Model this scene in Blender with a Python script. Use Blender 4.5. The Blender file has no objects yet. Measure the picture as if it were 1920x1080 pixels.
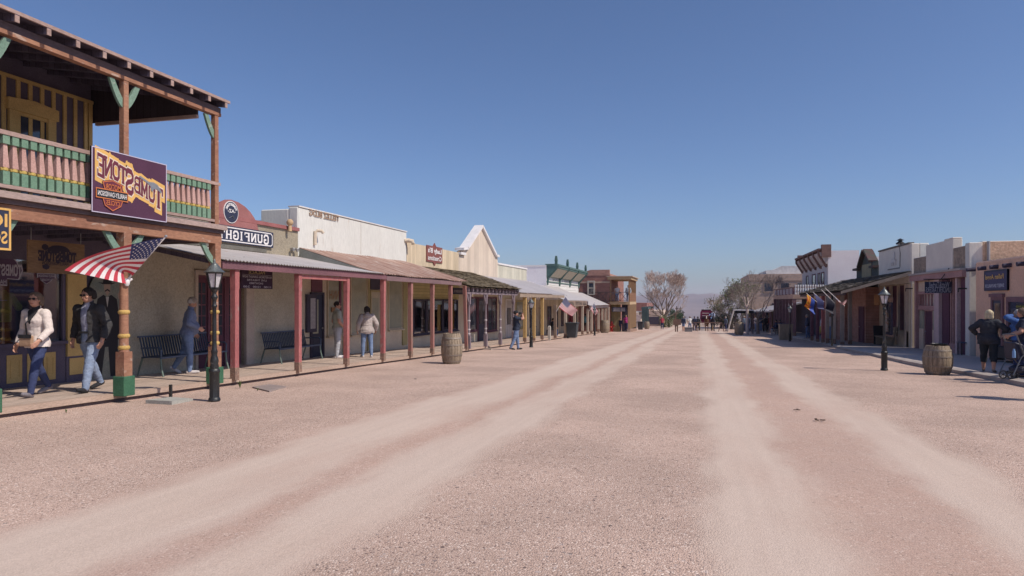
import bpy, bmesh, math, random
import numpy as np
from mathutils import Vector, Matrix, noise as mnoise
R = random.Random(7)
sc = bpy.context.scene
COL = sc.collection
rad = math.radians

# ------------------------------------------------------------------ camera
F = 1280.0; HX = 960.0; HY = 564.0; VX = 1310.0          # 24 mm lens on a 36 mm wide frame
TH = math.atan((VX-HX)/F); CZ = 1.42
S = (598-564)/F*math.cos(TH)                              # the street falls away 2.6 %
FW = (-math.sin(TH), math.cos(TH)); RT = (math.cos(TH), math.sin(TH))
cam = bpy.data.cameras.new('camera'); camo = bpy.data.objects.new('camera', cam); COL.objects.link(camo)
camo.location = (0, 0, CZ); camo.rotation_euler = (rad(90), 0, TH)
cam.lens = 24; cam.sensor_width = 36; cam.shift_y = (HY-540)/1920; cam.clip_start = .1; cam.clip_end = 40000
sc.camera = camo
# ------------------------------------------------------------------ sky and sun
SUN_EL = 48; SUN_AZ = -11.5                               # degrees, azimuth measured from +X
w = bpy.data.worlds.new('World'); sc.world = w; w.use_nodes = True
nt = w.node_tree; nt.nodes.clear()
sky = nt.nodes.new('ShaderNodeTexSky'); sky.sky_type = 'NISHITA'; sky.sun_disc = False
sky.sun_elevation = rad(SUN_EL); sky.sun_rotation = rad(90-SUN_AZ); sky.altitude = 1400
sky.air_density = 1.0; sky.dust_density = 3.5; sky.ozone_density = 2.0
tint = nt.nodes.new('ShaderNodeMix'); tint.data_type = 'RGBA'; tint.blend_type = 'MULTIPLY'
tint.inputs[0].default_value = 1; tint.inputs[7].default_value = (.57, .67, .83, 1)
bg = nt.nodes.new('ShaderNodeBackground'); bg.inputs[1].default_value = .098
wo = nt.nodes.new('ShaderNodeOutputWorld')
nt.links.new(sky.outputs[0], tint.inputs[6]); nt.links.new(tint.outputs[2], bg.inputs[0]); nt.links.new(bg.outputs[0], wo.inputs[0])
sd = Vector((math.cos(rad(SUN_EL))*math.cos(rad(SUN_AZ)), math.cos(rad(SUN_EL))*math.sin(rad(SUN_AZ)), math.sin(rad(SUN_EL))))
sl = bpy.data.lights.new('sun', 'SUN'); sl.energy = 2.85; sl.angle = rad(.5); sl.color = (1, .90, .78)
slo = bpy.data.objects.new('sun', sl); COL.objects.link(slo); slo.location = (30, 0, 60)
slo.rotation_euler = sd.to_track_quat('Z', 'Y').to_euler()
sc.view_settings.view_transform = 'Standard'; sc.view_settings.look = 'None'
sc.view_settings.exposure = 0.5; sc.view_settings.gamma = 1
sc.cycles.max_bounces = 6; sc.cycles.volume_bounces = 2; sc.cycles.transparent_max_bounces = 12

# ------------------------------------------------------------------ photo pixel -> place in the world
def ray(px, py):
    u = (px-HX)/F; v = (HY-py)/F
    return (FW[0]+u*RT[0], FW[1]+u*RT[1], v)
def G(px, py, h=0.):                                      # point on the sloping street (h above it)
    d = ray(px, py); t = (CZ-h)/(-d[2]-S*d[1]); return Vector((d[0]*t, d[1]*t, -S*d[1]*t+h))
def P(px, py, X):                                         # (Y, Z) on a facade plane x = X
    d = ray(px, py); t = X/d[0]; return (d[1]*t, CZ+d[2]*t)
def PY(px, X): return P(px, 500, X)[0]
def V3(px, py, X): y, z = P(px, py, X); return Vector((X, y, z))
def Q(px, py, Y):                                         # (X, Z) on a cross plane y = Y
    d = ray(px, py); t = Y/d[1]; return (d[0]*t, CZ+d[2]*t)
def gz(y): return -S*y
BW = .12                                                  # boardwalk height

# ------------------------------------------------------------------ objects
def wloc(o):
    v = Vector((0, 0, 0))
    while o is not None: v += o.location; o = o.parent
    return v
def tag(o, label=None, cat=None, group=None, kind=None):
    if label: o['label'] = label
    if cat: o['category'] = cat
    if group: o['group'] = group
    if kind: o['kind'] = kind
    return o
def thing(name, label, cat, loc=(0, 0, 0), rz=0, group=None):
    o = bpy.data.objects.new(name, None); COL.objects.link(o); o.empty_display_size = .2
    o.location = loc; o.rotation_euler = (0, 0, rz); return tag(o, label, cat, group)
def copy_tree(o, parent=None):
    c = o.copy(); COL.objects.link(c)
    if parent: c.parent = parent
    for ch in list(o.children): copy_tree(ch, c)
    return c
def rot2(a, b):                                           # unit frame from a to b
    d = (b-a).normalized(); up = Vector((0, 0, 1)) if abs(d.z) < .95 else Vector((0, 1, 0))
    s = d.cross(up).normalized(); return d, s, s.cross(d).normalized()

class MB:
    def __init__(s): s.v = []; s.f = []; s.m = []; s.cm = 0
    def mat(s, i): s.cm = i; return s
    def add(s, vs, fs):
        o = len(s.v); s.v += [tuple(v) for v in vs]
        for f in fs: s.f.append([i+o for i in f]); s.m.append(s.cm)
        return s
    def box(s, x0, x1, y0, y1, z0, z1):
        x0, x1 = min(x0, x1), max(x0, x1); y0, y1 = min(y0, y1), max(y0, y1); z0, z1 = min(z0, z1), max(z0, z1)
        v = [(x, y, z) for z in (z0, z1) for y in (y0, y1) for x in (x0, x1)]
        return s.add(v, [(0, 2, 3, 1), (4, 5, 7, 6), (0, 1, 5, 4), (2, 6, 7, 3), (0, 4, 6, 2), (1, 3, 7, 5)])
    def taper(s, cx, cy, z0, z1, r0, r1):                  # square frustum
        v = []
        for z, r in ((z0, r0), (z1, r1)): v += [(cx-r, cy-r, z), (cx+r, cy-r, z), (cx+r, cy+r, z), (cx-r, cy+r, z)]
        return s.add(v, [(3, 2, 1, 0), (4, 5, 6, 7)]+[(i, (i+1) % 4, (i+1) % 4+4, i+4) for i in range(4)])
    def bar(s, a, b, w, h=None):                           # rectangular bar from a to b
        a = Vector(a); b = Vector(b); h = h or w; d, u, n = rot2(a, b); v = []
        for p in (a, b):
            for x, y in ((-1, -1), (1, -1), (1, 1), (-1, 1)): v.append(p+u*(w/2*x)+n*(h/2*y))
        return s.add(v, [(3, 2, 1, 0), (4, 5, 6, 7)]+[(i, (i+1) % 4, (i+1) % 4+4, i+4) for i in range(4)])
    def tube(s, pts, r, n=8, cap=True):
        pts = [Vector(p) for p in pts]; rs = r if isinstance(r, (list, tuple)) else [r]*len(pts); v = []; fs = []
        for i, p in enumerate(pts):
            a = pts[max(i-1, 0)]; b = pts[min(i+1, len(pts)-1)]
            if (b-a).length < 1e-6: b = a+Vector((0, 0, 1e-3))
            d, u, q = rot2(a, b)
            for k in range(n):
                t = 2*math.pi*k/n; v.append(p+(u*math.cos(t)+q*math.sin(t))*rs[i])
        for i in range(len(pts)-1):
            for k in range(n): fs.append((i*n+k, i*n+(k+1) % n, (i+1)*n+(k+1) % n, (i+1)*n+k))
        if cap: fs += [tuple(range(n-1, -1, -1)), tuple((len(pts)-1)*n+k for k in range(n))]
        return s.add(v, fs)
    def lathe(s, prof, c=(0, 0, 0), n=16, sq=None, ph=0):
        v = []; fs = []
        for r, z in prof:
            for k in range(n):
                t = 2*math.pi*(k+ph)/n; v.append((c[0]+r*math.cos(t), c[1]+r*math.sin(t)*(sq or 1), c[2]+z))
        for i in range(len(prof)-1):
            for k in range(n): fs.append((i*n+k, i*n+(k+1) % n, (i+1)*n+(k+1) % n, (i+1)*n+k))
        fs += [tuple(range(n-1, -1, -1)), tuple((len(prof)-1)*n+k for k in range(n))]
        return s.add(v, fs)
    def ell(s, c, r, M=None, n=10):
        v = []; fs = []; m = n
        for i in range(1, m):
            a = math.pi*i/m
            for k in range(n*2):
                t = math.pi*k/n; q = Vector((r[0]*math.sin(a)*math.cos(t), r[1]*math.sin(a)*math.sin(t), -r[2]*math.cos(a)))
                v.append(Vector(c)+(M @ q if M else q))
        N = n*2
        for i in range(m-2):
            for k in range(N): fs.append((i*N+k, i*N+(k+1) % N, (i+1)*N+(k+1) % N, (i+1)*N+k))
        fs += [tuple(range(N-1, -1, -1)), tuple((m-2)*N+k for k in range(N))]
        return s.add(v, fs)
    def cap(s, a, ra, b, rb, n=10):                        # tapered capsule
        a = Vector(a); b = Vector(b); L = (b-a).length; d = (b-a)/L if L > 1e-6 else Vector((0, 0, 1))
        pts = []; rs = []
        for k in range(4): t = math.pi/2*(k+.12)/4; pts.append(a-d*ra*math.cos(t)); rs.append(ra*math.sin(t))
        pts += [a, b]; rs += [ra, rb]
        for k in range(3, -1, -1): t = math.pi/2*(k+.12)/4; pts.append(b+d*rb*math.cos(t)); rs.append(rb*math.sin(t))
        return s.tube(pts, rs, n)
    def prism(s, poly, fn, h):                             # polygon (a,b) -> fn(a,b,depth)
        n = len(poly); v = [fn(a, b, 0) for a, b in poly]+[fn(a, b, h) for a, b in poly]
        return s.add(v, [tuple(range(n-1, -1, -1)), tuple(range(n, 2*n))]+[(i, (i+1) % n, (i+1) % n+n, i+n) for i in range(n)])
    def grid(s, nu, nv, fn):
        v = [fn(i/nu, j/nv) for j in range(nv+1) for i in range(nu+1)]
        return s.add(v, [(j*(nu+1)+i, j*(nu+1)+i+1, (j+1)*(nu+1)+i+1, (j+1)*(nu+1)+i) for j in range(nv) for i in range(nu)])
    def build(s, name, mats, parent=None, smooth=False, bevel=0, loc=None):
        me = bpy.data.meshes.new(name); off = wloc(parent) if parent is not None else Vector((0, 0, 0))
        if loc is not None and parent is None: off = Vector(loc)
        me.from_pydata([(x-off.x, y-off.y, z-off.z) for x, y, z in s.v], [], s.f); 
        for m in (mats if isinstance(mats, (list, tuple)) else [mats]): me.materials.append(m)
        me.polygons.foreach_set('material_index', s.m)
        bm = bmesh.new(); bm.from_mesh(me); bmesh.ops.recalc_face_normals(bm, faces=bm.faces)
        if bevel: bmesh.ops.bevel(bm, geom=[e for e in bm.edges if len(e.link_faces) == 2 and e.calc_face_angle(0) > .6], offset=bevel, segments=1, affect='EDGES', clamp_overlap=True)
        bm.to_mesh(me); bm.free()
        if smooth:
            me.polygons.foreach_set('use_smooth', [True]*len(me.polygons))
            try: me.set_sharp_from_angle(angle=rad(40))
            except Exception: pass
        o = bpy.data.objects.new(name, me); COL.objects.link(o)
        if parent is not None: o.parent = parent
        elif loc is not None: o.location = loc
        return o
def boxp(name, m, parent, *a, bevel=0): return MB().box(*a).build(name, m, parent, bevel=bevel)

# ------------------------------------------------------------------ materials
def lin(c):
    return tuple(((x/255/12.92) if x/255 <= .04045 else ((x/255+.055)/1.055)**2.4) for x in c)
MATS = {}
def M(name, c1, c2=None, sc_=2.5, st=(1, 1, 1), rough=.85, bump=.25, bs=45, metal=0, pat=None, pw=.12, gap=.06, spec=.3, fine=.18, wear=None, wamt=.5, ax='y'):
    if name in MATS: return MATS[name]
    c2 = c2 or tuple(x*.82 for x in c1)
    m = bpy.data.materials.new(name); m.use_nodes = True; t = m.node_tree; N = t.nodes; L = t.links
    b = N['Principled BSDF']; b.inputs['Roughness'].default_value = rough; b.inputs['Metallic'].default_value = metal
    b.inputs['Specular IOR Level'].default_value = spec
    g = N.new('ShaderNodeNewGeometry'); mp = N.new('ShaderNodeMapping'); mp.inputs['Scale'].default_value = st
    L.new(g.outputs['Position'], mp.inputs['Vector'])
    def noise(s_, d, vec=mp.outputs[0]):
        n = N.new('ShaderNodeTexNoise'); n.inputs['Scale'].default_value = s_; n.inputs['Detail'].default_value = d
        n.inputs['Roughness'].default_value = .6; L.new(vec, n.inputs['Vector']); return n.outputs[0]
    def rng(v, a, b_, c=0, d=1):
        n = N.new('ShaderNodeMapRange'); n.inputs[1].default_value = a; n.inputs[2].default_value = b_
        n.inputs[3].default_value = c; n.inputs[4].default_value = d; L.new(v, n.inputs[0]); return n.outputs[0]
    def mix(f, a, b_, mode='MIX'):
        n = N.new('ShaderNodeMix'); n.data_type = 'RGBA'; n.blend_type = mode
        for sck, val in ((0, f), (6, a), (7, b_)):
            if isinstance(val, (int, float)): n.inputs[sck].default_value = val
            elif isinstance(val, tuple): n.inputs[sck].default_value = (*val, 1)
            else: L.new(val, n.inputs[sck])
        return n.outputs[2]
    def math_(op, a, b_=None):
        n = N.new('ShaderNodeMath'); n.operation = op
        for i, val in enumerate((a, b_)):
            if val is None: continue
            if isinstance(val, (int, float)): n.inputs[i].default_value = val
            else: L.new(val, n.inputs[i])
        return n.outputs[0]
    col = mix(rng(noise(sc_, 5), .36, .64), c1, c2)
    fn = noise(bs, 3)
    if fine: col = mix(1.0, col, rngc(N, L, rng(fn, .3, .7, 1-fine, 1+fine)), 'MULTIPLY')
    if wear: col = mix(rng(noise(sc_*4, 7), .66-wamt*.25, .70-wamt*.1), col, wear)
    h = fn
    if pat in ('board_y', 'board_z', 'board_x'):
        sx = N.new('ShaderNodeSeparateXYZ'); L.new(g.outputs['Position'], sx.inputs[0])
        q = math_('DIVIDE', sx.outputs['xyz'.index(pat[-1])], pw); fr = math_('FRACT', q); fl = math_('FLOOR', q)
        gr = math_('GREATER_THAN', math_('ABSOLUTE', math_('SUBTRACT', fr, .5)), .5-gap/2)
        wn = N.new('ShaderNodeTexWhiteNoise'); wn.noise_dimensions = '1D'; L.new(fl, wn.inputs['W'])
        col = mix(1.0, col, rngc(N, L, rng(wn.outputs[0], 0, 1, .86, 1.1)), 'MULTIPLY')
        col = mix(gr, col, tuple(x*.35 for x in c1))
        h = math_('ADD', math_('MULTIPLY', fn, .4), math_('MULTIPLY', math_('SUBTRACT', 1, gr), 1.0))
        if pat == 'board_z': h = math_('ADD', h, math_('MULTIPLY', math_('SUBTRACT', 1, fr), .8))
    if pat == 'brick':
        sx = N.new('ShaderNodeSeparateXYZ'); L.new(g.outputs['Position'], sx.inputs[0]); cb = N.new('ShaderNodeCombineXYZ')
        L.new(sx.outputs['xyz'.index(ax)], cb.inputs[0]); L.new(sx.outputs[2], cb.inputs[1])
        br = N.new('ShaderNodeTexBrick'); br.inputs['Scale'].default_value = 1; br.inputs['Brick Width'].default_value = pw*3
        br.inputs['Row Height'].default_value = pw; br.inputs['Mortar Size'].default_value = pw*.1
        br.inputs['Color1'].default_value = (*c1, 1); br.inputs['Color2'].default_value = (*c2, 1)
        br.inputs['Mortar'].default_value = (*[x*.6+.15 for x in c1], 1); br.inputs['Bias'].default_value = 0
        L.new(cb.outputs[0], br.inputs['Vector']); col = mix(1.0, br.outputs[0], rngc(N, L, rng(noise(3, 4), .3, .7, .8, 1.15)), 'MULTIPLY')
        h = math_('SUBTRACT', math_('MULTIPLY', fn, .3), br.outputs[1])
    L.new(col, b.inputs['Base Color'])
    if bump:
        bn = N.new('ShaderNodeBump'); bn.inputs['Strength'].default_value = bump; bn.inputs['Distance'].default_value = .02
        L.new(h, bn.inputs['Height']); L.new(bn.outputs[0], b.inputs['Normal'])
    MATS[name] = m; return m
def rngc(N, L, v):
    c = N.new('ShaderNodeCombineColor')
    for i in range(3): L.new(v, c.inputs[i])
    return c.outputs[0]
def flat(name, c, rough=.6, metal=0, spec=.4): return M(name, c, tuple(x*.9 for x in c), rough=rough, metal=metal, spec=spec, bump=.05, fine=.08)
def glassmat(name, mixv=.35, tintc=(.8, .85, .9)):
    m = bpy.data.materials.new(name); m.use_nodes = True; t = m.node_tree; N = t.nodes; L = t.links; N.clear()
    o = N.new('ShaderNodeOutputMaterial'); mx = N.new('ShaderNodeMixShader'); tr = N.new('ShaderNodeBsdfTransparent'); gl = N.new('ShaderNodeBsdfGlossy')
    tr.inputs[0].default_value = (*tintc, 1); gl.inputs['Roughness'].default_value = .03; gl.inputs[0].default_value = (.9, .9, .9, 1)
    fr = N.new('ShaderNodeFresnel'); fr.inputs[0].default_value = 1.5; mr = N.new('ShaderNodeMapRange'); mr.inputs[3].default_value = mixv*.5; mr.inputs[4].default_value = 1
    L.new(fr.outputs[0], mr.inputs[0]); L.new(mr.outputs[0], mx.inputs[0]); L.new(tr.outputs[0], mx.inputs[1]); L.new(gl.outputs[0], mx.inputs[2]); L.new(mx.outputs[0], o.inputs[0])
    MATS[name] = m; return m

TRIM = M('brown_wood', (.36, .19, .12), (.27, .13, .085), st=(1, .35, 1), bs=30, wear=(.42, .3, .24), wamt=.25)
TRIMD = M('dark_wood', (.13, .095, .095), (.09, .07, .08), st=(1, .3, 1))
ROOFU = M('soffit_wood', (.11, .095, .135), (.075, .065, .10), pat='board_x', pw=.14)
GREEN = M('sage_paint', (.20, .30, .235), (.15, .245, .19), wear=(.32, .36, .3), wamt=.2)
GREEND = M('post_base_green', (.055, .15, .085), (.04, .12, .07))
BGREEN = M('baluster_green', (.19, .30, .215), (.14, .245, .17))
PINK = M('baluster_pink', (.52, .33, .29), (.45, .27, .23))
YEL = M('mustard_paint', (.58, .41, .17), (.50, .345, .14), bs=60)
YELT = M('ochre_ring', (.56, .38, .13), (.5, .33, .11))
PURW = M('plum_boards', (.125, .105, .145), (.095, .08, .12), bs=40)
RED = M('red_post_paint', (.41, .15, .145), (.33, .11, .11), st=(1, 1, .35), wear=(.33, .22, .2), wamt=.32)
REDW = M('worn_red_post', (.36, .17, .15), (.28, .13, .11), st=(1, 1, .25), wear=(.24, .17, .13), wamt=.6)
REDF = M('red_fascia', (.21, .10, .115), (.15, .075, .09), st=(1, .3, 1))
MAROON = M('maroon_paint', (.17, .075, .105), (.13, .058, .085))
STUC = M('grey_brown_stucco', (.35, .30, .225), (.285, .245, .185), sc_=1.2, bump=.5, bs=28, fine=.22)
STUCD = M('stucco_wall', (.46, .43, .35), (.39, .36, .29), sc_=1.3, bump=.5, bs=28, fine=.2)
WHITE = M('white_plaster', (.67, .665, .625), (.62, .615, .575), sc_=.9, st=(1, 1, .3), bump=.3, bs=14, fine=.07, wear=(.54, .49, .43), wamt=.14)
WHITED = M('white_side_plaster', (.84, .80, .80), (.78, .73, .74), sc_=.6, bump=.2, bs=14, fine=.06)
CREAMW = M('cream_boards', (.66, .54, .39), (.57, .46, .32), sc_=1.2, st=(1, 1, .3), pat='board_y', pw=.2, gap=.04, fine=.07, wear=(.48, .40, .3), wamt=.2)
CREAMG = M('cream_gable_boards', (.66, .555, .45), (.60, .50, .41), sc_=1.2, pat='board_y', pw=.22, gap=.035, fine=.07)
CREAMF = M('pale_boards', (.60, .565, .46), (.52, .5, .41), sc_=1.2, pat='board_y', pw=.25, gap=.04, fine=.07)
CLAP = M('white_clapboard', (.68, .66, .63), (.62, .60, .58), pat='board_z', pw=.3, gap=.08, fine=.05)
OLIVE = M('olive_clapboard', (.55, .47, .24), (.48, .41, .2), pat='board_z', pw=.13, gap=.08)
TANW = M('tan_boards', (.60, .51, .38), (.53, .45, .33), pat='board_y', pw=.3, gap=.03)
TANP = M('tan_plaster', (.62, .54, .42), (.54, .46, .36), sc_=1.4, bump=.3)
ADOBE = M('terracotta_adobe', (.76, .49, .355), (.69, .43, .31), sc_=1.1, bump=.35, bs=16, fine=.1)
MUD = M('mud_adobe', (.60, .45, .33), (.50, .37, .27), sc_=1.6, bump=.6, bs=12, fine=.2)
GREYP = M('grey_plaster', (.76, .70, .62), (.69, .63, .56), sc_=1.0, bump=.25, fine=.08)
BRICK = M('red_brick', (.42, .17, .12), (.34, .125, .09), pat='brick', pw=.075)
BRICKX = M('red_brick_side', (.44, .23, .175), (.36, .18, .135), pat='brick', pw=.085, ax='x')
TANBR = M('tan_brick', (.55, .38, .29), (.49, .34, .26), pat='brick', pw=.25, ax='x')
GALV = M('galvanised_sheet', (.56, .52, .50), (.47, .43, .41), sc_=1.2, rough=.55, metal=.25, bump=.1, spec=.5, fine=.08, wear=(.48, .36, .29), wamt=.08)
RUST = M('rusty_sheet', (.45, .31, .25), (.19, .095, .07), sc_=1.8, st=(.16, 2.6, 1), rough=.75, metal=.1, bump=.15, wear=(.50, .42, .37), wamt=.45)
GREYSH = M('grey_sheet', (.44, .41, .42), (.37, .35, .36), sc_=1., rough=.6, metal=.2, bump=.1, fine=.08)
SHING = M('weathered_shingle', (.21, .165, .10), (.12, .095, .07), sc_=9, rough=.95, bump=.3)
SHINGD = M('dark_shingle', (.24, .205, .17), (.13, .115, .105), sc_=9, rough=.95, bump=.3)
IRON = M('black_iron', (.025, .028, .032), (.045, .045, .045), rough=.45, metal=.5, spec=.6, bump=.2, wear=(.16, .16, .155), wamt=.12)
IRONG = M('green_iron', (.05, .075, .07), (.035, .055, .05), rough=.45, metal=.4, spec=.6, bump=.2, wear=(.2, .2, .19), wamt=.1)
BLUEM = M('blue_grey_metal', (.065, .10, .17), (.05, .08, .14), rough=.4, metal=.2, spec=.6, bump=.05)
BENCHL = M('pale_green_metal', (.16, .21, .18), (.13, .17, .15), rough=.4, metal=.2)
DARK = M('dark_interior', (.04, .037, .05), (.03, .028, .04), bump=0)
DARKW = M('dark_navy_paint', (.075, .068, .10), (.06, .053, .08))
MAROOND = M('oxblood_door', (.125, .05, .08), (.095, .04, .065))
WHITEP = flat('white_paint', (.78, .75, .74))
BLACKP = flat('black_paint', (.02, .02, .024))
NAVY = flat('navy_sign', (.03, .035, .07))
PLUM = M('plum_sign', (.095, .038, .075), (.075, .03, .06), sc_=1.5, bump=.05, fine=.1)
GOLD = flat('sign_gold', (.72, .43, .13))
CREAM = flat('sign_cream', (.75, .62, .5))
ORANGE = flat('sign_orange', (.62, .19, .06))
SIGNRED = flat('sign_maroon', (.15, .03, .05))
GREYM = flat('grey_metal', (.35, .35, .36), rough=.4, metal=.5)
FLAGR = flat('flag_red', (.50, .05, .075), rough=.8); FLAGW = flat('flag_white', (.78, .74, .73), rough=.8); FLAGB = flat('flag_blue', (.035, .05, .16), rough=.8)
GLASS = glassmat('shop_glass'); GLASSL = glassmat('lamp_glass', .5, (.75, .75, .78))
GLASSD = M('dark_window', (.04, .047, .07), (.055, .065, .085), rough=.06, spec=.9, bump=0, fine=0)
PALEWIN = M('blind_window', (.46, .46, .35), (.38, .39, .31), sc_=1.5, rough=.12, spec=.7, bump=0)
OAK = M('barrel_oak', (.33, .26, .19), (.23, .18, .13), sc_=4, st=(3, 3, .4), bs=25, fine=.25, wear=(.42, .35, .26), wamt=.3)
HOOP = M('barrel_hoop', (.33, .28, .23), (.24, .2, .17), rough=.6, metal=.4)
CONC = M('sidewalk_concrete', (.45, .39, .365), (.39, .34, .315), sc_=1., bump=.2, fine=.08)
KERB = M('kerb_stone', (.46, .40, .36), (.36, .31, .28), sc_=2)
DECK = M('boardwalk_planks', (.52, .41, .34), (.43, .335, .28), sc_=2, st=(1, .25, 1), pat='board_x', pw=.16, gap=.05, bs=25, fine=.2)
DECKE = M('boardwalk_edge', (.47, .35, .28), (.38, .28, .22), st=(1, .3, 1))
SKIN = M('skin', (.56, .31, .22), (.50, .27, .19), rough=.55, bump=.05, fine=.05)
BARK = M('pale_bark', (.30, .24, .20), (.2, .16, .14), sc_=6)
TWIG = M('bare_twigs', (.60, .48, .42), (.47, .37, .325), bump=0)
TWIGD = M('brown_twigs', (.31, .25, .22), (.235, .19, .17), bump=0)
LEAF = M('dry_leaf', (.12, .13, .06), (.085, .10, .045), bump=0); LEAFG = M('dark_evergreen', (.045, .075, .045), (.03, .055, .035), bump=0)

# ------------------------------------------------------------------ writing
def textmesh(body, mat, parent, pos, xdir, wid, hei, nrm, name='lettering', depth=.006, bold=.0, align=None, up=Vector((0, 0, 1))):
    cu = bpy.data.curves.new('t', 'FONT'); cu.body = body; cu.size = 1; cu.offset = bold; cu.extrude = 0; cu.resolution_u = 3; cu.align_x = 'CENTER'; cu.space_line = .95
    to = bpy.data.objects.new('t', cu); COL.objects.link(to)
    me = bpy.data.meshes.new_from_object(to.evaluated_get(bpy.context.evaluated_depsgraph_get())); bpy.data.objects.remove(to); bpy.data.curves.remove(cu)
    co = np.array([v.co[:] for v in me.vertices]); mn = co.min(0); mx = co.max(0); c = (mn+mx)/2; sz = mx-mn
    xdir = Vector(xdir); nrm = Vector(nrm); pos = Vector(pos); off = wloc(parent)
    for v in me.vertices:
        a = (v.co.x-c[0])/sz[0]*wid; b = (v.co.y-c[1])/sz[1]*hei
        v.co = pos+xdir*a+up*b+nrm*depth-off
    me.materials.clear(); me.materials.append(mat); me.name = name
    o = bpy.data.objects.new(name, me); COL.objects.link(o); o.parent = parent; return o
OCT = [(.13, .25), (.13, .75), (.3, .93), (.7, .93), (.87, .75), (.87, .25), (.7, .07), (.3, .07), (.13, .25)]
def sf(*xs): return [([(x-.17, .05), (x+.17, .05)], .1) for x in xs]
def st_(*xs): return [([(x-.17, .95), (x+.17, .95)], .1) for x in xs]
GL = {'T': [([(0, .92), (1, .92)], .16), ([(.5, 0), (.5, .92)], .26), ([(.06, .66), (.06, .95)], .13), ([(.94, .66), (.94, .95)], .13)]+sf(.5),
 'O': [(OCT, .21)], 'M': [([(.17, 0), (.17, 1)], .2), ([(.83, 0), (.83, 1)], .24), ([(.17, .95), (.5, .25), (.83, .95)], .17)]+sf(.17, .83),
 'B': [([(.2, 0), (.2, 1)], .26), ([(.08, .93), (.68, .93), (.84, .8), (.84, .66), (.68, .53), (.2, .53)], .16), ([(.68, .53), (.88, .38), (.88, .2), (.7, .07), (.08, .07)], .16)],
 'S': [([(.86, .7), (.85, .82), (.7, .93), (.3, .93), (.14, .8), (.14, .66), (.3, .55), (.7, .45), (.86, .34), (.86, .2), (.7, .07), (.3, .07), (.14, .18), (.14, .3)], .2)],
 'N': [([(.17, 0), (.17, 1)], .2), ([(.83, 0), (.83, 1)], .2), ([(.17, .95), (.83, .05)], .22)]+sf(.17)+st_(.17, .83),
 'E': [([(.22, 0), (.22, 1)], .26), ([(.06, .93), (.93, .93)], .14), ([(.2, .52), (.72, .52)], .13), ([(.06, .07), (.93, .07)], .14), ([(.88, .7), (.88, .98)], .12), ([(.88, .02), (.88, .3)], .12)],
 'G': [([(.86, .68), (.85, .8), (.7, .93), (.3, .93), (.14, .75), (.14, .25), (.3, .07), (.7, .07), (.86, .2), (.86, .45), (.55, .45)], .2)],
 'U': [([(.18, .95), (.18, .25), (.32, .08), (.68, .08), (.82, .25), (.82, .95)], .22)]+st_(.18, .82),
 'F': [([(.22, 0), (.22, 1)], .26), ([(.06, .93), (.93, .93)], .14), ([(.2, .52), (.72, .52)], .13), ([(.88, .68), (.88, .98)], .12)]+sf(.22),
 'I': [([(.5, 0), (.5, 1)], .34), ([(.2, .05), (.8, .05)], .1), ([(.2, .95), (.8, .95)], .1)],
 'H': [([(.18, 0), (.18, 1)], .24), ([(.82, 0), (.82, 1)], .24), ([(.18, .5), (.82, .5)], .14)]+sf(.18, .82)+st_(.18, .82),
 'P': [([(.22, 0), (.22, 1)], .26), ([(.08, .93), (.7, .93), (.86, .8), (.86, .6), (.7, .46), (.2, .46)], .17)]+sf(.22),
 'A': [([(.14, 0), (.5, .98)], .18), ([(.5, .98), (.86, 0)], .24), ([(.28, .32), (.74, .32)], .12)]+sf(.14, .86),
 'L': [([(.22, 0), (.22, 1)], .26), ([(.06, .07), (.93, .07)], .14), ([(.88, .02), (.88, .3)], .12)]+st_(.22),
 'C': [([(.86, .68), (.85, .8), (.7, .93), (.3, .93), (.14, .75), (.14, .25), (.3, .07), (.7, .07), (.86, .22), (.86, .34)], .2)],
 'D': [([(.2, 0), (.2, 1)], .24), ([(.08, .93), (.65, .93), (.86, .75), (.86, .25), (.65, .07), (.08, .07)], .18)],
 'R': [([(.22, 0), (.22, 1)], .26), ([(.08, .93), (.7, .93), (.86, .8), (.86, .62), (.7, .48), (.2, .48)], .17), ([(.55, .48), (.88, .02)], .22)]+sf(.2),
 'K': [([(.2, 0), (.2, 1)], .24), ([(.2, .4), (.85, .98)], .16), ([(.42, .58), (.88, .02)], .2)], 'Z': [([(.1, .93), (.9, .93), (.1, .07), (.9, .07)], .15)]}
def slab(mb, ch, fn, fat=0., k=0):                         # slab serif letter, fn(a,b,layer) -> point
    for pl, t in GL.get(ch, []):
        t = t+fat; n = len(pl)
        for i in range(n-1):
            a = Vector(pl[i]); b = Vector(pl[i+1]); d = (b-a).normalized(); nn = Vector((-d.y, d.x)); e = t*.28 if n > 2 else (fat*.5)
            q = [a-d*e+nn*t/2, b+d*e+nn*t/2, b+d*e-nn*t/2, a-d*e-nn*t/2]
            k += .00005; mb.add([fn(p.x, p.y, k) for p in q], [(0, 1, 2, 3)])
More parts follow.
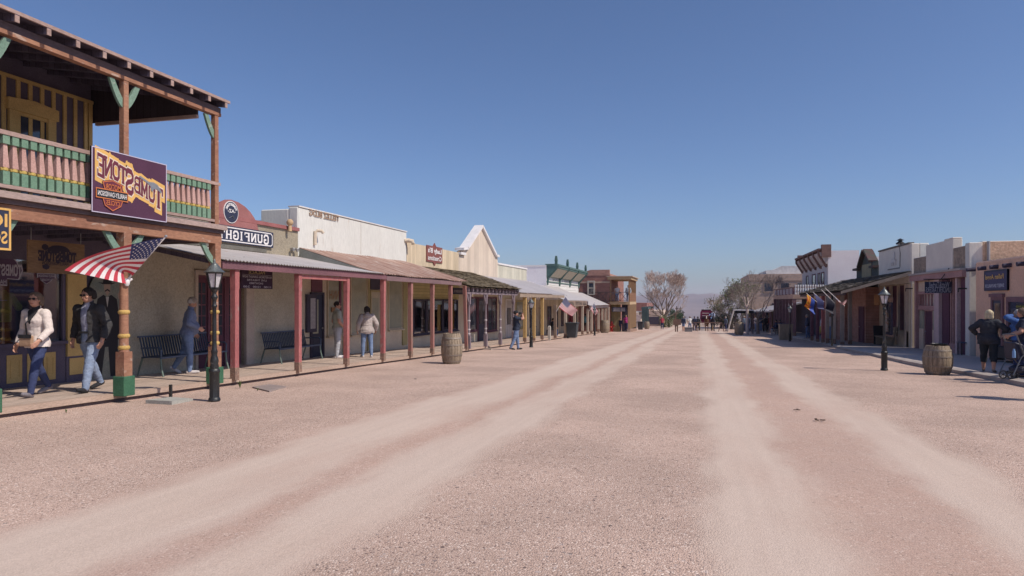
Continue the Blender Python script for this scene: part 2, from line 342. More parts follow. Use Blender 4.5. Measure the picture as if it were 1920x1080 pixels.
# ================================================================== setting: ground, hills, boardwalk, pavement
def ground_material():
    m = bpy.data.materials.new('street_gravel'); m.use_nodes = True; t = m.node_tree; N = t.nodes; L = t.links; b = N['Principled BSDF']
    b.inputs['Roughness'].default_value = .95; b.inputs['Specular IOR Level'].default_value = .15
    g = N.new('ShaderNodeNewGeometry'); sp = N.new('ShaderNodeSeparateXYZ'); L.new(g.outputs['Position'], sp.inputs[0])
    def noise(s_, d, st=None, ro=.6):
        n = N.new('ShaderNodeTexNoise'); n.inputs['Scale'].default_value = s_; n.inputs['Detail'].default_value = d; n.inputs['Roughness'].default_value = ro
        if st:
            mp = N.new('ShaderNodeMapping'); mp.inputs['Scale'].default_value = st; L.new(g.outputs['Position'], mp.inputs[0]); L.new(mp.outputs[0], n.inputs['Vector'])
        else: L.new(g.outputs['Position'], n.inputs['Vector'])
        return n.outputs[0]
    def mth(op, a, c=None, d=None, clamp=False):
        n = N.new('ShaderNodeMath'); n.operation = op; n.use_clamp = clamp
        for i, v in enumerate((a, c, d)):
            if v is None: continue
            if isinstance(v, (int, float)): n.inputs[i].default_value = v
            else: L.new(v, n.inputs[i])
        return n.outputs[0]
    def rng(v, a, c, lo=0, hi=1, smooth=True):
        n = N.new('ShaderNodeMapRange'); n.interpolation_type = 'SMOOTHSTEP' if smooth else 'LINEAR'
        for i, q in enumerate((a, c, lo, hi)): n.inputs[i+1].default_value = q
        L.new(v, n.inputs[0]); return n.outputs[0]
    def mix(f, a, c, mode='MIX'):
        n = N.new('ShaderNodeMix'); n.data_type = 'RGBA'; n.blend_type = mode
        for s_, v in ((0, f), (6, a), (7, c)):
            if isinstance(v, (int, float)): n.inputs[s_].default_value = v
            elif isinstance(v, tuple): n.inputs[s_].default_value = (*v, 1)
            else: L.new(v, n.inputs[s_])
        return n.outputs[2]
    wob = mth('MULTIPLY', mth('SUBTRACT', noise(.35, 3), .5), .9)          # tracks wander a little
    wob2 = mth('MULTIPLY', mth('SUBTRACT', noise(5, 6, (1, .3, 1)), .5), .42)
    x = mth('ADD', mth('ADD', sp.outputs[0], wob), wob2)
    def band(c, hw, soft): return rng(mth('ABSOLUTE', mth('SUBTRACT', x, c)), hw+soft, hw-soft*.6)
    sand = mth('MAXIMUM', band(-3.35, 1.12, .25), band(1.35, 1.12, .25))
    tr = mth('MAXIMUM', mth('MAXIMUM', band(-3.85, .50, .26), band(-2.52, .34, .24)), mth('MAXIMUM', band(.5, .36, .24), band(2.2, .33, .24)))
    patch = noise(1.1, 5, (1, .25, 1))
    tr = mth('MULTIPLY', tr, rng(patch, .28, .55, .55, 1))
    # pebbles
    vo = N.new('ShaderNodeTexVoronoi'); vo.inputs['Scale'].default_value = 84; L.new(g.outputs['Position'], vo.inputs['Vector'])
    vo2 = N.new('ShaderNodeTexVoronoi'); vo2.inputs['Scale'].default_value = 24; L.new(g.outputs['Position'], vo2.inputs['Vector'])
    sc1 = N.new('ShaderNodeSeparateColor'); L.new(vo.outputs['Color'], sc1.inputs[0]); sc2 = N.new('ShaderNodeSeparateColor'); L.new(vo2.outputs['Color'], sc2.inputs[0])
    peb = mix(sc1.outputs[0], (.47, .33, .265), (.635, .47, .39))
    peb = mix(mth('GREATER_THAN', sc1.outputs[1], .955), peb, (.24, .17, .15)); peb = mix(mth('GREATER_THAN', sc1.outputs[2], .93), peb, (.78, .63, .54))
    big = mth('MULTIPLY', mth('GREATER_THAN', sc2.outputs[0], .93), mth('LESS_THAN', vo2.outputs['Distance'], .33)); peb = mix(big, peb, mix(sc2.outputs[1], (.15, .11, .10), (.62, .50, .45)))
    crev = rng(vo.outputs['Distance'], .4, .8, 1, .74); peb = mix(1.0, peb, rngc(N, L, crev), 'MULTIPLY')
    soil = mix(noise(2.2, 5), (.47, .31, .24), (.47, .345, .295))
    dust = mix(noise(1.3, 5, (1, .3, 1)), (.60, .49, .42), (.565, .445, .365))
    gravel = mix(1.0, peb, rngc(N, L, rng(noise(.45, 4), .3, .7, .88, 1.12)), 'MULTIPLY')
    loose = mth('MULTIPLY', sand, rng(noise(14, 7, None, .8), .42, .60, 1, .25))      # gravel scattered over the sand
    edge = rng(noise(7, 5), .3, .7, .82, 1.1)
    col = mix(mth('MULTIPLY', loose, edge, None, True), gravel, mix(1.0, soil, rngc(N, L, rng(noise(55, 4), .3, .7, .86, 1.14)), 'MULTIPLY'))
    rut = rng(noise(1, 4, (8, .22, 1)), .35, .65, .975, 1.02)
    dust = mix(1.0, dust, rngc(N, L, rut), 'MULTIPLY')
    col = mix(mth('MULTIPLY', tr, .9), col, mix(1.0, dust, rngc(N, L, rng(noise(40, 4), .3, .7, .93, 1.07)), 'MULTIPLY'))
    # beyond the town the sheet is desert scrub
    far = rng(sp.outputs[1], 170, 420)
    col = mix(far, col, mix(noise(.012, 6), (.30, .22, .17), (.2, .165, .12)))
    L.new(col, b.inputs['Base Color'])
    hgt = mth('ADD', mth('MULTIPLY', vo.outputs['Distance'], -1), mth('MULTIPLY', noise(9, 5), .8)); hgt = mth('MULTIPLY', hgt, rng(sand, 0, 1, 1, .3))
    hgt = mth('ADD', hgt, mth('MULTIPLY', mth('MULTIPLY', big, .8), rng(sand, 0, 1, 1, .15)))
    bn = N.new('ShaderNodeBump'); bn.inputs['Strength'].default_value = .55; bn.inputs['Distance'].default_value = .014; L.new(hgt, bn.inputs['Height']); L.new(bn.outputs[0], b.inputs['Normal'])
    return m
xs = [-9000, -3000, -800, -200, -60, -9.6]+[-9+i*.5 for i in range(33)]+[7.6, 30, 90, 300, 1200, 4000, 9000]
ys = [-300, -60, -10]+[i*.8 for i in range(-4, 40)]+[32+i*3 for i in range(1, 50)]+[200, 300, 500, 900, 1600, 3000, 5000, 7000, 11000]
def gsurf(x, y):
    f = 1 if y < 70 and -9.5 < x < 7.5 else 0
    return gz(y)+f*.018*(mnoise.noise((x*.8, y*.3, 0)))-f*.012
gb = MB(); gb.add([(x, y, gsurf(x, y)) for y in ys for x in xs], [(j*len(xs)+i, j*len(xs)+i+1, (j+1)*len(xs)+i+1, (j+1)*len(xs)+i) for j in range(len(ys)-1) for i in range(len(xs)-1)])
tag(gb.build('ground', ground_material(), smooth=True), kind='structure')
# hills across the valley
HILLM = M('desert_hill', (.17, .125, .12), (.075, .062, .075), sc_=.0012, bump=.5, bs=.004, fine=.25)
HD = 6200.
def ridge(a, seed):
    px = HX+F*math.tan(a-0)                                    # angle right of the camera axis
    h = 12+7*mnoise.noise((px*.012, seed, 0))+4*mnoise.noise((px*.04, seed, 3))+1.5*mnoise.noise((px*.13, seed, 5))
    return h
hb = MB(); NU, NV = 260, 14; hv = []
for j in range(NV+1):
    v = j/NV
    for i in range(NU+1):
        a = rad(-62+124*i/NU); d = HD+v*2600; x = math.sin(a-TH)*d; y = math.cos(a-TH)*d
        px = HX+F*math.tan(max(min(a, 1.2), -1.2)); hp = ridge(a, 1.7)
        top = CZ+hp/F*HD*math.cos(a)*1.15; base = -210.
        z = base+(top-base)*(v**.75)*(1+.10*mnoise.noise((i*.55, v*5, 2.))*(1-v)*1.5)
        hv.append((x, y, z))
hb.add(hv, [(j*(NU+1)+i, j*(NU+1)+i+1, (j+1)*(NU+1)+i+1, (j+1)*(NU+1)+i) for j in range(NV) for i in range(NU)])
tag(hb.build('hills', HILLM, smooth=True), kind='structure')

# left boardwalk: planked deck with a squared edge beam, laid to the slope of the street
def slab_along(mb, x0, x1, y0, y1, h0, h1, n=1):
    for k in range(n):
        a = y0+(y1-y0)*k/n; b = y0+(y1-y0)*(k+1)/n
        mb.add([(x0, a, gz(a)+h0), (x1, a, gz(a)+h0), (x1, b, gz(b)+h0), (x0, b, gz(b)+h0), (x0, a, gz(a)+h1), (x1, a, gz(a)+h1), (x1, b, gz(b)+h1), (x0, b, gz(b)+h1)],
               [(3, 2, 1, 0), (4, 5, 6, 7), (0, 1, 5, 4), (1, 2, 6, 5), (2, 3, 7, 6), (3, 0, 4, 7)])
    return mb
bwk = slab_along(MB(), -12.3, -9.36, 2.5, 66, -.3, BW)
bo = tag(bwk.build('boardwalk', DECK), kind='structure')
slab_along(MB(), -9.355, -9.2, 2.5, 66, .05, BW+.012).build('edge_beam', DECKE, bo)
slab_along(MB(), -9.36, -9.25, 2.5, 66, -.2, .045).build('fascia', TRIMD, bo)
# right pavement
pv = MB(); pv.cm = 0
kx = [(12, 7.05), (19, 6.95), (22.4, 6.75), (25, 6.7), (30, 6.8), (35, 6.75), (38, 6.9), (44, 7.2), (52, 7.3), (64, 7.3), (80, 7.4), (130, 7.2)]
n = len(kx)
pv.add([(x, y, gz(y)+.10) for y, x in kx]+[(14, y, gz(y)+.10) for y, x in kx]+[(x, y, gz(y)-.2) for y, x in kx],
       [(i, n+i, n+i+1, i+1) for i in range(n-1)]+[(i, i+1, 2*n+i+1, 2*n+i) for i in range(n-1)])
po = tag(pv.build('pavement', CONC), kind='structure')
kb = MB()
for (ya, xa), (yb, xb) in zip(kx[:-1], kx[1:]):
    kb.add([(xa-.13, ya, gz(ya)-.1), (xa+.02, ya, gz(ya)-.1), (xb+.02, yb, gz(yb)-.1), (xb-.13, yb, gz(yb)-.1), (xa-.13, ya, gz(ya)+.085), (xa+.02, ya, gz(ya)+.115), (xb+.02, yb, gz(yb)+.115), (xb-.13, yb, gz(yb)+.085)],
           [(3, 2, 1, 0), (4, 5, 6, 7), (0, 1, 5, 4), (1, 2, 6, 5), (2, 3, 7, 6), (3, 0, 4, 7)])
kb.build('kerb', KERB, po)

# ================================================================== shared builders
def corrugated(name, mat, parent, y0, y1, xw, zw, xe, ze, pitch=.11, amp=.012, sag=0):
    n = max(int((y1-y0)/pitch*4), 4); mb = MB()
    def fn(u, v):
        y = y0+(y1-y0)*u; x = xw+(xe-xw)*v; z = zw+(ze-zw)*v+amp*math.sin(2*math.pi*(y-y0)/pitch)
        s_ = sag*mnoise.noise((y*.5, v*2, 1)); return (x, y, z+s_)
    mb.grid(n, 4, fn); mb.grid(n, 1, lambda u, v: (lambda p: (p[0], p[1], p[2]-.012))(fn(u, v)))
    return mb.build(name, mat, parent, smooth=True)
def shingles(name, mat, parent, y0, y1, xw, zw, xe, ze, rows=11, wid=.2, seed=1, th=.02):
    r = random.Random(seed); mb = MB(); Lx = xe-xw; Lz = ze-zw; L_ = math.hypot(Lx, Lz); dx, dz = Lx/L_, Lz/L_; nx, nz_ = -dz*(1 if dx > 0 else -1), abs(dx)
    mb.grid(1, 1, lambda u, v: (xw+Lx*v, y0+(y1-y0)*u, zw+Lz*v-.01)); mb.grid(1, 1, lambda u, v: (xw+Lx*v, y0+(y1-y0)*u, zw+Lz*v-.05))
    for k in range(rows):
        s0 = L_*k/rows; s1 = L_*(k+1)/rows+.05; y = y0-r.random()*wid
        while y < y1:
            w_ = wid*r.uniform(.55, 1.3); e = s1+r.uniform(-.03, .035); l0 = .004; l1 = th+r.uniform(0, .028); a = max(y, y0); b = min(y+w_-.012, y1); y += w_
            if b-a < .03: continue
            tw = r.uniform(-.008, .012); v = []
            for yy, tt in ((a, tw), (b, -tw)):
                for s_, l in ((s0, l0), (e, l1+tt)):
                    for dl in (0, .012): q = l+dl; v.append((xw+dx*s_+nx*q, yy, zw+dz*s_+nz_*q))
            mb.add(v, [(0, 2, 3, 1), (4, 5, 7, 6), (0, 1, 5, 4), (2, 6, 7, 3), (1, 3, 7, 5), (0, 4, 6, 2)])
    return mb.build(name, mat, parent)
def window(parent, fm, gm, X, y0, y1, z0, z1, fw=.07, d=.05, mull=(), tr=(), sill=True, s=1, name='window', recess=.10):
    """framed window in a facade x=X, s=+1 facing +X; the pane sits back behind the wall face"""
    mb = MB(); xo = X+s*d; xi = X-s*.02
    mb.box(xi, xo, y0-fw, y0, z0-fw, z1+fw); mb.box(xi, xo, y1, y1+fw, z0-fw, z1+fw)
    mb.box(xi, xo, y0, y1, z1, z1+fw); mb.box(xi, xo, y0, y1, z0-fw, z0)
    for q in mull: yy = y0+(y1-y0)*q; mb.box(xi, X+s*d*.6, yy-.02, yy+.02, z0, z1)
    for q in tr: zz = z0+(z1-z0)*q; mb.box(xi, X+s*d*.55, y0, y1, zz-.02, zz+.02)
    f = mb.build(name, fm, parent)
    boxp('pane', gm, f, X+s*.002, X+s*.008, y0, y1, z0, z1)
    if sill: boxp('sill', fm, f, X, X+s*(d+.06), y0-fw-.03, y1+fw+.03, z0-fw-.05, z0-fw-.002)
    return f
def door(parent, fm, dm, X, y0, y1, z0, z1, glass=None, s=1, fw=.07, knob=True, panels=True, gy=(.18, .82), gzz=(.45, .92), mull=(), tr=()):
    mb = MB(); xo = X+s*.06; xi = X-s*.02
    mb.box(xi, xo, y0-fw, y0, z0, z1+fw); mb.box(xi, xo, y1, y1+fw, z0, z1+fw); mb.box(xi, xo, y0, y1, z1, z1+fw)
    f = mb.build('door_frame', fm, parent); m2 = MB(); m2.box(X-s*.01, X+s*.02, y0, y1, z0+.02, z1-.002)
    w_ = y1-y0; h_ = z1-z0; a, b = y0+w_*gy[0], y0+w_*gy[1]
    if panels:
        for q0, q1 in ((.08, .36),):
            m2.box(X+s*.018, X+s*.032, a, b, z0+h_*q0, z0+h_*q1)
    d = m2.build('door', dm, parent)
    if glass:
        z2, z3 = z0+h_*gzz[0], z0+h_*gzz[1]; boxp('pane', glass, d, X+s*.02, X+s*.026, a, b, z2, z3)
        m3 = MB()
        for q in mull: yy = a+(b-a)*q; m3.box(X+s*.02, X+s*.036, yy-.015, yy+.015, z2, z3)
        for q in tr: zz = z2+(z3-z2)*q; m3.box(X+s*.02, X+s*.034, a, b, zz-.015, zz+.015)
        if mull or tr: m3.build('glazing_bars', fm if not mull else fm, d)
    if knob: MB().ell((X+s*.06, y1-w_*.1, z0+h_*.46), (.03, .03, .03), n=6).build('handle', GREYM, d, smooth=True)
    return d
WORN = M('worn_post_foot', (.27, .16, .12), (.16, .11, .09), sc_=9, wear=(.38, .27, .2), wamt=.6)
def square_post(parent, m, X, y, z0, z1, r=.06, base=None, lean=0., cut=True):
    mb = MB(); b = MB(); v = []
    rs = [(z0, r*1.02), (z0+.35, r), (z1-.42, r), (z1-.36, r*1.08), (z1, r*1.08)]
    for z, q in rs:
        o = lean*(z-z0)
        v += [(X-q, y-q+o, z), (X+q, y-q+o, z), (X+q, y+q+o, z), (X-q, y+q+o, z)]
    fs = [(3, 2, 1, 0), tuple(range(len(v)-4, len(v)))]+[(j*4+i, j*4+(i+1) % 4, j*4+4+(i+1) % 4, j*4+4+i) for j in range(len(rs)-1) for i in range(4)]
    mb.add(v, fs); o = mb.build('porch_post', m, parent, bevel=.006)
    q = r*1.045; h_ = .14+.16*((y*7.3) % 1); boxp('worn_foot', WORN, o, X-q, X+q, y-q+lean*.1, y+q+lean*.1, z0-.02, z0+h_, bevel=.004); return o
def turned_post(parent, m, rm, X, y, z0, z1, sq=.07, rd=.055, base=None, bm=None, low=.62, up=.4):
    mb = MB(); mb.mat(0).taper(X, y, z0, z0+low, sq, sq); H = z1-up-z0-low
    mb.lathe([(sq*.95, 0), (rd, .05), (rd*1.02, H*.2), (rd*.95, H*.6), (rd*.85, H-.06), (sq*.9, H)], (X, y, z0+low), 14)
    mb.taper(X, y, z1-up, z1, sq*.92, sq*.92)
    mb.mat(1)
    for q in (.03, H*.16, H*.44): mb.lathe([(rd*1.05, 0), (rd*1.28, .02), (rd*1.28, .05), (rd*1.05, .07)], (X, y, z0+low+q), 14)
    o = mb.build('porch_post', [m, rm], parent, smooth=True)
    if base: boxp('post_base', bm, o, X-base, X+base, y-base, y+base, z0-.02, z0+.3, bevel=.008)
    return o
def bracket(parent, m, X, y, z, L_, s, th=.045, H=None, out=None):
    """curved knee brace on a post at y, reaching s*L_ along the beam"""
    H = H or L_; n = 7; poly = []
    for k in range(n+1): t = math.pi/2*k/n; poly.append((L_*(1-math.cos(t))*1.0+.02*0, -H+H*math.sin(t)))
    pts = [(0, -H)]+[(L_*(1-math.cos(math.pi/2*k/n))**.8, -H*(1-math.sin(math.pi/2*k/n))) for k in range(1, n+1)]
    poly2 = pts+[(L_, .0+.0), (L_, .06), (L_*.8, .0+.06)]+[(q[0]-.0-.075*(1-i/len(pts)*.2), q[1]+.07) for i, q in enumerate(pts[::-1][1:])]
    lo = [(L_*k/n, -H*(1-(k/n)**1.5)) for k in range(n+1)]; up = [(L_*k/n-.085*(1-k/n*.3), -H*(1-(k/n)**1.5)+.085) for k in range(n, -1, -1)]
    poly3 = [(max(a, -.0), min(b, 0)) for a, b in lo+up]
    mb = MB(); mb.prism(poly3, lambda a, b, d: (X-th/2+d, y+s*(a+.05), z+b), th); return mb.build('bracket', m, parent)
def planar(X): return lambda a, b, d: (X+d, a, b)
def sign_board(name, label, cat, X, y0, y1, z0, z1, m, edge=None, ew=.025, th=.03, s=1, group=None):
    t = thing(name, label, cat, (X, (y0+y1)/2, z0), group=group); boxp('board', m, t, X, X+s*th, y0, y1, z0, z1)
    if edge:
        mb = MB(); x0, x1 = X+s*.004, X+s*(th+.006)
        mb.box(x0, x1, y0, y1, z1-ew, z1); mb.box(x0, x1, y0, y1, z0, z0+ew); mb.box(x0, x1, y0, y0+ew, z0+ew, z1-ew); mb.box(x0, x1, y1-ew, y1, z0+ew, z1-ew)
        mb.build('border', edge, t)
    return t
# ================================================================== building A: two-storey shop with balcony
WX = -11.7; PX = -9.1
A0 = 4.6; A1 = 10.86; AW = -11.6
A = thing('balcony_shop', 'two storey timber shop with mustard battens and a green and pink balcony', 'building', (-11.7, 8, gz(8)))
# back body of the building behind the porch (shop room is hollow)
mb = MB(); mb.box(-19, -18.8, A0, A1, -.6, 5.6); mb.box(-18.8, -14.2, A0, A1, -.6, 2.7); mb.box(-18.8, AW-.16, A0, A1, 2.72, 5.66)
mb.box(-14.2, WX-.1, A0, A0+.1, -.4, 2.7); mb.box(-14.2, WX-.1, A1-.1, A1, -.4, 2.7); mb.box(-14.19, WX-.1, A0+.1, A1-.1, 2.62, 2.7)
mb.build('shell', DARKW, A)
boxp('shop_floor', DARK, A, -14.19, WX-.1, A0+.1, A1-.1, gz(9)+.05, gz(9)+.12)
# lower front: plum stall riser, mustard panels, window frame and pillar
z_s = .66
mb = MB(); mb.box(WX-.1, WX, A0, 10.3, -.45, z_s-.06); mb.box(WX-.1, WX, A0, 12.0, 2.16, 2.72)
mb.box(WX-.1, WX, 10.30, 10.36, -.45, 2.16); mb.box(WX-.1, WX, 10.82, 12.0, -.5, 2.16)
mb.build('lower_wall', PURW, A)
boxp('window_sill', PURW, A, WX-.1, WX+.07, A0, 10.36, z_s-.06, z_s)
mb = MB()
for k, (a, b) in enumerate(((7.6, 8.1), (8.3, 8.8), (8.96, 9.27), (9.49, 9.83), (9.90, 10.22))): 
    if k < 2 or True: pass
for a, b in ((5.0, 5.3), (5.55, 5.85), (6.1, 6.4), (6.65, 6.95), (7.2, 7.5), (7.75, 8.05), (8.3, 8.6), (8.85, 9.07), (9.2, 9.48), (9.58, 9.83), (9.9, 10.14)):
    p = MB().box(WX-.001, WX+.014, a, b, gz(a)+.20, .46); z0, z1 = gz(a)+.20, .46
    p.box(WX+.014, WX+.022, a+.06, b-.05, z0+.09, z0+.102); p.box(WX+.014, WX+.022, a+.06, b-.05, z1-.102, z1-.09); p.box(WX+.014, WX+.022, a+.06, a+.07, z0+.102, z1-.102); p.box(WX+.014, WX+.022, b-.06, b-.05, z0+.102, z1-.102)
    p.build('riser_panel', YEL, A)
mb = MB(); mb.box(WX-.1, WX+.03, 10.38, 10.80, gz(10.5)+.62, 2.16); mb.build('pillar', YEL, A)
boxp('pillar_foot', PURW, A, WX-.1, WX+.02, 10.36, 10.82, -.5, gz(10.5)+.62)
boxp('pillar_panel', YEL, A, WX+.02, WX+.034, 10.42, 10.76, gz(10.5)+.26, gz(10.5)+.58)
mb = MB(); mb.box(WX-.06, WX+.0, 9.02, 9.08, z_s, 2.16); mb.box(WX-.06, WX, 7.3, 7.36, z_s, 2.16); mb.build('window_mullion', PURW, A)
boxp('window_pane', GLASS, A, WX-.05, WX-.045, A0, 10.3, z_s, 2.16)
boxp('blue_valance', M('pale_blue_paint', (.28, .38, .42)), A, WX-.3, WX-.26, A0, 9.7, 1.82, 2.16)
# upper front: dark boards with mustard battens
mb = MB(); mb.box(AW-.15, AW, A0, A1, 2.9, 5.36); mb.box(AW-.14, AW-.03, A0, A1, 5.361, 5.69); mb.build('upper_wall', PURW, A)
mb = MB()
yb = [PY(p/2.57, AW) for p in (15, 85, 143, 200, 255, 309, 360, 410)]; yb = [yb[0]-.29*k for k in range(12, 0, -1)]+yb
for y in yb: mb.box(AW, AW+.025, y-.036, y+.036, 2.9, 5.32)
mb.box(AW, AW+.035, A0, A1, 5.31, 5.37); mb.box(AW, AW+.035, A1-.1, A1-.02, 2.9, 5.31)
mb.build('battens', YEL, A)
def upwin(y0, y1):
    z1 = P(70, 222, AW)[1]
    f = MB(); f.box(AW+.01, AW+.07, y0-.16, y0, 2.95, z1+.02); f.box(AW+.01, AW+.07, y1, y1+.16, 2.95, z1+.02)
    f.prism([(y0-.2, z1+.02), (y1+.2, z1+.02), (y1+.2, z1+.22), ((y0+y1)/2, z1+.27), (y0-.2, z1+.22)], planar(AW+.01), .08); f.box(AW+.02, AW+.05, y0, y1, z1-.04, z1+.02)
    f.box(AW+.02, AW+.05, y0, y1, 3.78, 3.83)
    o = f.build('window', YEL, A); boxp('pane', GLASSD, o, AW+.008, AW+.014, y0, y1, 2.95, z1)
    boxp('curtain', M('grey_curtain', (.25, .27, .30), pat='board_y', pw=.05, gap=.2), o, AW+.003, AW+.007, y0+.2, y1, 2.95, z1)
upwin(9.29, 9.86); upwin(7.0, 7.57)
# balcony deck, beams, posts, braces
B0, B1 = 4.4, 11.42
boxp('balcony_deck', TRIMD, A, WX+.02, PX+.12, B0, B1, 2.73, 2.86)
mb = MB(); mb.box(PX+.12, PX+.18, B0, B1+.03, 2.80, 2.89); mb.build('deck_edge', M('grey_pink_board', (.40, .30, .27), (.33, .25, .225), st=(1, .3, 1)), A)
boxp('porch_beam', TRIM, A, PX-.07, PX+.07, B0, B1, 2.53, 2.725)
for k in range(11):
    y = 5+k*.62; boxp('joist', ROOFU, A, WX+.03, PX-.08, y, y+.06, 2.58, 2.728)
boxp('end_beam', TRIMD, A, WX+.02, PX-.08, 11.3, 11.38, 2.55, 2.727)
P_A = (6.9, 9.13, 11.31)
for y in P_A:
    turned_post(A, TRIM, YELT, PX, y, gz(y)+BW, 2.53, .085, .07, base=.115, bm=GREEND, low=.70, up=.55)
    up = MB(); up.taper(PX, y, 2.87, 5.03, .055, .05); up.build('balcony_post', TRIM, A, bevel=.006)
    for s in (-1, 1):
        if y > 11 and s > 0: continue
        bracket(A, GREEN, PX, y, 2.53, .36, s, H=.40); bracket(A, GREEN, PX, y, 5.0, .26, s, H=.42)
RAILM = M('rail_wood', (.42, .30, .26), (.33, .23, .2), st=(1, .3, 1))
boxp('handrail', RAILM, A, PX-.06, PX+.06, B0, B1-.02, 3.67, 3.73); boxp('bottom_rail', RAILM, A, PX-.045, PX+.045, B0, B1-.02, 2.95, 3.0)
bal = None; y = 5.0
while y < 11.3:
    if min(abs(y-q) for q in P_A) > .09:
        if bal is None:
            m_ = MB(); q = .048; X = PX
            m_.mat(0).taper(X, y, 3.001, 3.18, q, q); m_.taper(X, y, 3.55, 3.67, q, q)
            m_.mat(1).lathe([(q*.8, 0), (q*1.1, .012), (q*1.1, .042), (q*.8, .055)], (X, y, 3.178), 10)
            m_.mat(2).taper(X, y, 3.23, 3.55, q*.92, q*.55)
            bal = m_.build('baluster', [BGREEN, M('baluster_yellow', (.58, .42, .13)), PINK], A); by = y
        else:
            c = bal.copy(); COL.objects.link(c); c.location = (0, y-by, 0)
    y += .1325
# roof over the balcony
EX = -8.90; roof = MB()
roof.add([(EX, B0, 5.29), (EX, B1+.04, 5.29), (-12.2, B1+.04, 5.78), (-12.2, B0, 5.78), (EX, B0, 5.325), (EX, B1+.04, 5.325), (-12.2, B1+.04, 5.815), (-12.2, B0, 5.815)], [(0, 1, 2, 3), (7, 6, 5, 4), (0, 4, 5, 1), (1, 5, 6, 2), (2, 6, 7, 3), (3, 7, 4, 0)])
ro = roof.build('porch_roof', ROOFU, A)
boxp('drip_edge', RAILM, A, EX-.0, EX+.03, B0, B1+.05, 5.285, 5.335)
rf = None
for k in range(15):
    y = 11.36-k*.47
    if rf is None:
        m_ = MB(); m_.bar((EX+.02, y, 5.235), (-12.0, y, 5.72), .06, .1); m_.mat(1).box(EX+.012, EX+.026, y-.032, y+.032, 5.18, 5.28)
        rf = m_.build('rafter', [ROOFU, RAILM], A); ry = y
    else:
        c = rf.copy(); COL.objects.link(c); c.location = (0, y-ry, 0)
bb = MB(); bb.box(PX-.06, PX+.06, B0, B1, 5.03, 5.09); bb.mat(1).box(PX-.05, PX+.05, B0, B1, 5.092, 5.20); bb.build('roof_beam', [TRIM, TRIMD], A)
gl, gr = Q(173, 231, 10.92)[1], Q(385, 214, 10.92)[1]
mb = MB(); mb.add([(-11.76, 10.9, gl), (PX-.07, 10.9, gr), (PX-.07, 10.9, 5.29), (-11.76, 10.9, 5.70), (-11.76, 10.94, gl), (PX-.07, 10.94, gr), (PX-.07, 10.94, 5.29), (-11.76, 10.94, 5.70)], [(0, 1, 2, 3), (7, 6, 5, 4), (0, 4, 5, 1), (1, 5, 6, 2), (2, 6, 7, 3), (3, 7, 4, 0)])
mb.build('gable_board', M('dark_vertical_board', (.05, .04, .05), pat='board_x', pw=.16), A)
MB().bar((-11.56, 10.92, gl-.03), (PX-.07, 10.92, gr-.03), .06, .06).build('gable_trim', RAILM, A)

# big plum sign on the rail
sx = PX+.16; sy0, sy1 = PY(168.5, sx), PY(309.5, sx); sz1, sz0 = (P(168.5, 276, sx)[1]+P(309.5, 307, sx)[1])/2, (P(168.5, 397, sx)[1]+P(309.5, 417, sx)[1])/2
T = sign_board('shop_sign', 'large plum sign with mustard western lettering hung on the balcony rail', 'sign', sx, sy0, sy1, sz0, sz1, PLUM, flat('sign_pale_edge', (.55, .5, .62)), .014)
SXF = sx+.032
def su(u, v): return (sy0+(sy1-sy0)*u, sz1-(sz1-sz0)*v)
def sl_(m, name, word, fat, off):
    mb = MB()
    L_ = [('T', .875, .60, .13, .36), ('O', .775, .545, .095, .29), ('M', .672, .50, .105, .28), ('B', .575, .455, .095, .27), ('S', .47, .43, .115, .40), ('T', .385, .345, .10, .28), ('O', .295, .305, .095, .28), ('N', .20, .275, .105, .31), ('E', .108, .27, .10, .36)]
    for ch, u, v, w_, h_ in L_:
        def fn(a, b, k, u=u, v=v, w_=w_, h_=h_):
            yy, zz = su(u-(a-.5)*w_, v-(b-.5)*h_+(.5-a)*w_*.42)
            return (SXF+off+k, yy, zz)
        slab(mb, ch, fn, fat)
    mb.build(name, m, T)
sl_(GOLD, 'lettering_outline', '', .50, .0); sl_(CREAM, 'lettering_edge', '', .13, .004); sl_(SIGNRED, 'lettering', '', .0, .008)
def poly(name, m, pts, off, par, X=None, f=su):
    X = X if X is not None else SXF
    mb = MB(); mb.add([(X+off, *f(u, v)) for u, v in pts], [tuple(range(len(pts)))]); return mb.build(name, m, par)
poly('revolver_backing', GOLD, [(.55, .36), (.585, .26), (.63, .25), (.74, .33), (.86, .33), (.93, .47), (.90, .58), (.72, .48)], .003, T)
poly('revolver', GREYM, [(.595, .315), (.605, .29), (.735, .365), (.80, .355), (.86, .385), (.92, .49), (.905, .515), (.845, .455), (.80, .475), (.785, .52), (.765, .50), (.76, .44), (.715, .395)], .011, T)
poly('shield_upper', SIGNRED, [(.12, .50), (.25, .455), (.385, .51), (.36, .66), (.15, .66)], .012, T); 
poly('shield_lower', SIGNRED, [(.12, .76), (.385, .76), (.36, .86), (.25, .955), (.15, .88)], .012, T)
def ring(name, m, pts, w_, off, par, X=None, f=su):
    mb = MB(); X = X if X is not None else SXF; n = len(pts)
    for i in range(n):
        a = Vector((0, *f(*pts[i]))); b = Vector((0, *f(*pts[(i+1) % n]))); d = (b-a).normalized(); nn = Vector((0, -d.z, d.y))*w_/2; e = d*w_*.4
        mb.add([(X+off+i*.0001, *(q.yz)) for q in (a-e+nn, b+e+nn, b+e-nn, a-e-nn)], [(0, 1, 2, 3)])
    return mb.build(name, m, par)
ring('shield_line', ORANGE, [(.13, .515), (.25, .47), (.375, .525), (.35, .66), (.16, .66)], .012, .013, T); ring('shield_line', ORANGE, [(.13, .765), (.375, .765), (.35, .855), (.25, .94), (.155, .87)], .012, .013, T)
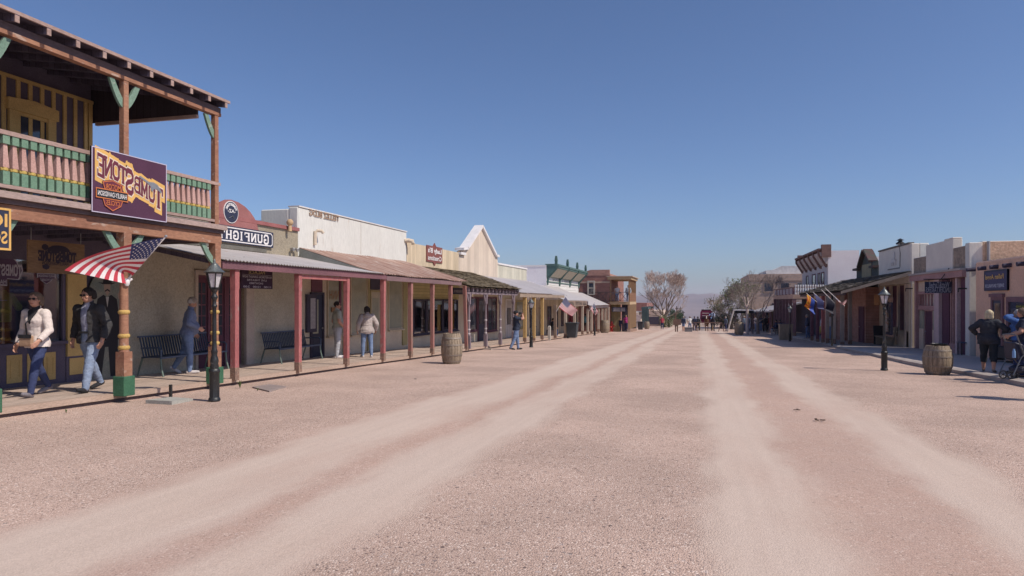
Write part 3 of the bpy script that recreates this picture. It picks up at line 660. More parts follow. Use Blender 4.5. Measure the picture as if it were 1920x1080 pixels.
poly('bar_backing', BLACKP, [(.04, .62), (.445, .62), (.445, .77), (.04, .77)], .016, T); ring('bar_line', ORANGE, [(.045, .625), (.44, .625), (.44, .765), (.045, .765)], .014, .017, T)
def stext(body, m, u, v, wu, hv, off=.02, bold=.01, par=None, f=su, X=None, name='lettering', rd=-1):
    yy, zz = f(u, v); X = X if X is not None else SXF
    a = f(0, 0); b = f(1, 1); return textmesh(body, m, par or T, (X+off, yy, zz), (0, rd, 0), wu*abs(b[0]-a[0]), hv*abs(b[1]-a[1]), (1, 0, 0), name, 0, bold)
stext('HARLEY-DAVIDSON', WHITEP, .243, .695, .36, .075); stext('MOTOR', ORANGE, .25, .575, .19, .085); stext('CYCLES', ORANGE, .25, .825, .17, .075)

# blue board at the frame's edge, wooden board, window decals, gunfighter board
bx = PX+.14; by1, bz1 = P(17, 392, bx); bz0 = P(17, 470, bx)[1]
T2 = sign_board('blue_sign', 'dark blue board with gold border hung under the balcony at the left edge', 'sign', bx, by1-.62, by1, bz0, bz1, NAVY, GOLD, .028)
f2 = lambda u, v: (by1-.62+.62*u, bz1-(bz1-bz0)*v)
stext('ICE', GOLD, .62, .29, .60, .32, .034, .02, T2, f2, bx); stext('SO', GOLD, .72, .70, .4, .30, .034, .02, T2, f2, bx)
wx = -10.35; wy0, wz1 = P(50, 449, wx); wy1 = PY(156, wx); wz0 = P(100, 513, wx)[1]
T3 = sign_board('wooden_sign', 'hanging plywood sign with dark burnt lettering below the balcony', 'sign', wx, wy0, wy1, wz0, wz1, M('plywood', (.27, .17, .09), (.20, .125, .07), st=(1, .2, 1)), None)
f3 = lambda u, v: (wy0+(wy1-wy0)*u, wz1-(wz1-wz0)*v)
mb = MB(); ch = MB()
for i, c in enumerate('TOMBSTONE'):
    u = .80-.60*i/8
    slab(mb, c, lambda a, b, k, u=u, c=c: (wx+.032+k, *f3(u-(a-.5)*.075, .46-(b-.5)*(.38 if c == 'S' else .30))), .1)
mb.build('lettering', flat('burnt_ink', (.025, .015, .03)), T3)
arch = [(.30, .30)]+[(.52-.2*math.cos(math.pi*k/10), .28-.18*math.sin(math.pi*k/10)) for k in range(11)]+[(.74, .30)]
poly('arch', MATS['burnt_ink'], arch, .033, T3, wx, f3); poly('arch_left', MATS['burnt_ink'], [(.28+.06*math.cos(k*.7), .19+.1*math.sin(k*.7)) for k in range(9)], .0335, T3, wx, f3)
stext('HARLEY-DAVIDSON', MATS['burnt_ink'], .46, .68, .46, .11, .034, .02, T3, f3, wx); poly('shield', MATS['burnt_ink'], [(.23, .76), (.30, .72), (.36, .76), (.35, .85), (.30, .89), (.24, .85)], .033, T3, wx, f3)
for u in (.06, .94): MB().tube([(wx+.015, f3(u, 0)[0], wz1), (wx+.015, f3(u, 0)[0], 2.6)], .006, 5).build('chain', GREYM, T3)
dx_ = WX-.04
def decal(label, px0, px1, py0, py1, kind):
    a, b = PY(px0, dx_), PY(px1, dx_); z1, z0 = P((px0+px1)/2, py0, dx_)[1], P((px0+px1)/2, py1, dx_)[1]
    t = thing('window_decal', label, 'decal', (dx_, (a+b)/2, z0)); f = lambda u, v: (a+(b-a)*u, z1-(z1-z0)*v); pale = flat('decal_pale', (.42, .40, .45)); dk = flat('decal_plum', (.09, .05, .10))
    if kind == 0:
        o = [(.0, .55), (.02, .3)]+[(.45-.43*math.cos(math.pi*k/10), .32-.31*math.sin(math.pi*k/10)) for k in range(11)]+[(.97, .30), (1, .5), (.9, .8), (.6, .78), (.6, 1), (.1, .96), (.08, .7)]
        poly('backing', pale, o, .003, t, dx_, f); poly('field', dk, [(.5+(u-.5)*.93, .5+(v-.5)*.92) for u, v in o], .005, t, dx_, f)
        m_ = MB()
        for i, c in enumerate('TOMBSTONE'): slab(m_, c, lambda a, b, k, i=i: (dx_+.008+k, *f(.91-.82*i/8-(a-.5)*.1, .5-(b-.5)*.34)), .02)
        m_.build('lettering', pale, t); stext('HARLEY', pale, .36, .87, .42, .13, .012, .02, t, f, dx_)
    else:
        o = [(.0, .05), (1, .05), (1, .45), (.82, .45), (.8, .65), (.5, 1), (.2, .65), (.18, .45), (0, .45)]
        poly('backing', pale, o, .003, t, dx_, f); poly('field', dk, [(.5+(u-.5)*.9, .5+(v-.5)*.9) for u, v in o], .005, t, dx_, f)
        stext('HARLEY-DAVIDSON', pale, .5, .26, .86, .22, .012, .02, t, f, dx_); stext('CYCLES', pale, .5, .6, .5, .18, .012, .02, t, f, dx_)
decal('large shop name decal with arched top on the left window glass', -34, 43, 476, 536, 0); decal('small shield decal on the window glass beneath the wooden sign', 69, 104, 512, 533, 1)
# things shown in the window
def shirt(label, y, x, z, c, s=1.):
    t = thing('display_shirt', label, 'shirt', (x, y, z)); m_ = MB(); m = M('cloth_'+label.split()[0], c, rough=.9)
    m_.lathe([(.15, 0), (.17, .05), (.165, .25), (.19, .42), (.17, .5), (.08, .57), (.06, .6)], (x, y, z), 14, .6)
    for q in (-1, 1): m_.cap((x, y+q*.15, z+.5), .06, (x+.03, y+q*.27, z+.28), .07, 8)
    m_.build('cloth', m, t, smooth=True); MB().tube([(x, y, z), (x, y, gz(9)+.1)], .02, 6).build('stand', GREYM, t)
shirt('yellow shirt on a stand behind the shop window', 9.85, -12.6, 1.02, (.55, .62, .10)); shirt('grey printed shirt on a stand at the window left', 8.95, -12.5, .92, (.16, .17, .2)); shirt('black shirt on a stand deep in the shop', 8.3, -13.1, .95, (.03, .03, .04))
t = thing('display_hat', 'white cap on a short stand in the shop window', 'hat', (-12.2, 9.35, .7)); m_ = MB(); m_.ell((-12.2, 9.35, 1.47), (.11, .1, .1)); m_.box(-12.15, -11.98, 9.27, 9.43, 1.42, 1.435); m_.build('crown', WHITEP, t, smooth=True)
MB().tube([(-12.2, 9.35, .66), (-12.2, 9.35, 1.42)], .02, 6).build('stand', GREYM, t)
t = thing('clothes_rack', 'dark rack of folded clothes at the back of the shop', 'rack', (-13.7, 9.2, gz(9)+.12)); m_ = MB(); m_.box(-13.9, -13.6, 8.0, 10.2, gz(9)+.12, .2)
for k in range(3): m_.box(-13.9, -13.6, 8.0, 10.2, .55+k*.5, .58+k*.5)
m_.build('shelves', TRIMD, t)
for k in range(16):
    yk = 8.1+(k % 8)*.26; zk = .58+(k//8)*.5; boxp('folded_cloth', M('cloth%d' % (k % 4), [(.1, .1, .14), (.25, .22, .22), (.12, .07, .1), (.35, .33, .33)][k % 4]), t, -13.85, -13.62, yk, yk+.2, zk+.001, zk+R.uniform(.1, .3))
# mural board of a gunfighter, between the pillar and the first turned post
gx = WX+.05; gy0, gy1 = 10.84, 11.62; gz0, gz1 = gz(11.3)+BW, 2.0
T4 = thing('gunfighter_board', 'tall painted board of a gunfighter in long black coat and hat', 'board', (gx, (gy0+gy1)/2, gz0))
arc = [(gy0, gz0), (gy1, gz0), (gy1, gz1-.35)]+[((gy0+gy1)/2+(gy1-gy0)/2*math.cos(math.pi*k/10), gz1-.35+.35*math.sin(math.pi*k/10)) for k in range(1, 10)]+[(gy0, gz1-.35)]
MB().prism(arc, planar(gx), .02).build('board', M('board_ground', (.30, .27, .22), (.16, .19, .17), sc_=2), T4)
fg = lambda u, v: (gy0+(gy1-gy0)*u, gz1-(gz1-gz0)*v); BK = flat('painted_black', (.012, .012, .018)); FL = flat('painted_flesh', (.33, .24, .19))
poly('face', FL, [(.42, .10), (.62, .10), (.62, .17), (.52, .225), (.42, .17)], .024, T4, gx, fg)
poly('hat', BK, [(.22, .095), (.38, .098), (.42, .03), (.62, .03), (.66, .098), (.82, .092), (.66, .112), (.38, .112)], .026, T4, gx, fg)
poly('moustache', BK, [(.44, .17), (.52, .155), (.60, .17), (.60, .185), (.52, .17), (.44, .185)], .0265, T4, gx, fg)
poly('coat', BK, [(.40, .21), (.52, .235), (.64, .21), (.82, .25), (.92, .45), (.95, .62), (.86, .64), (.84, .98), (.62, .98), (.55, .70), (.45, .70), (.34, .98), (.16, .98), (.16, .62), (.08, .60), (.14, .4), (.22, .25)], .0242, T4, gx, fg)
poly('shirt_front', flat('painted_shirt', (.42, .40, .38)), [(.47, .23), (.57, .23), (.52, .33)], .0262, T4, gx, fg)
poly('hand', FL, [(.84, .20), (.92, .18), (.93, .24), (.87, .25)], .0262, T4, gx, fg)
def marks(m, par, pos, xd, wid, hei, n, t, name='faint_lettering'):
    """a line of worn, unreadable painted strokes"""
    r = random.Random(int(wid*97)); mb = MB(); pos = Vector(pos); xd = Vector(xd)
    for k in range(n):
        if r.random() < .12: continue
        c = pos+xd*((k+.5)/n-.5)*wid; w_ = wid/n*.36
        for a, b, c2, d in ((-w_, -.5*hei, -w_, .5*hei), (w_*r.choice((.0, 1)), -.5*hei, w_*r.choice((.2, 1)), .5*hei), (-w_, r.choice((-.45, 0, .45))*hei, w_, r.choice((-.45, 0, .45))*hei)):
            p = c+xd*a+Vector((0, 0, b)); q = c+xd*c2+Vector((0, 0, d)); dd = (q-p).normalized(); nn = Vector((0, 0, dd.dot(xd)))-xd*dd.z
            mb.add([p+nn*t/2, q+nn*t/2, q-nn*t/2, p-nn*t/2], [(0, 1, 2, 3)])
    return mb.build(name, m, par)
# ================================================================== building B: stucco front with red pediment and red porch
XW = -11.7
B = thing('stucco_shop', 'low grey brown stucco shop with red curved pediment and red porch posts', 'building', (XW, 14.5, gz(14.5)))
by0, by1_ = 11.72, 18.22; topB = 3.52
d0, d1 = PY(366, XW)+.05, PY(458, XW)                         # double doors
w_ = MB(); w_.box(XW-.3, XW, by0, d0, -.9, topB); w_.box(XW-.3, XW, d1, by1_, -.9, topB); w_.box(XW-.3, XW, d0, d1, 2.05, topB)
w_.mat(1).box(XW-.001, XW+.006, by0, d0-.09, -.8, 2.60); w_.box(XW-.001, XW+.006, d1+.33, by1_, -.8, 2.60); w_.box(XW-.001, XW+.006, d0-.09, d1+.33, 2.2, 2.60)
w_.mat(0).box(-20, XW-.3, 10.9, by1_, -.9, 3.2); w_.box(XW-.3, XW-.001, 10.87, by0, -.9, topB)
w_.build('wall', [STUC, STUCD], B)
mb = MB(); mb.box(XW-.32, XW+.06, 10.9, by1_, topB, topB+.10); mb.build('coping', M('red_coping', (.33, .13, .125), (.27, .10, .10)), B)
py0, py1 = PY(392, XW), PY(474, XW)+.15; pc = PY(430, XW); hp = P(428, 374, XW)[1]
ped = [(py0-.2, topB-.42), (py1+.25, topB-.42), (py1, topB-.12)]
for k in range(1, 12):
    t = k/12*math.pi; ped.append((pc+(py1-pc)*math.cos(t) if math.cos(t) > 0 else pc+(pc-py0)*math.cos(t), topB-.12+(hp-topB+.12)*(math.sin(t)**1.25)))
ped.append((py0, topB-.12))
MB().prism(ped, planar(XW+.004), .05).build('pediment', M('pediment_red', (.33, .14, .135), (.28, .115, .11)), B)
cy, cz = PY(429, XW), P(429, 398, XW)[1]; er = .285
T = thing('emblem_sign', 'round navy emblem with white ring and lettering on the red pediment', 'sign', (XW+.06, cy, cz-er))
circ = lambda q, n=28: [(cy+er*q*math.cos(2*math.pi*k/n), cz+er*q*math.sin(2*math.pi*k/n)) for k in range(n)]
MB().prism(circ(1), planar(XW+.055), .02).build('disc', WHITEP, T); MB().prism(circ(.94), planar(XW+.06), .018).build('field', NAVY, T)
textmesh('-AZ-', WHITEP, T, (XW+.08, cy, cz+.03), (0, -1, 0), .30, .09, (1, 0, 0), bold=.02)
for i, c in enumerate('TOMBSTONE'):
    a = rad(155-130*i/8); slm = MB(); ux = Vector((0, -math.sin(a), 0))
    m_ = MB(); slab(m_, c, lambda p, q, k, a=a: (XW+.08+k, cy-(er*(.60+.22*q)*math.cos(a)+(p-.5)*.055*math.sin(a)), cz+er*(.60+.22*q)*math.sin(a)-(p-.5)*.055*math.cos(a)), .08); m_.build('lettering', WHITEP, T)
m_ = MB(); m_.bar((XW+.081, cy-.12, cz-.17), (XW+.081, cy+.05, cz-.09), .035, .004); m_.bar((XW+.081, cy+.05, cz-.09), (XW+.081, cy+.08, cz-.18), .05, .004); m_.build('revolver_emblem', GREYM, T)
# long name board
sy1 = PY(508.5, XW); sz1, sz0 = P(508, 436.5, XW)[1], P(508, 465, XW)[1]; sy0 = 11.9
T = sign_board('name_board', 'long navy name board with white slab lettering on the stucco parapet', 'sign', XW+.02, sy0, sy1, sz0, sz1, NAVY, None, .02, .05)
X_ = XW+.07; f = lambda u, v: (sy0+(sy1-sy0)*u, sz1-(sz1-sz0)*v)
ring('white_line', WHITEP, [(.012, .17), (.988, .17), (.988, .83), (.012, .83)] if 0 else [(.01, .22), (.022, .1), (.975, .1), (.988, .22), (.988, .80), (.975, .90), (.022, .90), (.01, .80)], .028, .006, T, X_, f)
m_ = MB(); yy = sy1-.22
for i, c in enumerate('GUNFIGHT PALACE'):
    wd = {' ': .24, 'I': .17}.get(c, .262)*(1.0)
    big = c in 'GP' and i in (0, 9)
    if c != ' ': slab(m_, c, lambda a, b, k, yy=yy, wd=wd, big=big: (X_+.008+k, yy-wd*.93*a, sz0+(sz1-sz0)*((.17 if big else .21)+(.62 if big else .54)*b)), .0)
    yy -= wd*1.06
m_.build('lettering', WHITEP, T)
# door surround, doors, transom
mb = MB(); mb.box(XW, XW+.05, d0-.09, d0, -.5, 2.16); mb.box(XW, XW+.07, d1, d1+.33, -.6, 2.25); mb.box(XW, XW+.05, d0, d1, 2.06, 2.16)
mb.build('door_surround', M('stone_trim', (.46, .40, .35), (.40, .34, .30)), B)
dm = (d0+d1)/2
for a, b in ((d0+.02, d0+(d1-d0)*.32), (d0+(d1-d0)*.33, d0+(d1-d0)*.665), (d0+(d1-d0)*.675, d1-.02)):
    door(B, MAROON, MAROOND, XW-.14, a+.07, b-.07, gz(15)+BW, 2.0, GLASSD, gzz=(.34, .94), gy=(.14, .86), mull=(.5,), tr=(.2, .4, .6, .8), knob=False)
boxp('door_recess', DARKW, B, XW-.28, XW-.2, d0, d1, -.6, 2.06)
# porch: corrugated sheet, fascia, posts
zE = 2.235; pY0, pY1 = 11.5, 18.55
corrugated('porch_roof', GALV, B, pY0, pY1, XW+.02, 2.74, -9.02, zE)
boxp('fascia', REDF, B, -9.13, -9.07, pY0, pY1+.3, 2.06, zE-.03)
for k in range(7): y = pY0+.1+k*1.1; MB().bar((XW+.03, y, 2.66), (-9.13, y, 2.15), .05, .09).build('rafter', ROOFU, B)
boxp('flashing', M('dark_flashing', (.16, .15, .13)), B, XW+.01, XW+.05, 11.75, 16.6, 2.76, 2.86)  # dark strip along the wall just above the porch sheet
for px in (440, 559, 649.5, 718):
    y = PY(px, -9.18); square_post(B, RED, -9.18, y, gz(y)+BW, 2.055, .062, lean=.004*(px > 600))
boxp('brace_beam', RED, B, -9.23, -9.13, PY(559, -9.18)+.07, PY(649.5, -9.18)-.07, 1.95, 2.045)
# flood lamp on the parapet, ball vent behind
t = thing('flood_lamp', 'small grey flood lamp on the stucco wall above the porch sheet', 'lamp', V3(546, 476, XW)); y, z = P(546, 470, XW)
m_ = MB(); m_.box(XW, XW+.05, y-.06, y+.06, z-.02, z+.08)
for q in (-.1, .1): m_.cap((XW+.04, y, z+.03), .02, (XW+.12, y+q, z+.06), .02, 6); m_.lathe([(.03, 0), (.065, .09), (.06, .1)], (XW+.14, y+q, z-.03), 10)
m_.build('head', GREYM, t, smooth=True)
t = thing('roof_vent', 'round tan ball on the red coping against the white side wall', 'vent', (-12.6, 17.4, 3.6)); xq, zq = Q(543.5, 417, 17.6)
m_ = MB(); m_.ell((xq, 17.6, zq), (.10, .10, .10)); m_.lathe([(.06, 0), (.05, .2)], (xq, 17.6, zq-.26), 10); m_.build('ball', M('tan_ball', (.55, .38, .22)), t, smooth=True)
# hanging show-times board
hx = -9.75; hy0, hy1 = PY(450, hx), PY(509, hx); hz1, hz0 = P(480, 500, hx)[1], P(509, 542, hx)[1]
T = sign_board('showtimes_board', 'dark plum hanging board of show times under the red porch', 'sign', hx, hy0, hy1, hz0, hz1, M('plum_black', (.045, .022, .04), (.035, .018, .033)), None, .02, .03)
f = lambda u, v: (hy0+(hy1-hy0)*u, hz1-(hz1-hz0)*v); PL = flat('pale_lettering', (.45, .40, .42)); GL_ = flat('dull_gold', (.36, .27, .12))
for b_, m_, u, v, wu, hv in (('GUNFIGHT', GL_, .45, .10, .62, .14), ('PALACE', GL_, .48, .27, .52, .14), ('AN HISTORICAL GUNFIGHT SHOW', PL, .5, .47, .94, .10), ('LIVE THEATRE', PL, .48, .62, .62, .085), ('SHOWTIMES', PL, .46, .76, .44, .085), ('11:00   12:00   2:00', PL, .5, .92, .88, .09)):
    stext(b_, m_, u, v, wu, hv, .034, .015, T, f, hx)
poly('rule', PL, [(.03, .375), (.97, .375), (.97, .385), (.03, .385)], .034, T, hx, f)
for u in (.1, .9): MB().tube([(hx+.015, f(u, 0)[0], hz1), (hx+.015, f(u, 0)[0], 2.4)], .006, 5).build('chain', GREYM, T)

# ================================================================== building C: white plaster parapet, rusty porch
C = thing('white_parapet_store', 'white plastered store with tall plain parapet and rusty sheet porch', 'building', (XW, 22, gz(22)))
cY0, cY1 = 18.22, 26.2
mb = MB(); mb.box(XW-.32, XW, cY0, cY1, 2.75, 4.27); mb.mat(1).box(XW-.32, XW-.002, cY0, cY1, -1.1, 2.75)
mb.mat(0); mb.box(-13.0, XW-.32, cY0, cY0+.3, 2.5, 4.22); mb.box(-14.7, -13.0, cY0, cY0+.3, 2.5, 3.9); mb.box(-16.2, -14.7, cY0, cY0+.3, 2.5, 3.56); mb.box(-20, XW-.32, cY0+.3, cY1, -1.1, 3.3)
mb.build('wall', [WHITE, TANP], C, bevel=.03)
boxp('coping', M('grey_coping', (.70, .68, .66)), C, XW-.35, XW+.03, cY0+.02, cY1, 4.272, 4.31)
boxp('wall_joint', M('grey_streak', (.55, .5, .45)), C, XW, XW+.006, 22.2, 22.225, 3.05, 4.27)
RUL = M('rusted_letters', (.36, .23, .15), (.25, .16, .11))
a, b = PY(579, XW), PY(635, XW); zt = P(607, 404, XW)[1]
L = textmesh('TELLEZ BLDG', RUL, C, (XW+.03, (a+b)/2, zt), (0, -1, 0), b-a, .2, (1, 0, 0), 'wall_lettering', 0, .025)
def canale(px, py, par, m, dz=-.35):
    y, z = P(px, py, XW); m_ = MB(); m_.tube([(XW-.05, y, z), (XW+.10, y, z), (XW+.14, y, z-.04), (XW+.14, y, z+dz)], .05, 8); return m_.build('downpipe', m, par, smooth=True)
y, z = P(589, 434, XW); MB().tube([(XW+.05, y-.02, z-.42), (XW+.05, y-.02, z), (XW+.09, y+.02, z+.03), (XW+.2, y+.12, z+.02), (XW+.24, y+.14, z-.05)], .05, 8).build('downpipe', M('cream_pipe', (.66, .56, .44)), C, smooth=True)
y, z = P(762, 452, XW); MB().tube([(XW-.02, y-.15, z), (XW+.12, y-.05, z+.02), (XW+.28, y, z-.02), (XW+.31, y, z-.14)], .09, 9).build('downpipe', MATS['cream_pipe'], C, smooth=True)
corrugated('porch_roof', RUST, C, 18.28, 26.25, XW+.01, 3.04, -9.04, 2.22, pitch=.19, amp=.016, sag=.05)
MB().add([(XW+.02, 18.27, 2.76), (-9.1, 18.27, 2.2), (-9.1, 18.27, 2.21), (XW+.02, 18.27, 3.02)], [(0, 1, 2, 3)]).add([(XW+.02, 18.30, 2.76), (-9.1, 18.30, 2.2), (-9.1, 18.30, 2.21), (XW+.02, 18.30, 3.02)], [(3, 2, 1, 0)]).build('roof_end', M('grey_green_board', (.25, .26, .24)), C)
for k in range(8): y = 18.6+k*1.0; MB().bar((XW+.03, y, 2.93), (-9.13, y, 2.13), .05, .09).build('rafter', ROOFU, C)
boxp('fascia', M('worn_fascia', (.22, .14, .145), (.16, .1, .11), st=(1, .3, 1)), C, -9.13, -9.07, 18.87, 25.6, 2.03, 2.17)
for px, ln in ((769.5, 0), (810.5, .0), (844.5, 0), (874.5, -.09)):
    y = PY(px, -9.18); square_post(C, REDW, -9.18, y, gz(y)+BW, 2.03, .062, lean=ln)
GPL = M('glass_blind', (.40, .40, .30), (.33, .34, .27), rough=.1, spec=.8, bump=0)
y0, y1 = PY(578, XW), PY(604, XW)
zb = gz(19.3)+BW
d = door(C, DARKW, NAVY, XW, y0+.15, y1-.02, zb, 1.62, PALEWIN, gzz=(.38, .92), gy=(.12, .62)); boxp('transom', MAROON, d, XW+.0, XW+.03, y0+.15, y1-.02, 1.70, 2.2)
window(C, TANW, GPL, XW, PY(614, XW), PY(642, XW), .32, 2.25, .05); window(C, TANW, GPL, XW, PY(657, XW), PY(687, XW), .28, 2.25, .05)
boxp('maroon_strip', MAROON, C, XW, XW+.05, PY(635, XW), PY(638, XW), .3, 2.3)
d = door(C, M('tan_frame', (.38, .32, .18)), M('cream_door', (.48, .43, .33)), XW, PY(694, XW), PY(712, XW), gz(23.3)+BW, 1.75, GPL, gzz=(.32, .9)); boxp('transom', DARKW, d, XW, XW+.03, PY(694, XW), PY(712, XW), 1.85, 2.3)
window(C, TANW, GPL, XW, PY(728, XW), PY(753, XW), .34, 2.25, .06)
for px0, px1 in ((642.5, 646), (687.5, 691), (714.5, 719), (753.5, 762)): boxp('pilaster', M('olive_trim', (.40, .34, .17), (.34, .29, .15)), C, XW, XW+.05, PY(px0, XW), PY(px1, XW), gz(22)+BW+.05, 2.7)
boxp('cornice_strip', DARKW, C, XW, XW+.06, PY(657, XW), PY(687, XW), 2.33, 2.42)
# notice case and poster
y0, y1 = PY(572, XW), PY(589.5, XW); T = thing('notice_case', 'dark wooden notice case with white paper on the wall beside the door', 'notice case', (XW, (y0+y1)/2, .42))
m_ = MB(); m_.box(XW+.005, XW+.09, y0, y1, .44, 1.62); m_.build('frame', DARKW, T); boxp('paper', M('pale_paper', (.45, .43, .45), (.35, .33, .36), sc_=14), T, XW+.09, XW+.096, y0+.16, y1-.09, .55, 1.5)
yn, zn = P(624, 553, XW); T = thing('window_lettering', 'gold letters and small framed picture in the shop window by the door', 'sign', (XW+.05, yn, zn-.2))
textmesh('NNH', M('dull_copper', (.33, .17, .08)), T, (XW+.05, yn, zn), (0, -1, 0), .62, .3, (1, 0, 0), bold=-.0); 
yn, zn = P(627, 582, XW); boxp('picture', M('picture_tan', (.35, .2, .1)), T, XW+.03, XW+.05, yn-.25, yn+.25, zn-.06, zn+.1)

# ================================================================== building D: cream board front
D = thing('cream_board_store', 'cream vertical board store front with small maroon sign and shingle porch', 'building', (XW, 29.3, gz(29.3)))
dY0, dY1 = 26.2, 32.55
mb = MB(); mb.box(XW-.3, XW, dY0, dY1, 1.9, 3.86); w0, w1, wz0, wz1 = PY(773.5, XW), PY(857, XW), gz(29.5)+.74, 1.46; mb.mat(1).box(XW-.3, XW-.002, dY0, w0, -1.2, 1.9); mb.box(XW-.3, XW-.002, w1, dY1, -1.2, 1.9); mb.box(XW-.3, XW-.002, w0, w1, -1.2, wz0); mb.box(XW-.3, XW-.002, w0, w1, wz1, 1.9); mb.mat(0).box(-20, XW-1.3, dY0, dY1, -1.2, 3.3); mb.mat(2).box(XW-.003, XW+.012, dY0, dY1, 1.5, 2.85)
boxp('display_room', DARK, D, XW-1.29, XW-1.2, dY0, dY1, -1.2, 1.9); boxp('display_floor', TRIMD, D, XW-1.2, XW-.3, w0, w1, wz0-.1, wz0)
mb.build('wall', [CREAMW, TANP, OLIVE], D); boxp('ceiling', TRIMD, D, XW-1.2, XW-.3, dY0, dY1, 1.95, 2.0)
rg = random.Random(5)
for q, (pa, pb) in enumerate(((773.5, 798), (799, 828), (829.5, 857))):
    window(D, DARKW, GLASS, XW+.012, PY(pa, XW)+.05, PY(pb, XW)-.05, wz0+.03, wz1-.04, .06, mull=() if q == 0 else (.45,))
GD = [M('goods%d' % k, c) for k, c in enumerate(((.45, .40, .36), (.10, .13, .25), (.35, .12, .10), (.55, .5, .48), (.2, .25, .2), (.5, .36, .2)))]
for lev in range(3):
    zz = wz0+.02+lev*.62; boxp('display_shelf', TRIMD, D, XW-.9, XW-.35, w0, w1, zz-.02, zz)
    yy = w0+.1
    while yy < w1-.2:
        wd, hh = rg.uniform(.08, .3), rg.uniform(.15, .5); m_ = MB(); x_ = XW-rg.uniform(.45, .7)
        if rg.random() < .5: m_.box(x_-.1, x_, yy, yy+wd, zz+.001, zz+hh)
        else: m_.lathe([(wd*.35, 0), (wd*.4, hh*.5), (wd*.15, hh*.75), (wd*.18, hh)], (x_, yy+wd/2, zz+.001), 8)
        m_.build('display_goods', rg.choice(GD), D); yy += wd+rg.uniform(.03, .25)
boxp('blue_valance', MATS['pale_blue_paint'], D, XW+.024, XW+.028, PY(799, XW)+.1, PY(828, XW), 1.25, 1.42)
a, b = PY(798.5, XW), PY(828, XW); z1, z0 = P(813, 462, XW)[1], P(813, 492, XW)[1]; m_c = M('maroon_board', (.25, .09, .08), (.2, .07, .065))
T = thing('maroon_sign', 'small maroon sign with white blackletter lettering on the cream boards', 'sign', (XW, (a+b)/2, z0)); yc = (a+b)/2
MB().prism([(a, z0), (yc-.2, z0), (yc, z0-.16), (yc+.2, z0), (b, z0), (b, z1), (yc+.2, z1), (yc, z1+.16), (yc-.2, z1), (a, z1)], planar(XW+.01), .03).build('board', m_c, T)
textmesh("Lady B's", WHITEP, T, (XW+.044, yc, z0+(z1-z0)*.68), (0, -1, 0), (b-a)*.86, .30, (1, 0, 0), bold=.03); textmesh('Creations', WHITEP, T, (XW+.044, yc, z0+(z1-z0)*.26), (0, -1, 0), (b-a)*.86, .22, (1, 0, 0), bold=.02)
SH = shingles('shingle_roof', SHING, D, 26.35, 34.6, XW+.01, 2.92, -8.98, 2.02, rows=12, wid=.24, seed=3)
# the shingle porch runs across D and E: front beam with lookout blocks, turned grey posts, braces
GP = M('grey_plum_post', (.24, .19, .21), (.19, .15, .17), st=(1, 1, .3)); GPW = M('pale_post_ring', (.5, .45, .46))
boxp('porch_beam', GP, D, -9.26, -9.14, 26.3, 34.6, 1.70, 1.78)
for k in range(15): y = 26.4+k*.57; boxp('lookout', GP, D, -9.14, -9.04, y, y+.07, 1.80, 1.97)
boxp('soffit_board', TRIMD, D, -9.24, -9.18, 26.3, 34.6, 1.782, 1.98)
for px in (879, 910.5, 938, 962.5):
    y = PY(px, -9.18); turned_post(D, GP, GPW, -9.18, y, gz(y)+BW, 1.70, .075, .055, low=.55, up=.42)
    for s in (-1, 1): bracket(D, GP, -9.18, y, 1.70, .26, s, H=.36)
hy0, hy1 = PY(847, -10), PY(871, -10); z1, z0 = P(860, 540, -10)[1], P(860, 552, -10)[1]
T = sign_board('navy_hanging_board', 'dark navy board with faint lettering hung beneath the shingle porch end', 'sign', -10, hy0, hy1, z0, z1, NAVY); marks(PL, T, (-9.965, (hy0+hy1)/2, (z1+z0)/2), (0, -1, 0), (hy1-hy0)*.8, .12, 14, .02)

# ================================================================== building E: cream gable
E_ = thing('gable_store', 'cream board store with steep white edged gable front', 'building', (XW, 36, gz(36)))
e0, e1 = 32.55, 39.5; pk = (PY(902, XW), P(902, 427, XW)[1]); sh0 = P(873, 472, XW); sh1 = P(931, 478, XW)
zl = 3.98; zr = 4.22
poly_ = [(e0, -1.3), (e1, -1.3), (e1, zr-.35), (sh1[0]+.0, zr-.35), (sh1[0], zr), (pk[0]+.25, pk[1]), (pk[0]-.2, pk[1]), (sh0[0]+.1, zl+.0), (e0+.0, zl), (e0, zl-.2)]
poly_ = [(e0, 1.9), (e1, 1.9), (e1, 4.02), (38.9, 4.1), (pk[0]+.2, pk[1]), (pk[0]-.2, pk[1]), (33.7, 4.12), (33.35, 4.05), (33.35, 3.75), (e0, 3.75)]
mb = MB(); mb.prism(poly_, planar(XW-.3), .3); mb.mat(1).box(XW-.3, XW-.002, e0, e1, -1.4, 1.9); mb.mat(0).box(-20, XW-.3, e0, e1, -1.4, 3.2); mb.mat(2).box(XW-.29, XW-.15, 33.1, 33.35, 3.4, 3.98); mb.build('wall', [CREAMG, TANP, M('tan_chimney', (.5, .33, .16))], E_)
m_ = MB()
for p, q in (((33.75, 4.12), (pk[0], pk[1]+.04)), ((pk[0], pk[1]+.04), (39.0, 4.08)), ((33.0, 4.02), (33.8, 4.12)), ((32.6, 3.78), (33.35, 3.78)), ((38.95, 4.08), (39.5, 4.06))):
    m_.bar((XW-.12, p[0], p[1]+.05), (XW-.12, q[0], q[1]+.05), .5, .13)
m_.build('coping', WHITEP, E_)
m_ = MB(); m_.add([(XW-.3, 33.7, 4.1), (XW-.3, pk[0], pk[1]-.1), (-12.1, pk[0], pk[1]-.1), (-12.1, 33.7, 4.1)], [(0, 1, 2, 3)]); m_.add([(XW-.3, 38.95, 4.1), (XW-.3, pk[0], pk[1]-.1), (-12.1, pk[0], pk[1]-.1), (-12.1, 38.95, 4.1)], [(3, 2, 1, 0)]); m_.build('roof', REDW, E_)
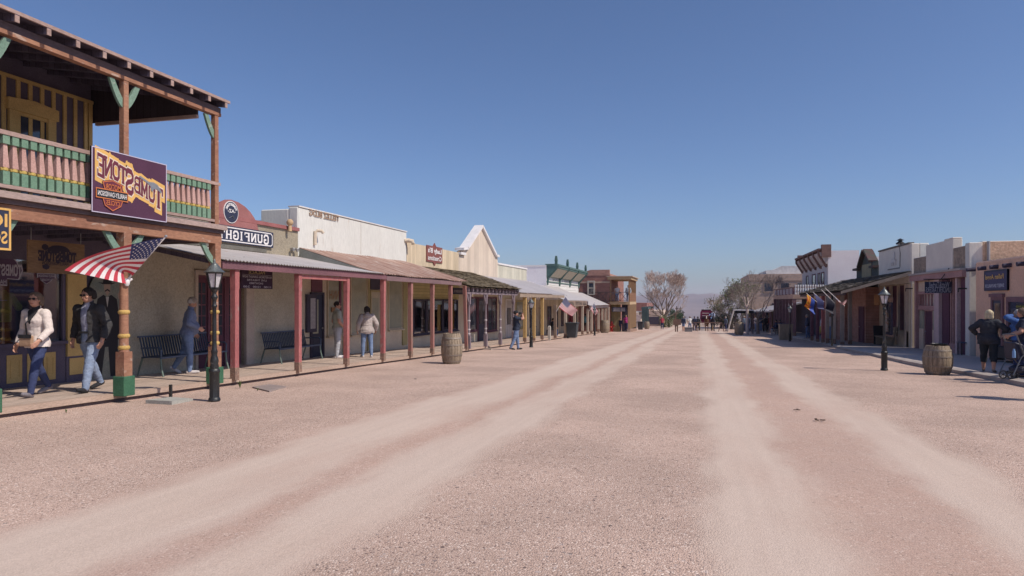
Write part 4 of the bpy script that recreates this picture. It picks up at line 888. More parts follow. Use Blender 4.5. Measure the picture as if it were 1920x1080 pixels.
window(E_, MAROON, GLASSD, XW, PY(880, XW)-.4, PY(893, XW), gz(34)+.75, 1.55, .08); window(E_, MAROON, GLASSD, XW, PY(914, XW), PY(930, XW), gz(38)+.7, 1.55, .08, mull=(.5,))
d = door(E_, MAROON, NAVY, XW, PY(896, XW), PY(911, XW), gz(36.5)+BW, 1.55, GLASSD, gzz=(.4, .95), gy=(.1, .9))
# ================================================================== building F, G: low store and white store with bracketed cornice
F_ = thing('low_pale_store', 'low pale board store with flat white capped parapet', 'building', (XW, 43, gz(43)))
mb = MB(); mb.box(XW-.3, XW, 39.5, 46.7, 1.6, 3.62); mb.mat(1).box(XW-.3, XW-.002, 39.5, 46.7, -1.6, 1.6); mb.mat(0).box(-20, XW-.3, 39.5, 46.7, -1.6, 3.4); mb.build('wall', [CREAMF, TANP], F_)
boxp('coping', WHITEP, F_, XW-.33, XW+.05, 39.5, 46.75, 3.62, 3.72)
door(F_, WHITEP, M('white_door', (.5, .47, .46)), XW, PY(948, XW), PY(959, XW), gz(42)+BW, 1.45, GLASSD, gzz=(.15, .8)); window(F_, MATS['olive_trim'], GPL, XW, 43.8, 45.6, gz(45)+.8, 1.35, .1)
corrugated('porch_roof', GREYSH, F_, 34.7, 47.0, XW+.01, 2.82, -9.0, 1.86, pitch=.25, amp=.014)
boxp('fascia', M('tan_fascia', (.34, .26, .2)), F_, -9.1, -9.05, 34.7, 47, 1.62, 1.80)
YP = M('yellow_post', (.50, .34, .14), (.44, .29, .12), st=(1, 1, .3))
for px in (984, 1001, 1016.5): y = PY(px, -9.18); square_post(F_, YP, -9.18, y, gz(y)+BW, 1.62, .085)
G_ = thing('bracketed_store', 'white store with long green bracketed cornice and bare white side wall', 'building', (XW, 60, gz(60)))
g0, g1 = 53.2, 68.2; gt = 4.16
mb = MB(); mb.box(XW-.3, XW, 46.7, g1, -2.2, 1.5); mb.mat(1).box(-21, XW-.3, g0, g1, -2, gt); mb.mat(2).box(XW-.3, XW, g0, g1, 1.5, 3.6); mb.mat(1).box(-21, XW-.0, g0-.03, g0, -2, gt); mb.mat(1).box(-21, XW-.02, 46.7, g0-.03, -2, 2.2); mb.build('wall', [TANW, WHITED, CLAP], G_)
boxp('side_coping', WHITEP, G_, -21, XW, g0-.06, g0+.25, gt, gt+.12)
CG = M('cornice_green', (.10, .17, .155), (.075, .13, .12)); CP = M('cornice_panel', (.48, .43, .33)); o_ = .85
mb = MB(); mb.prism([(0, 3.35), (.12, 3.35), (o_, 4.05), (o_, 4.2), (0, 4.2)], lambda a, b, d: (XW+a, g0+d, b), g1-g0); mb.mat(1)
for k in range(3): a = g0+.3+(g1-g0-.6)*k/3; b = g0+.1+(g1-g0-.6)*(k+1)/3; mb.add([(XW+.17, a, 3.36), (XW+.17, b, 3.36), (XW+o_-.05, b, 4.0), (XW+o_-.05, a, 4.0)], [(0, 1, 2, 3)])
mb.build('cornice', [CG, CP], G_)
boxp('cornice_top', CG, G_, XW-.1, XW+o_+.06, g0-.05, g1+.05, 4.2, 4.36); boxp('frieze_rail', CG, G_, XW, XW+.06, g0, g1, 2.92, 3.0)
for k in range(4):
    y = g0+.1+(g1-g0-.3)*k/3; m_ = MB(); m_.prism([(0, 2.7), (.1, 2.7), (.16, 3.2), (o_*.7, 3.7), (o_+.12, 4.1), (o_+.12, 4.3), (o_-.1, 4.19), (.1, 3.34), (0, 3.3)], lambda a, b, d: (XW+a, y+d, b), .2); m_.box(XW+o_-.2, XW+o_+.0, y, y+.2, 4.37, 4.6); m_.taper(XW+o_-.1, y+.1, 4.6, 5.0, .12, .07); m_.build('bracket', CG, G_)
WT = flat('frieze_letters', (.4, .38, .36)); marks(WT, G_, (XW+.02, 60, 3.18), (0, -1, 0), 9, .24, 18, .06)
corrugated('porch_roof', M('pale_sheet', (.50, .46, .45), (.44, .41, .41), rough=.6, metal=.2), G_, 47.1, 57.5, XW+.01, 2.62, -9.0, 1.45, pitch=.3, amp=.014)
corrugated('porch_roof', MATS['pale_sheet'], G_, 57.6, 70.5, XW+.01, 2.25, -8.9, 1.02, pitch=.3, amp=.014)
boxp('fascia', TRIMD, G_, -9.08, -9.03, 47.1, 57.5, 1.12, 1.38); boxp('fascia', TRIMD, G_, -8.98, -8.93, 57.6, 70.5, .74, .96)
BP = M('brown_post', (.27, .20, .15), (.21, .155, .12)); TP = M('tan_post', (.50, .42, .34), (.44, .36, .29))
for px in (1041, 1060, 1077, 1092, 1102, 1109, 1122, 1129, 1135, 1141): y = PY(px, -9.12); square_post(G_, (BP if px < 1050 else TP), -9.12, y, gz(y)+BW, 1.15 if y < 57.5 else .76, .09)
y0, y1 = 47.6, 56.5
T = sign_board('porch_name_board', 'weathered wooden name board with dark lettering along the porch front', 'sign', -9.03, y0, y1, 1.0, 1.42, M('weathered_board', (.3, .22, .17), (.22, .16, .13))); marks(BLACKP, T, (-8.985, (y0+y1)/2, 1.21), (0, -1, 0), 8.2, .27, 16, .05)
for k, (a, b) in enumerate(((47.6, 49.2), (50.6, 52.4), (53.6, 54.8), (56, 58), (59.2, 60.4), (62, 64.5), (65.4, 66.8))):
    if k % 2: door(G_, TANW, DARKW, XW, a, b-.4, gz(a)+BW, gz(a)+2.2, GLASSD, gzz=(.4, .95))
    else: window(G_, DARKW, GLASSD, XW, a, b, gz(a)+.85, gz(a)+2.25, .1, mull=(.5,))
# ================================================================== building H: two-storey red brick with wooden balcony
hY = 72.; xh = Q(1181, 560, hY)[0]; xl = Q(1143, 560, hY)[0]; hY2 = PY(1193, xh); xb = Q(1082, 560, hY)[0]
zt_ = Q(1143, 513, hY)[1]; zd = Q(1160, 566, hY)[1]; zr_ = Q(1160, 524, hY)[1]; zg = gz(hY)
H = thing('brick_hotel', 'two storey red brick house with brown wooden balcony over the walk', 'building', ((xh+xl)/2, hY+3, zg))
mb = MB(); mb.box(xb-8, xl, hY, hY+14, zg-.6, zt_-.2); mb.mat(1).box(xb-8, xl+.03, hY-.06, hY, zt_-1.0, zt_-.82); mb.mat(2).box(xb-8, xl+.03, hY-.04, hY+14, zt_-.2, zt_+.0)
mb.mat(2).prism([(xb-.2, zt_), (xl, zt_), (xl, zt_+.42), (xl-2.0, zt_+.42), (xl-3.0, zt_+.12), (xb-.2, zt_+.1)], lambda a, b, d: (a, hY-.03+d, b), .4)
mb.build('wall', [M('hotel_brick', (.31, .14, .105), (.25, .105, .08), pat='brick', pw=.11, ax='x'), M('pale_band', (.5, .36, .27)), BRICKX], H)
wx0, wx1 = Q(1104, 0, hY)[0], Q(1113, 0, hY)[0]; wz1, wz0 = Q(1110, 529, hY)[1], Q(1110, 551, hY)[1]
m_ = MB(); m_.box(wx0-.15, wx0, hY-.1, hY, wz0-.1, wz1+.15); m_.box(wx1, wx1+.15, hY-.1, hY, wz0-.1, wz1+.15); m_.box(wx0, wx1, hY-.1, hY, wz1, wz1+.15); m_.box(wx0, wx1, hY-.1, hY, wz0-.12, wz0); m_.box(wx0, wx1, hY-.07, hY, (wz0+wz1)/2-.05, (wz0+wz1)/2+.05)
fo = m_.build('window', M('window_cream', (.55, .5, .42)), H); boxp('pane', GLASSD, fo, wx0, wx1, hY-.03, hY-.01, wz0, wz1)
BRW = M('balcony_brown', (.33, .20, .115), (.27, .16, .09)); OLV = M('olive_front', (.33, .28, .15), (.27, .23, .125), pat='board_x', pw=.35)
mb = MB(); mb.box(xl+.02, xh, hY, hY2, zd-.28, zd+.02); mb.box(xl-.2, xh+.15, hY-.15, hY2, zr_, zr_+.28); mb.build('balcony_deck', M('balcony_fascia', (.50, .36, .22), (.43, .31, .19)), H)
boxp('roof', M('tan_roofing', (.5, .4, .32)), H, xl-.3, xh+.3, hY-.3, hY2, zr_+.28, zr_+.36)
for k in range(9):
    y = hY+.1+(hY2-hY-.3)*k/8
    boxp('balcony_post', BRW, H, xh-.16, xh-.02, y, y+.15, zd+.02, zr_); boxp('porch_post', M('tan_brown_post', (.42, .28, .17), (.36, .24, .14)), H, xh-.22, xh, y, y+.2, zg+.3, zd-.28); boxp('pier', M('tan_pier', (.5, .33, .25), pat='brick', pw=.2), H, xh-.3, xh+.08, y-.1, y+.35, gz(y)-.2, zg+.32-.03*k)
boxp('balcony_post', BRW, H, xl+.03, xl+.17, hY+.02, hY+.16, zd+.02, zr_)
boxp('side_railing', M('railing_boards', (.26, .13, .08), pat='board_z', pw=.2), H, xh-.1, xh-.04, hY+.3, hY2, zd+.03, zd+1.0)
m_ = MB(); m_.box(xl-3.4, xh-.2, hY-.06, hY-.01, zd+.98, zd+1.04); m_.box(xl-3.4, xh-.2, hY-.06, hY-.01, zd+.1, zd+.14)
nb = 7
for k in range(nb):
    a = xl-3.3+(xh-.3-xl+3.3)*k/nb; b = xl-3.3+(xh-.3-xl+3.3)*(k+1)/nb; m_.box(a, a+.05, hY-.06, hY-.01, zd+.0, zd+1.0); m_.bar((a+.05, hY-.035, zd+.14), (b, hY-.035, zd+.98), .04, .04); m_.bar((a+.05, hY-.03, zd+.98), (b, hY-.03, zd+.14), .04, .04)
m_.build('railing', TRIMD, H)
boxp('balcony_floor', TRIMD, H, xl-3.4, xl, hY-.9, hY-.02, zd-.1, zd)
boxp('ground_front', OLV, H, xl+.02, xl+(xh-xl)*.48, hY+1.2, hY+1.4, zg-.3, zd-.28); boxp('entry', DARKW, H, xl+(xh-xl)*.48, xh-.3, hY+2.4, hY+2.5, zg-.3, zd-.28)
x0, x1 = Q(1147, 0, hY)[0], Q(1174, 0, hY)[0]; z1, z0 = Q(1160, 576, hY)[1], Q(1160, 584.5, hY)[1]
T = thing('porch_navy_board', 'navy board with two lines of lettering under the brick house balcony', 'sign', ((x0+x1)/2, hY+.1, z0)); boxp('board', NAVY, T, x0, x1, hY+.1, hY+.15, z0, z1)
[marks(PL, T, ((x0+x1)/2, hY+.09, z0+(z1-z0)*r_), (-1, 0, 0), (x1-x0)*.8, .13, 16, .04) for r_ in (.75, .45, .18)]
# ================================================================== right side: terracotta adobe shop
RX = 10.0; RA = 9.95
R1 = thing('adobe_shop', 'terracotta adobe shop with dark projecting roof beams at the right edge', 'building', (RA, 22, gz(22)))
mb = MB(); mb.box(RA, RA+9, 12, PY(1829, RA), -1.4, 2.86); mb.build('wall', ADOBE, R1, bevel=.05)
for px in (1826, 1848, 1871, 1896, 1923, 1952, 1990):
    y, z = P(px, 503, RA); z = 2.60; m_ = MB(); m_.tube([(RA-.24, y, z-.02), (RA+.05, y, z)], .075, 10); m_.build('roof_beam', M('viga_wood', (.075, .065, .10), (.05, .045, .075)), R1, smooth=True)
ys0, ys1 = PY(1893, RA), PY(1849.5, RA); zs1 = P(1871, 506, RA)[1]; zs0 = P(1871, 545, RA)[1]
T = sign_board('parlor_sign', 'navy parlor sign with gold script on the terracotta wall', 'sign', RA-.02, ys0, ys1, zs0, zs1, flat('deep_navy', (.05, .045, .12)), NAVY, .05, .05, s=-1)
yc = (ys0+ys1)/2; w_ = ys1-ys0; h_ = zs1-zs0; xf = RA-.078
textmesh('Fallen Angel', GOLD, T, (xf, yc+.05, zs0+h_*.64), (0, 1, 0), w_*.80, h_*.30, (-1, 0, 0), bold=.02); textmesh('SWEET SIN PARLOR', flat('pale_blue_letters', (.5, .52, .62)), T, (xf, yc+.05, zs0+h_*.24), (0, 1, 0), w_*.84, h_*.17, (-1, 0, 0), bold=.02)
PURF = M('plum_frame', (0.250, 0.138, 0.150), (0.200, 0.112, 0.125))
y0, y1 = PY(1880, RA), PY(1864, RA); door(R1, PURF, M('blue_door', (.10, .11, .15), (.08, .09, .12)), RA, y0, y1, gz(26)+.12, P(1872, 563, RA)[1], GLASSD, s=-1, fw=.14, gy=(.15, .85), gzz=(.12, .95))
boxp('door_head', PURF, R1, RA-.10, RA, y0-.2, y1+.2, P(1872, 556, RA)[1]-.02, P(1872, 556, RA)[1]+.1)
y0, y1 = PY(1935, RA), PY(1893, RA); wz1 = P(1905, 566, RA)[1]; wf = window(R1, PURF, GLASSD, RA, y0, y1, gz(24)+.95, wz1, .16, s=-1)
T = thing('menu_board', 'dark menu board with rows of yellow lettering in the adobe shop window', 'menu', (RA-.03, y0+.7, wz1-.9)); boxp('board', BLACKP, T, RA-.03, RA-.014, y0+.1, y1-.55, wz1-1.0, wz1-.05)
YM = flat('menu_yellow', (.35, .34, .06))
for k in range(8): marks(YM, T, (RA-.034, (y0+y1-.4)/2, wz1-.15-k*.11), (0, 1, 0), (y1-y0)*.55, .06, 18, .018, 'menu_lettering')
# ------------------------------------------------------------------ undertakers: plum front with parapet
R2 = thing('undertaker_shop', 'narrow shop with plum wooden front, stepped grey parapet and lit white side pier', 'building', (RX, 33.5, gz(33.5)))
u0 = PY(1829, RA)+.32; fr = Q(1817, 500, u0)[0]+.02; u1 = PY(1712, fr)
y_a, y_b, y_c = PY(1786, fr), PY(1736, fr), PY(1713, fr); zc = 2.62
mb = MB(); mb.box(fr, fr+.35, y_a, y_b, 2.5, 3.92); mb.box(fr, fr+.35, y_a-.0, y_a+1.0, 3.92, 3.98)
mb.mat(1).box(fr+.02, fr+.37, u0+.42, y_a-.01, 2.5, 3.55); mb.box(fr+.02, fr+.37, y_b+.01, u1, 2.5, 3.45)
mb.mat(2).box(fr-.02, fr+.42, u0, u0+.4, -1.2, 3.62); mb.mat(3).box(fr+.42, 20, u0+.02, u0+.4, -1.2, 3.66); mb.mat(0).box(fr+.5, 20, u0+.4, u1, -1.2, 2.9)
mb.mat(0).box(fr+.36, fr+.5, u0+.4, u1, -1.2, 2.5); mb.build('wall', [GREYP, M('rough_stone', (0.365, 0.284, 0.216), (0.270, 0.209, 0.169), sc_=3, bump=.8, bs=8, fine=.3), WHITE, MUD], R2, bevel=.02)
PB = M('pink_plum_wood', (0.442, 0.260, 0.247), (0.364, 0.208, 0.202), st=(1, .4, 1)); PC = M('pink_grey_post', (0.608, 0.459, 0.446), (0.513, 0.378, 0.378), st=(1, 1, .3)); CRM = M('cream_panel', (0.624, 0.494, 0.390), (0.546, 0.429, 0.338))
boxp('cornice', PB, R2, fr-.16, fr+.3, u0+.3, u1, zc-.28, zc-.02); boxp('cornice_ledge', CONC, R2, fr-.22, fr-.0, u0+.3, u1, zc-.02, zc+.06)
def fy(px): return PY(px, fr)
for px0, px1, m_, d in ((1713.5, 1716.5, PB, .08), (1752, 1761, PC, .12), (1791, 1794, PC, .1)): boxp('front_post', m_, R2, fr-d+.1, fr+.36, fy(px1), fy(px0), -1.2, zc-.285)
bz = gz(34)
boxp('upper_panel', CRM, R2, fr+.12, fr+.36, fy(1752)+.01, fy(1716.5)-.01, 1.85, zc-.29)
m_ = MB(); m_.box(fr+.1, fr+.36, fy(1752)+.01, fy(1716.5)-.01, 1.72, 1.84); m_.box(fr+.1, fr+.36, fy(1752)+.01, fy(1716.5)-.01, 1.0, 1.2)
for k in range(7): y = fy(1752)+.02+(fy(1716.5)-fy(1752)-.1)*k/6; m_.box(fr+.14, fr+.2, y, y+.07, 1.2, 1.72)
m_.build('lattice', PB, R2)
door(R2, PB, MAROOND, fr+.22, fy(1740), fy(1726.5), bz+.1, .95, None, s=-1, fw=.05)
for px0, px1 in ((1741.5, 1751.5), (1717, 1725)): 
    boxp('side_panel', CRM, R2, fr+.14, fr+.36, fy(px1), fy(px0), bz-.1, bz+1.0); boxp('side_window', GPL, R2, fr+.16, fr+.2, fy(px1), fy(px0), bz+1.0, .98)
boxp('display_back', DARKW, R2, fr+.34, fr+.36, fy(1806)+.01, fy(1761)-.01, -1.2, zc-.29)
boxp('plum_panel', MAROOND, R2, fr+.1, fr+.33, fy(1774), fy(1761.5), -1.1, zc-.3); boxp('plum_panel', MAROOND, R2, fr+.1, fr+.33, fy(1806)+.01, fy(1796), -1.1, zc-.3)
m_ = MB()
for k in range(4): y = fy(1790.5)+(fy(1775)-fy(1790.5)-.1)*k/3; m_.box(fr+.12, fr+.3, y, y+.09, bz+.5, zc-.3)
m_.box(fr+.1, fr+.3, fy(1790.5), fy(1775), bz-.3, bz+.55); m_.build('shutter', PB, R2); boxp('pane', GLASSL if 0 else GPL, R2, fr+.2, fr+.24, fy(1790.5), fy(1775), bz+.5, zc-.3)
m_ = MB(); m_.tube([(fr+.6, u0-.05, 3.65), (fr+.6, u0-.05, 2.9)], .06, 8); m_.build('downpipe', GREYM, R2, smooth=True)
sY = 31.6; xs0, xs1 = Q(1734, 540, sY)[0], Q(1784, 540, sY)[0]; zs1, zs0 = Q(1760, 528, sY)[1], Q(1760, 549.5, sY)[1]
T = thing('undertaker_sign', 'black hanging undertaker sign with silver lettering on an iron bar', 'sign', ((xs0+xs1)/2, sY, zs0)); boxp('board', NAVY, T, xs0, xs1, sY-.03, sY+.03, zs0, zs1)
xm = (xs0+xs1)/2; LET = flat('silver_letters', (.42, .42, .47)); textmesh('Watt&Tarbell', LET, T, (xm+.03, sY-.034, zs0+(zs1-zs0)*.72), (-1, 0, 0), (xs1-xs0)*.76, .235, (0, -1, 0), bold=.01); textmesh('UNDERTAKERS', LET, T, (xm, sY-.034, zs0+(zs1-zs0)*.28), (-1, 0, 0), (xs1-xs0)*.95, .225, (0, -1, 0), bold=.01)
m_ = MB(); m_.tube([(xs0-.05, sY, zs1+.10), (fr, sY, zs1+.10)], .022, 6); m_.tube([(xs0+.6, sY, zs1+.11), (fr, sY, zs1+.55)], .018, 6)
for x in (xs0+.15, xs1-.15): m_.tube([(x, sY, zs1), (x, sY, zs1+.1)], .012, 5)
m_.build('iron_bar', IRON, T)
for px in (1707, 1808): y = PY(px, fr-.1); z = P(px, 541, fr-.1)[1]; t = thing('wall_lantern_hook', 'short black iron hook on the pier %s of the plum front' % ('left' if px < 1750 else 'right'), 'hook', (fr-.1, y, z)); m_ = MB(); m_.tube([(fr, y, z), (fr-.3, y, z)], .03, 6); m_.tube([(fr-.3, y, z+.02), (fr-.3, y, z-.14)], .02, 6); m_.build('iron', IRON, t)
# ------------------------------------------------------------------ R3 parapet store with shingle porch
R3 = thing('horse_store', 'grey parapet store with faded white horse figure and shingled porch', 'building', (RX, 40, gz(40)))
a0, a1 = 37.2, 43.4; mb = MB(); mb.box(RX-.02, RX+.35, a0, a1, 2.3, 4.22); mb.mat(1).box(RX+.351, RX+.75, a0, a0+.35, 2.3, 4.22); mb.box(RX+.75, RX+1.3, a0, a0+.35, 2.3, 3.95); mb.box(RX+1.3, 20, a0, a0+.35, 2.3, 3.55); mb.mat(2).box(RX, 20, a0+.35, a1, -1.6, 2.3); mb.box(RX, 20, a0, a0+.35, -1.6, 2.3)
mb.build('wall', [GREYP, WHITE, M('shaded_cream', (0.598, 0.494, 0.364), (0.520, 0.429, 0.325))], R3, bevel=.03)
boxp('coping', M('dark_coping', (.2, .18, .16)), R3, RX-.06, RX+.2, a0+.3, a1, 4.222, 4.30)
t = thing('roof_vent', 'small dark roof vent cap above the grey parapet', 'vent', (RX+.6, PY(1688, RX+.6), 4.2)); y = PY(1688, RX+.6); MB().lathe([(.08, -.3), (.08, .28), (.22, .30), (.22, .36), (.1, .46), (.1, .5), (.2, .52), (.02, .62)], (RX+.6, y, 4.2), 12).build('cap', IRON, t)
yc, zc_ = P(1676, 488, RX-.03); HW = flat('faded_white', (.66, .60, .56))
T = thing('horse_figure', 'faded white rearing horse figure on the grey parapet', 'wall figure', (RX-.03, yc, zc_-.4))
hp_ = [(-.5, -.3), (-.5, .0), (-.35, .12), (-.1, .1), (.05, .3), (.1, .5), (.22, .42), (.3, .2), (.22, .1), (.35, -.05), (.5, .05), (.45, -.3), (.3, -.3), (.28, -.12), (.05, -.12), (0, -.3), (-.2, -.3), (-.22, -.1), (-.35, -.15), (-.38, -.3)]
MB().prism([(yc-q*.9, zc_+r_*.9) for q, r_ in hp_], planar(RX-.06), .03).build('figure', HW, T)
m_ = MB(); m_.box(RX-.045, RX-.02, yc-1.1, yc+1.2, zc_-.48, zc_-.42); m_.tube([(RX-.04, yc-1.15, zc_-.4), (RX-.04, yc-1.2, zc_+.3), (RX-.04, yc-1.0, zc_+.8)], .02, 5); m_.build('frame_line', M('line_grey', (.3, .27, .25)), R3)
pe = 6.85; y_e = a0+.02
ze = Q(1566, 545, a0)[1]; zw = Q(1711, 508, a0)[1]
shingles('porch_roof', SHINGD, R3, a0, 52.5, RX-.02, zw, pe, ze, rows=12, wid=.3, seed=8, th=.03)
MB().add([(RX-.02, a0-.01, zw-.02), (pe, a0-.01, ze-.02), (pe, a0-.01, ze-.16), (RX-.02, a0-.01, zw-.2)], [(0, 1, 2, 3)]).add([(RX-.02, a0+.04, zw-.02), (pe, a0+.04, ze-.02), (pe, a0+.04, ze-.16), (RX-.02, a0+.04, zw-.2)], [(3, 2, 1, 0)]).build('rake_board', M('grey_rake', (.30, .25, .21), (.22, .18, .16)), R3)
MB().add([(RX-.02, a0+.05, zw-.08), (pe, a0+.05, ze-.08), (pe, 52.4, ze-.08), (RX-.02, 52.4, zw-.08)], [(0, 1, 2, 3)]).build('soffit', MAROON, R3)
boxp('porch_beam', TRIMD, R3, pe+.12, pe+.26, a0+.1, 52.3, ze-.22, ze-.06)
GRP = M('grey_post', (0.413, 0.350, 0.300), (0.312, 0.263, 0.231), st=(1, 1, .3))
for px, m_ in ((1563.5, GRP), (1551.5, GRP), (1543, RED), (1533, MAROON), (1522.5, MAROON)):
    y = PY(px, pe+.19); y = max(min(y, 52.2), a0+.2); square_post(R3, m_, pe+.19, y, gz(y)+.1, ze-.22, .085)
# posts that read farther right stand on the walk closer to the wall
for px, x_ in ((1593.5, 7.95), (1579, 7.45)): y = PY(px, x_); square_post(R3, GRP, x_, y, gz(y)+.1, zw+(ze-zw)*(RX-x_)/(RX-pe)-.1, .09)
def ry(px): return PY(px, RX)
mz0 = gz(40)+.95
for px0, px1 in ((1663, 1671.5), (1675, 1686), (1689, 1699)):
    boxp('tall_shutter', MAROOND, R3, RX-.03, RX, ry(px1), ry(px0), mz0, 2.2)
for px0, px1 in ((1671.5, 1675), (1686.2, 1688.8), (1700, 1703)): boxp('column', CRM, R3, RX-.12, RX, ry(px1), ry(px0), gz(40)-.2, 2.25)
boxp('sill_wall', MATS['shaded_cream'], R3, RX-.08, RX, ry(1703), ry(1661), gz(40)-.3, mz0-.02)
# ------------------------------------------------------------------ R4 brick store with dark gabled false front
R4 = thing('brick_store', 'small brick store with dark green gabled false front above the porch', 'building', (RX, 47, gz(47)))
b0, b1 = 43.4, 55.; fx = 9.3
xq0, xq1 = Q(1584, 600, 47.4)[0], Q(1611, 600, 47.4)[0]
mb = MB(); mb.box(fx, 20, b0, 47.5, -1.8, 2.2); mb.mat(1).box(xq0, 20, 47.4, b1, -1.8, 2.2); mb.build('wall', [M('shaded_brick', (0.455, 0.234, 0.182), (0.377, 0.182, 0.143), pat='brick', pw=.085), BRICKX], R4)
m_ = MB(); m_.box(xq0-.01, xq1, 47.36, 47.40, 1.25, 1.38); m_.build('brick_band', M('pale_band2', (.52, .35, .27)), R4)
wy0, wy1 = PY(1672.5, fx), PY(1664, fx); z1 = P(1668, 570, fx)[1]
window(R4, DARKW, GLASSD, fx, wy0, wy1, gz(45)+1.0, z1, .08, s=-1); boxp('lintel', M('tan_lintel', (.4, .26, .2)), R4, fx-.05, fx, wy0-.2, wy1+.3, z1+.12, z1+.32); boxp('brick_sill', MATS['tan_lintel'], R4, fx-.08, fx, wy0-.2, wy1+.2, gz(45)+.78, gz(45)+.86)
door(R4, MAROON, MAROOND, fx, PY(1616, fx)-.6, PY(1612, fx), gz(46)+.1, gz(46)+2.2, None, s=-1)
T = thing('display_figure', 'pale figurine with orange trim shown in the brick store window', 'figurine', (fx-.2, (wy0+wy1)/2, gz(45)+1.0)); y = (wy0+wy1)/2+.1; z = gz(45)+1.02
MB().lathe([(.16, 0), (.1, .2), (.14, .5), (.05, .62), (.09, .75), (.07, .95), (.02, 1.1)], (fx-.12, y, z), 10).build('figure', M('pale_ceramic', (.6, .5, .42), (.45, .2, .08), sc_=9), T, smooth=True)
T = thing('orange_notice', 'orange wooden notice beside the brick store window', 'notice', (fx-.05, b0+.1, .9)); y0, y1 = PY(1649.5, fx), PY(1640.5, fx); boxp('board', M('orange_wood', (.45, .24, .11), (.38, .19, .09)), T, fx-.05, fx, y0, y1, P(1645, 572, fx)[1], P(1645, 552, fx)[1])
gyy0, gyy1 = PY(1646, RX), PY(1606, RX); GDK = M('dark_green_board', (0.083, 0.098, 0.090), (0.060, 0.072, 0.075), pat='board_y', pw=.18)
gy_p = PY(1625, RX); zp = P(1625, 469, RX)[1]; zsh0 = P(1646, 499, RX)[1]; zsh1 = P(1606, 506, RX)[1]; ga, gb_ = PY(1637, RX), PY(1614, RX)
MB().prism([(gyy0, 1.7), (gyy1, 1.7), (gyy1, zsh1), (gb_, zsh1), (gb_, zsh1+.15), (gy_p+.25, zp), (gy_p-.25, zp), (ga, zsh0+.35), (ga, zsh0), (gyy0, zsh0)], planar(RX), .3).build('false_front', GDK, R4)
m_ = MB()
for p, q in (((gb_, zsh1+.1), (gy_p+.2, zp)), ((gy_p-.2, zp), (ga, zsh0+.35)), ((gyy1, zsh1), (gb_, zsh1)), ((ga, zsh0), (gyy0, zsh0))): m_.bar((RX+.0, *p), (RX+.0, *q), .5, .14)
m_.build('gable_trim', M('dark_green_trim', (.075, .08, .065), (.11, .06, .06)), R4)
y0, y1 = PY(1634, RX), PY(1617, RX); boxp('gable_panel', M('dull_yellow_panel', (0.336, 0.294, 0.182), (0.266, 0.231, 0.154)), R4, RX-.03, RX, y0, y1, 2.55, zsh0+.25)
# ------------------------------------------------------------------ R5 white two-storey with cornice and balcony
R5 = thing('white_two_storey', 'white two storey building with red brown bracketed cornice and baluster balcony', 'building', (RX, 66, gz(66)))
c0, c1 = 59., 73.; xk = Q(1553, 500, c0)[0]; xk2 = Q(1611, 500, c0)[0]; zt = Q(1560, 470, c0)[1]
mb = MB(); mb.box(xk, xk2, c0, c1, -2.5, zt); mb.box(xk2, xk2+4, c0+.1, c1, -2.5, Q(1640, 481, c0)[1]); mb.mat(1).box(xk-.03, xk, c0, c1, -2.5, zt); mb.build('wall', [WHITED, M('white_boards_shaded_tone', (.62, .56, .55), (.57, .52, .51))], R5)  # street front in a darker white than the side, shade put into the colour
def ky(px): return PY(px, xk)
CR = M('cornice_red_brown', (.24, .145, .125), (.18, .11, .095)); m_ = MB(); m_.prism([(0, zt-1.05), (-.1, zt-1.05), (-.55, zt-.3), (-.6, zt-.12), (0, zt-.12)], lambda a, b, d: (xk+a-.03, c0+d, b), c1-c0-.3); m_.build('cornice', M('cornice_grey', (.5, .43, .4)), R5)
for k in range(6): y = c0+.2+(c1-c0-1.0)*k/5; MB().prism([(0, zt-1.3), (-.12, zt-1.3), (-.7, zt-.3), (-.7, zt+.05), (0, zt+.05)], lambda a, b, d: (xk+a-.035, y+d, b), .25).build('bracket', CR, R5)
boxp('cornice_cap', CR, R5, xk-.75, xk+.0, c0-.05, c1-.2, zt+.052, zt+.2); boxp('end_block', CR, R5, xk-.5, xk+.2, c0-.12, c0+.3, zt-.5, zt+.5); boxp('end_block', CR, R5, xk-.5, xk+.1, c1-.6, c1-.2, zt-.6, zt+.5)
boxp('cap_back', WHITEP, R5, xk-.0, xk+.3, c0+.4, c1-.7, zt+.0, zt+.35)
for a, b in ((1513, 1516), (1524, 1530), (1535, 1538), (1541, 1546)):
    window(R5, PURF, GLASSD, xk-.03, ky(b), ky(a), 2.9 if a != 1535 else 2.0, zt-1.7, .1, s=-1)
zdk = Q(1520, 552, c0)[1]; zrl = Q(1520, 539, c0)[1]; xbf = Q(1487, 545, c0)[0]
mb = MB(); mb.box(xbf, xk-.04, c0, c1+1, zdk-.35, zdk); mb.build('balcony_deck', M('balcony_tan', (0.540, 0.360, 0.276), (0.456, 0.300, 0.228)), R5)
boxp('soffit', ROOFU, R5, xbf+.05, xk-.04, c0+.05, c1+.9, zdk-.38, zdk-.352)
boxp('handrail', M('rail_brown', (.3, .2, .17)), R5, xbf, xk-.04, c0, c0+.1, zrl-.02, zrl+.08); boxp('handrail', MATS['rail_brown'], R5, xbf, xbf+.1, c0+.11, c1+1, zrl-.02, zrl+.08)
for k in range(13): x = xbf+.2+(xk-xbf-.4)*k/12; MB().lathe([(.06, 0), (.06, .12), (.03, .18), (.075, .45), (.035, .7), (.06, .78), (.06, zrl-zdk-.02)], (x, c0+.05, zdk), 8).build('baluster', WHITEP, R5, smooth=True)
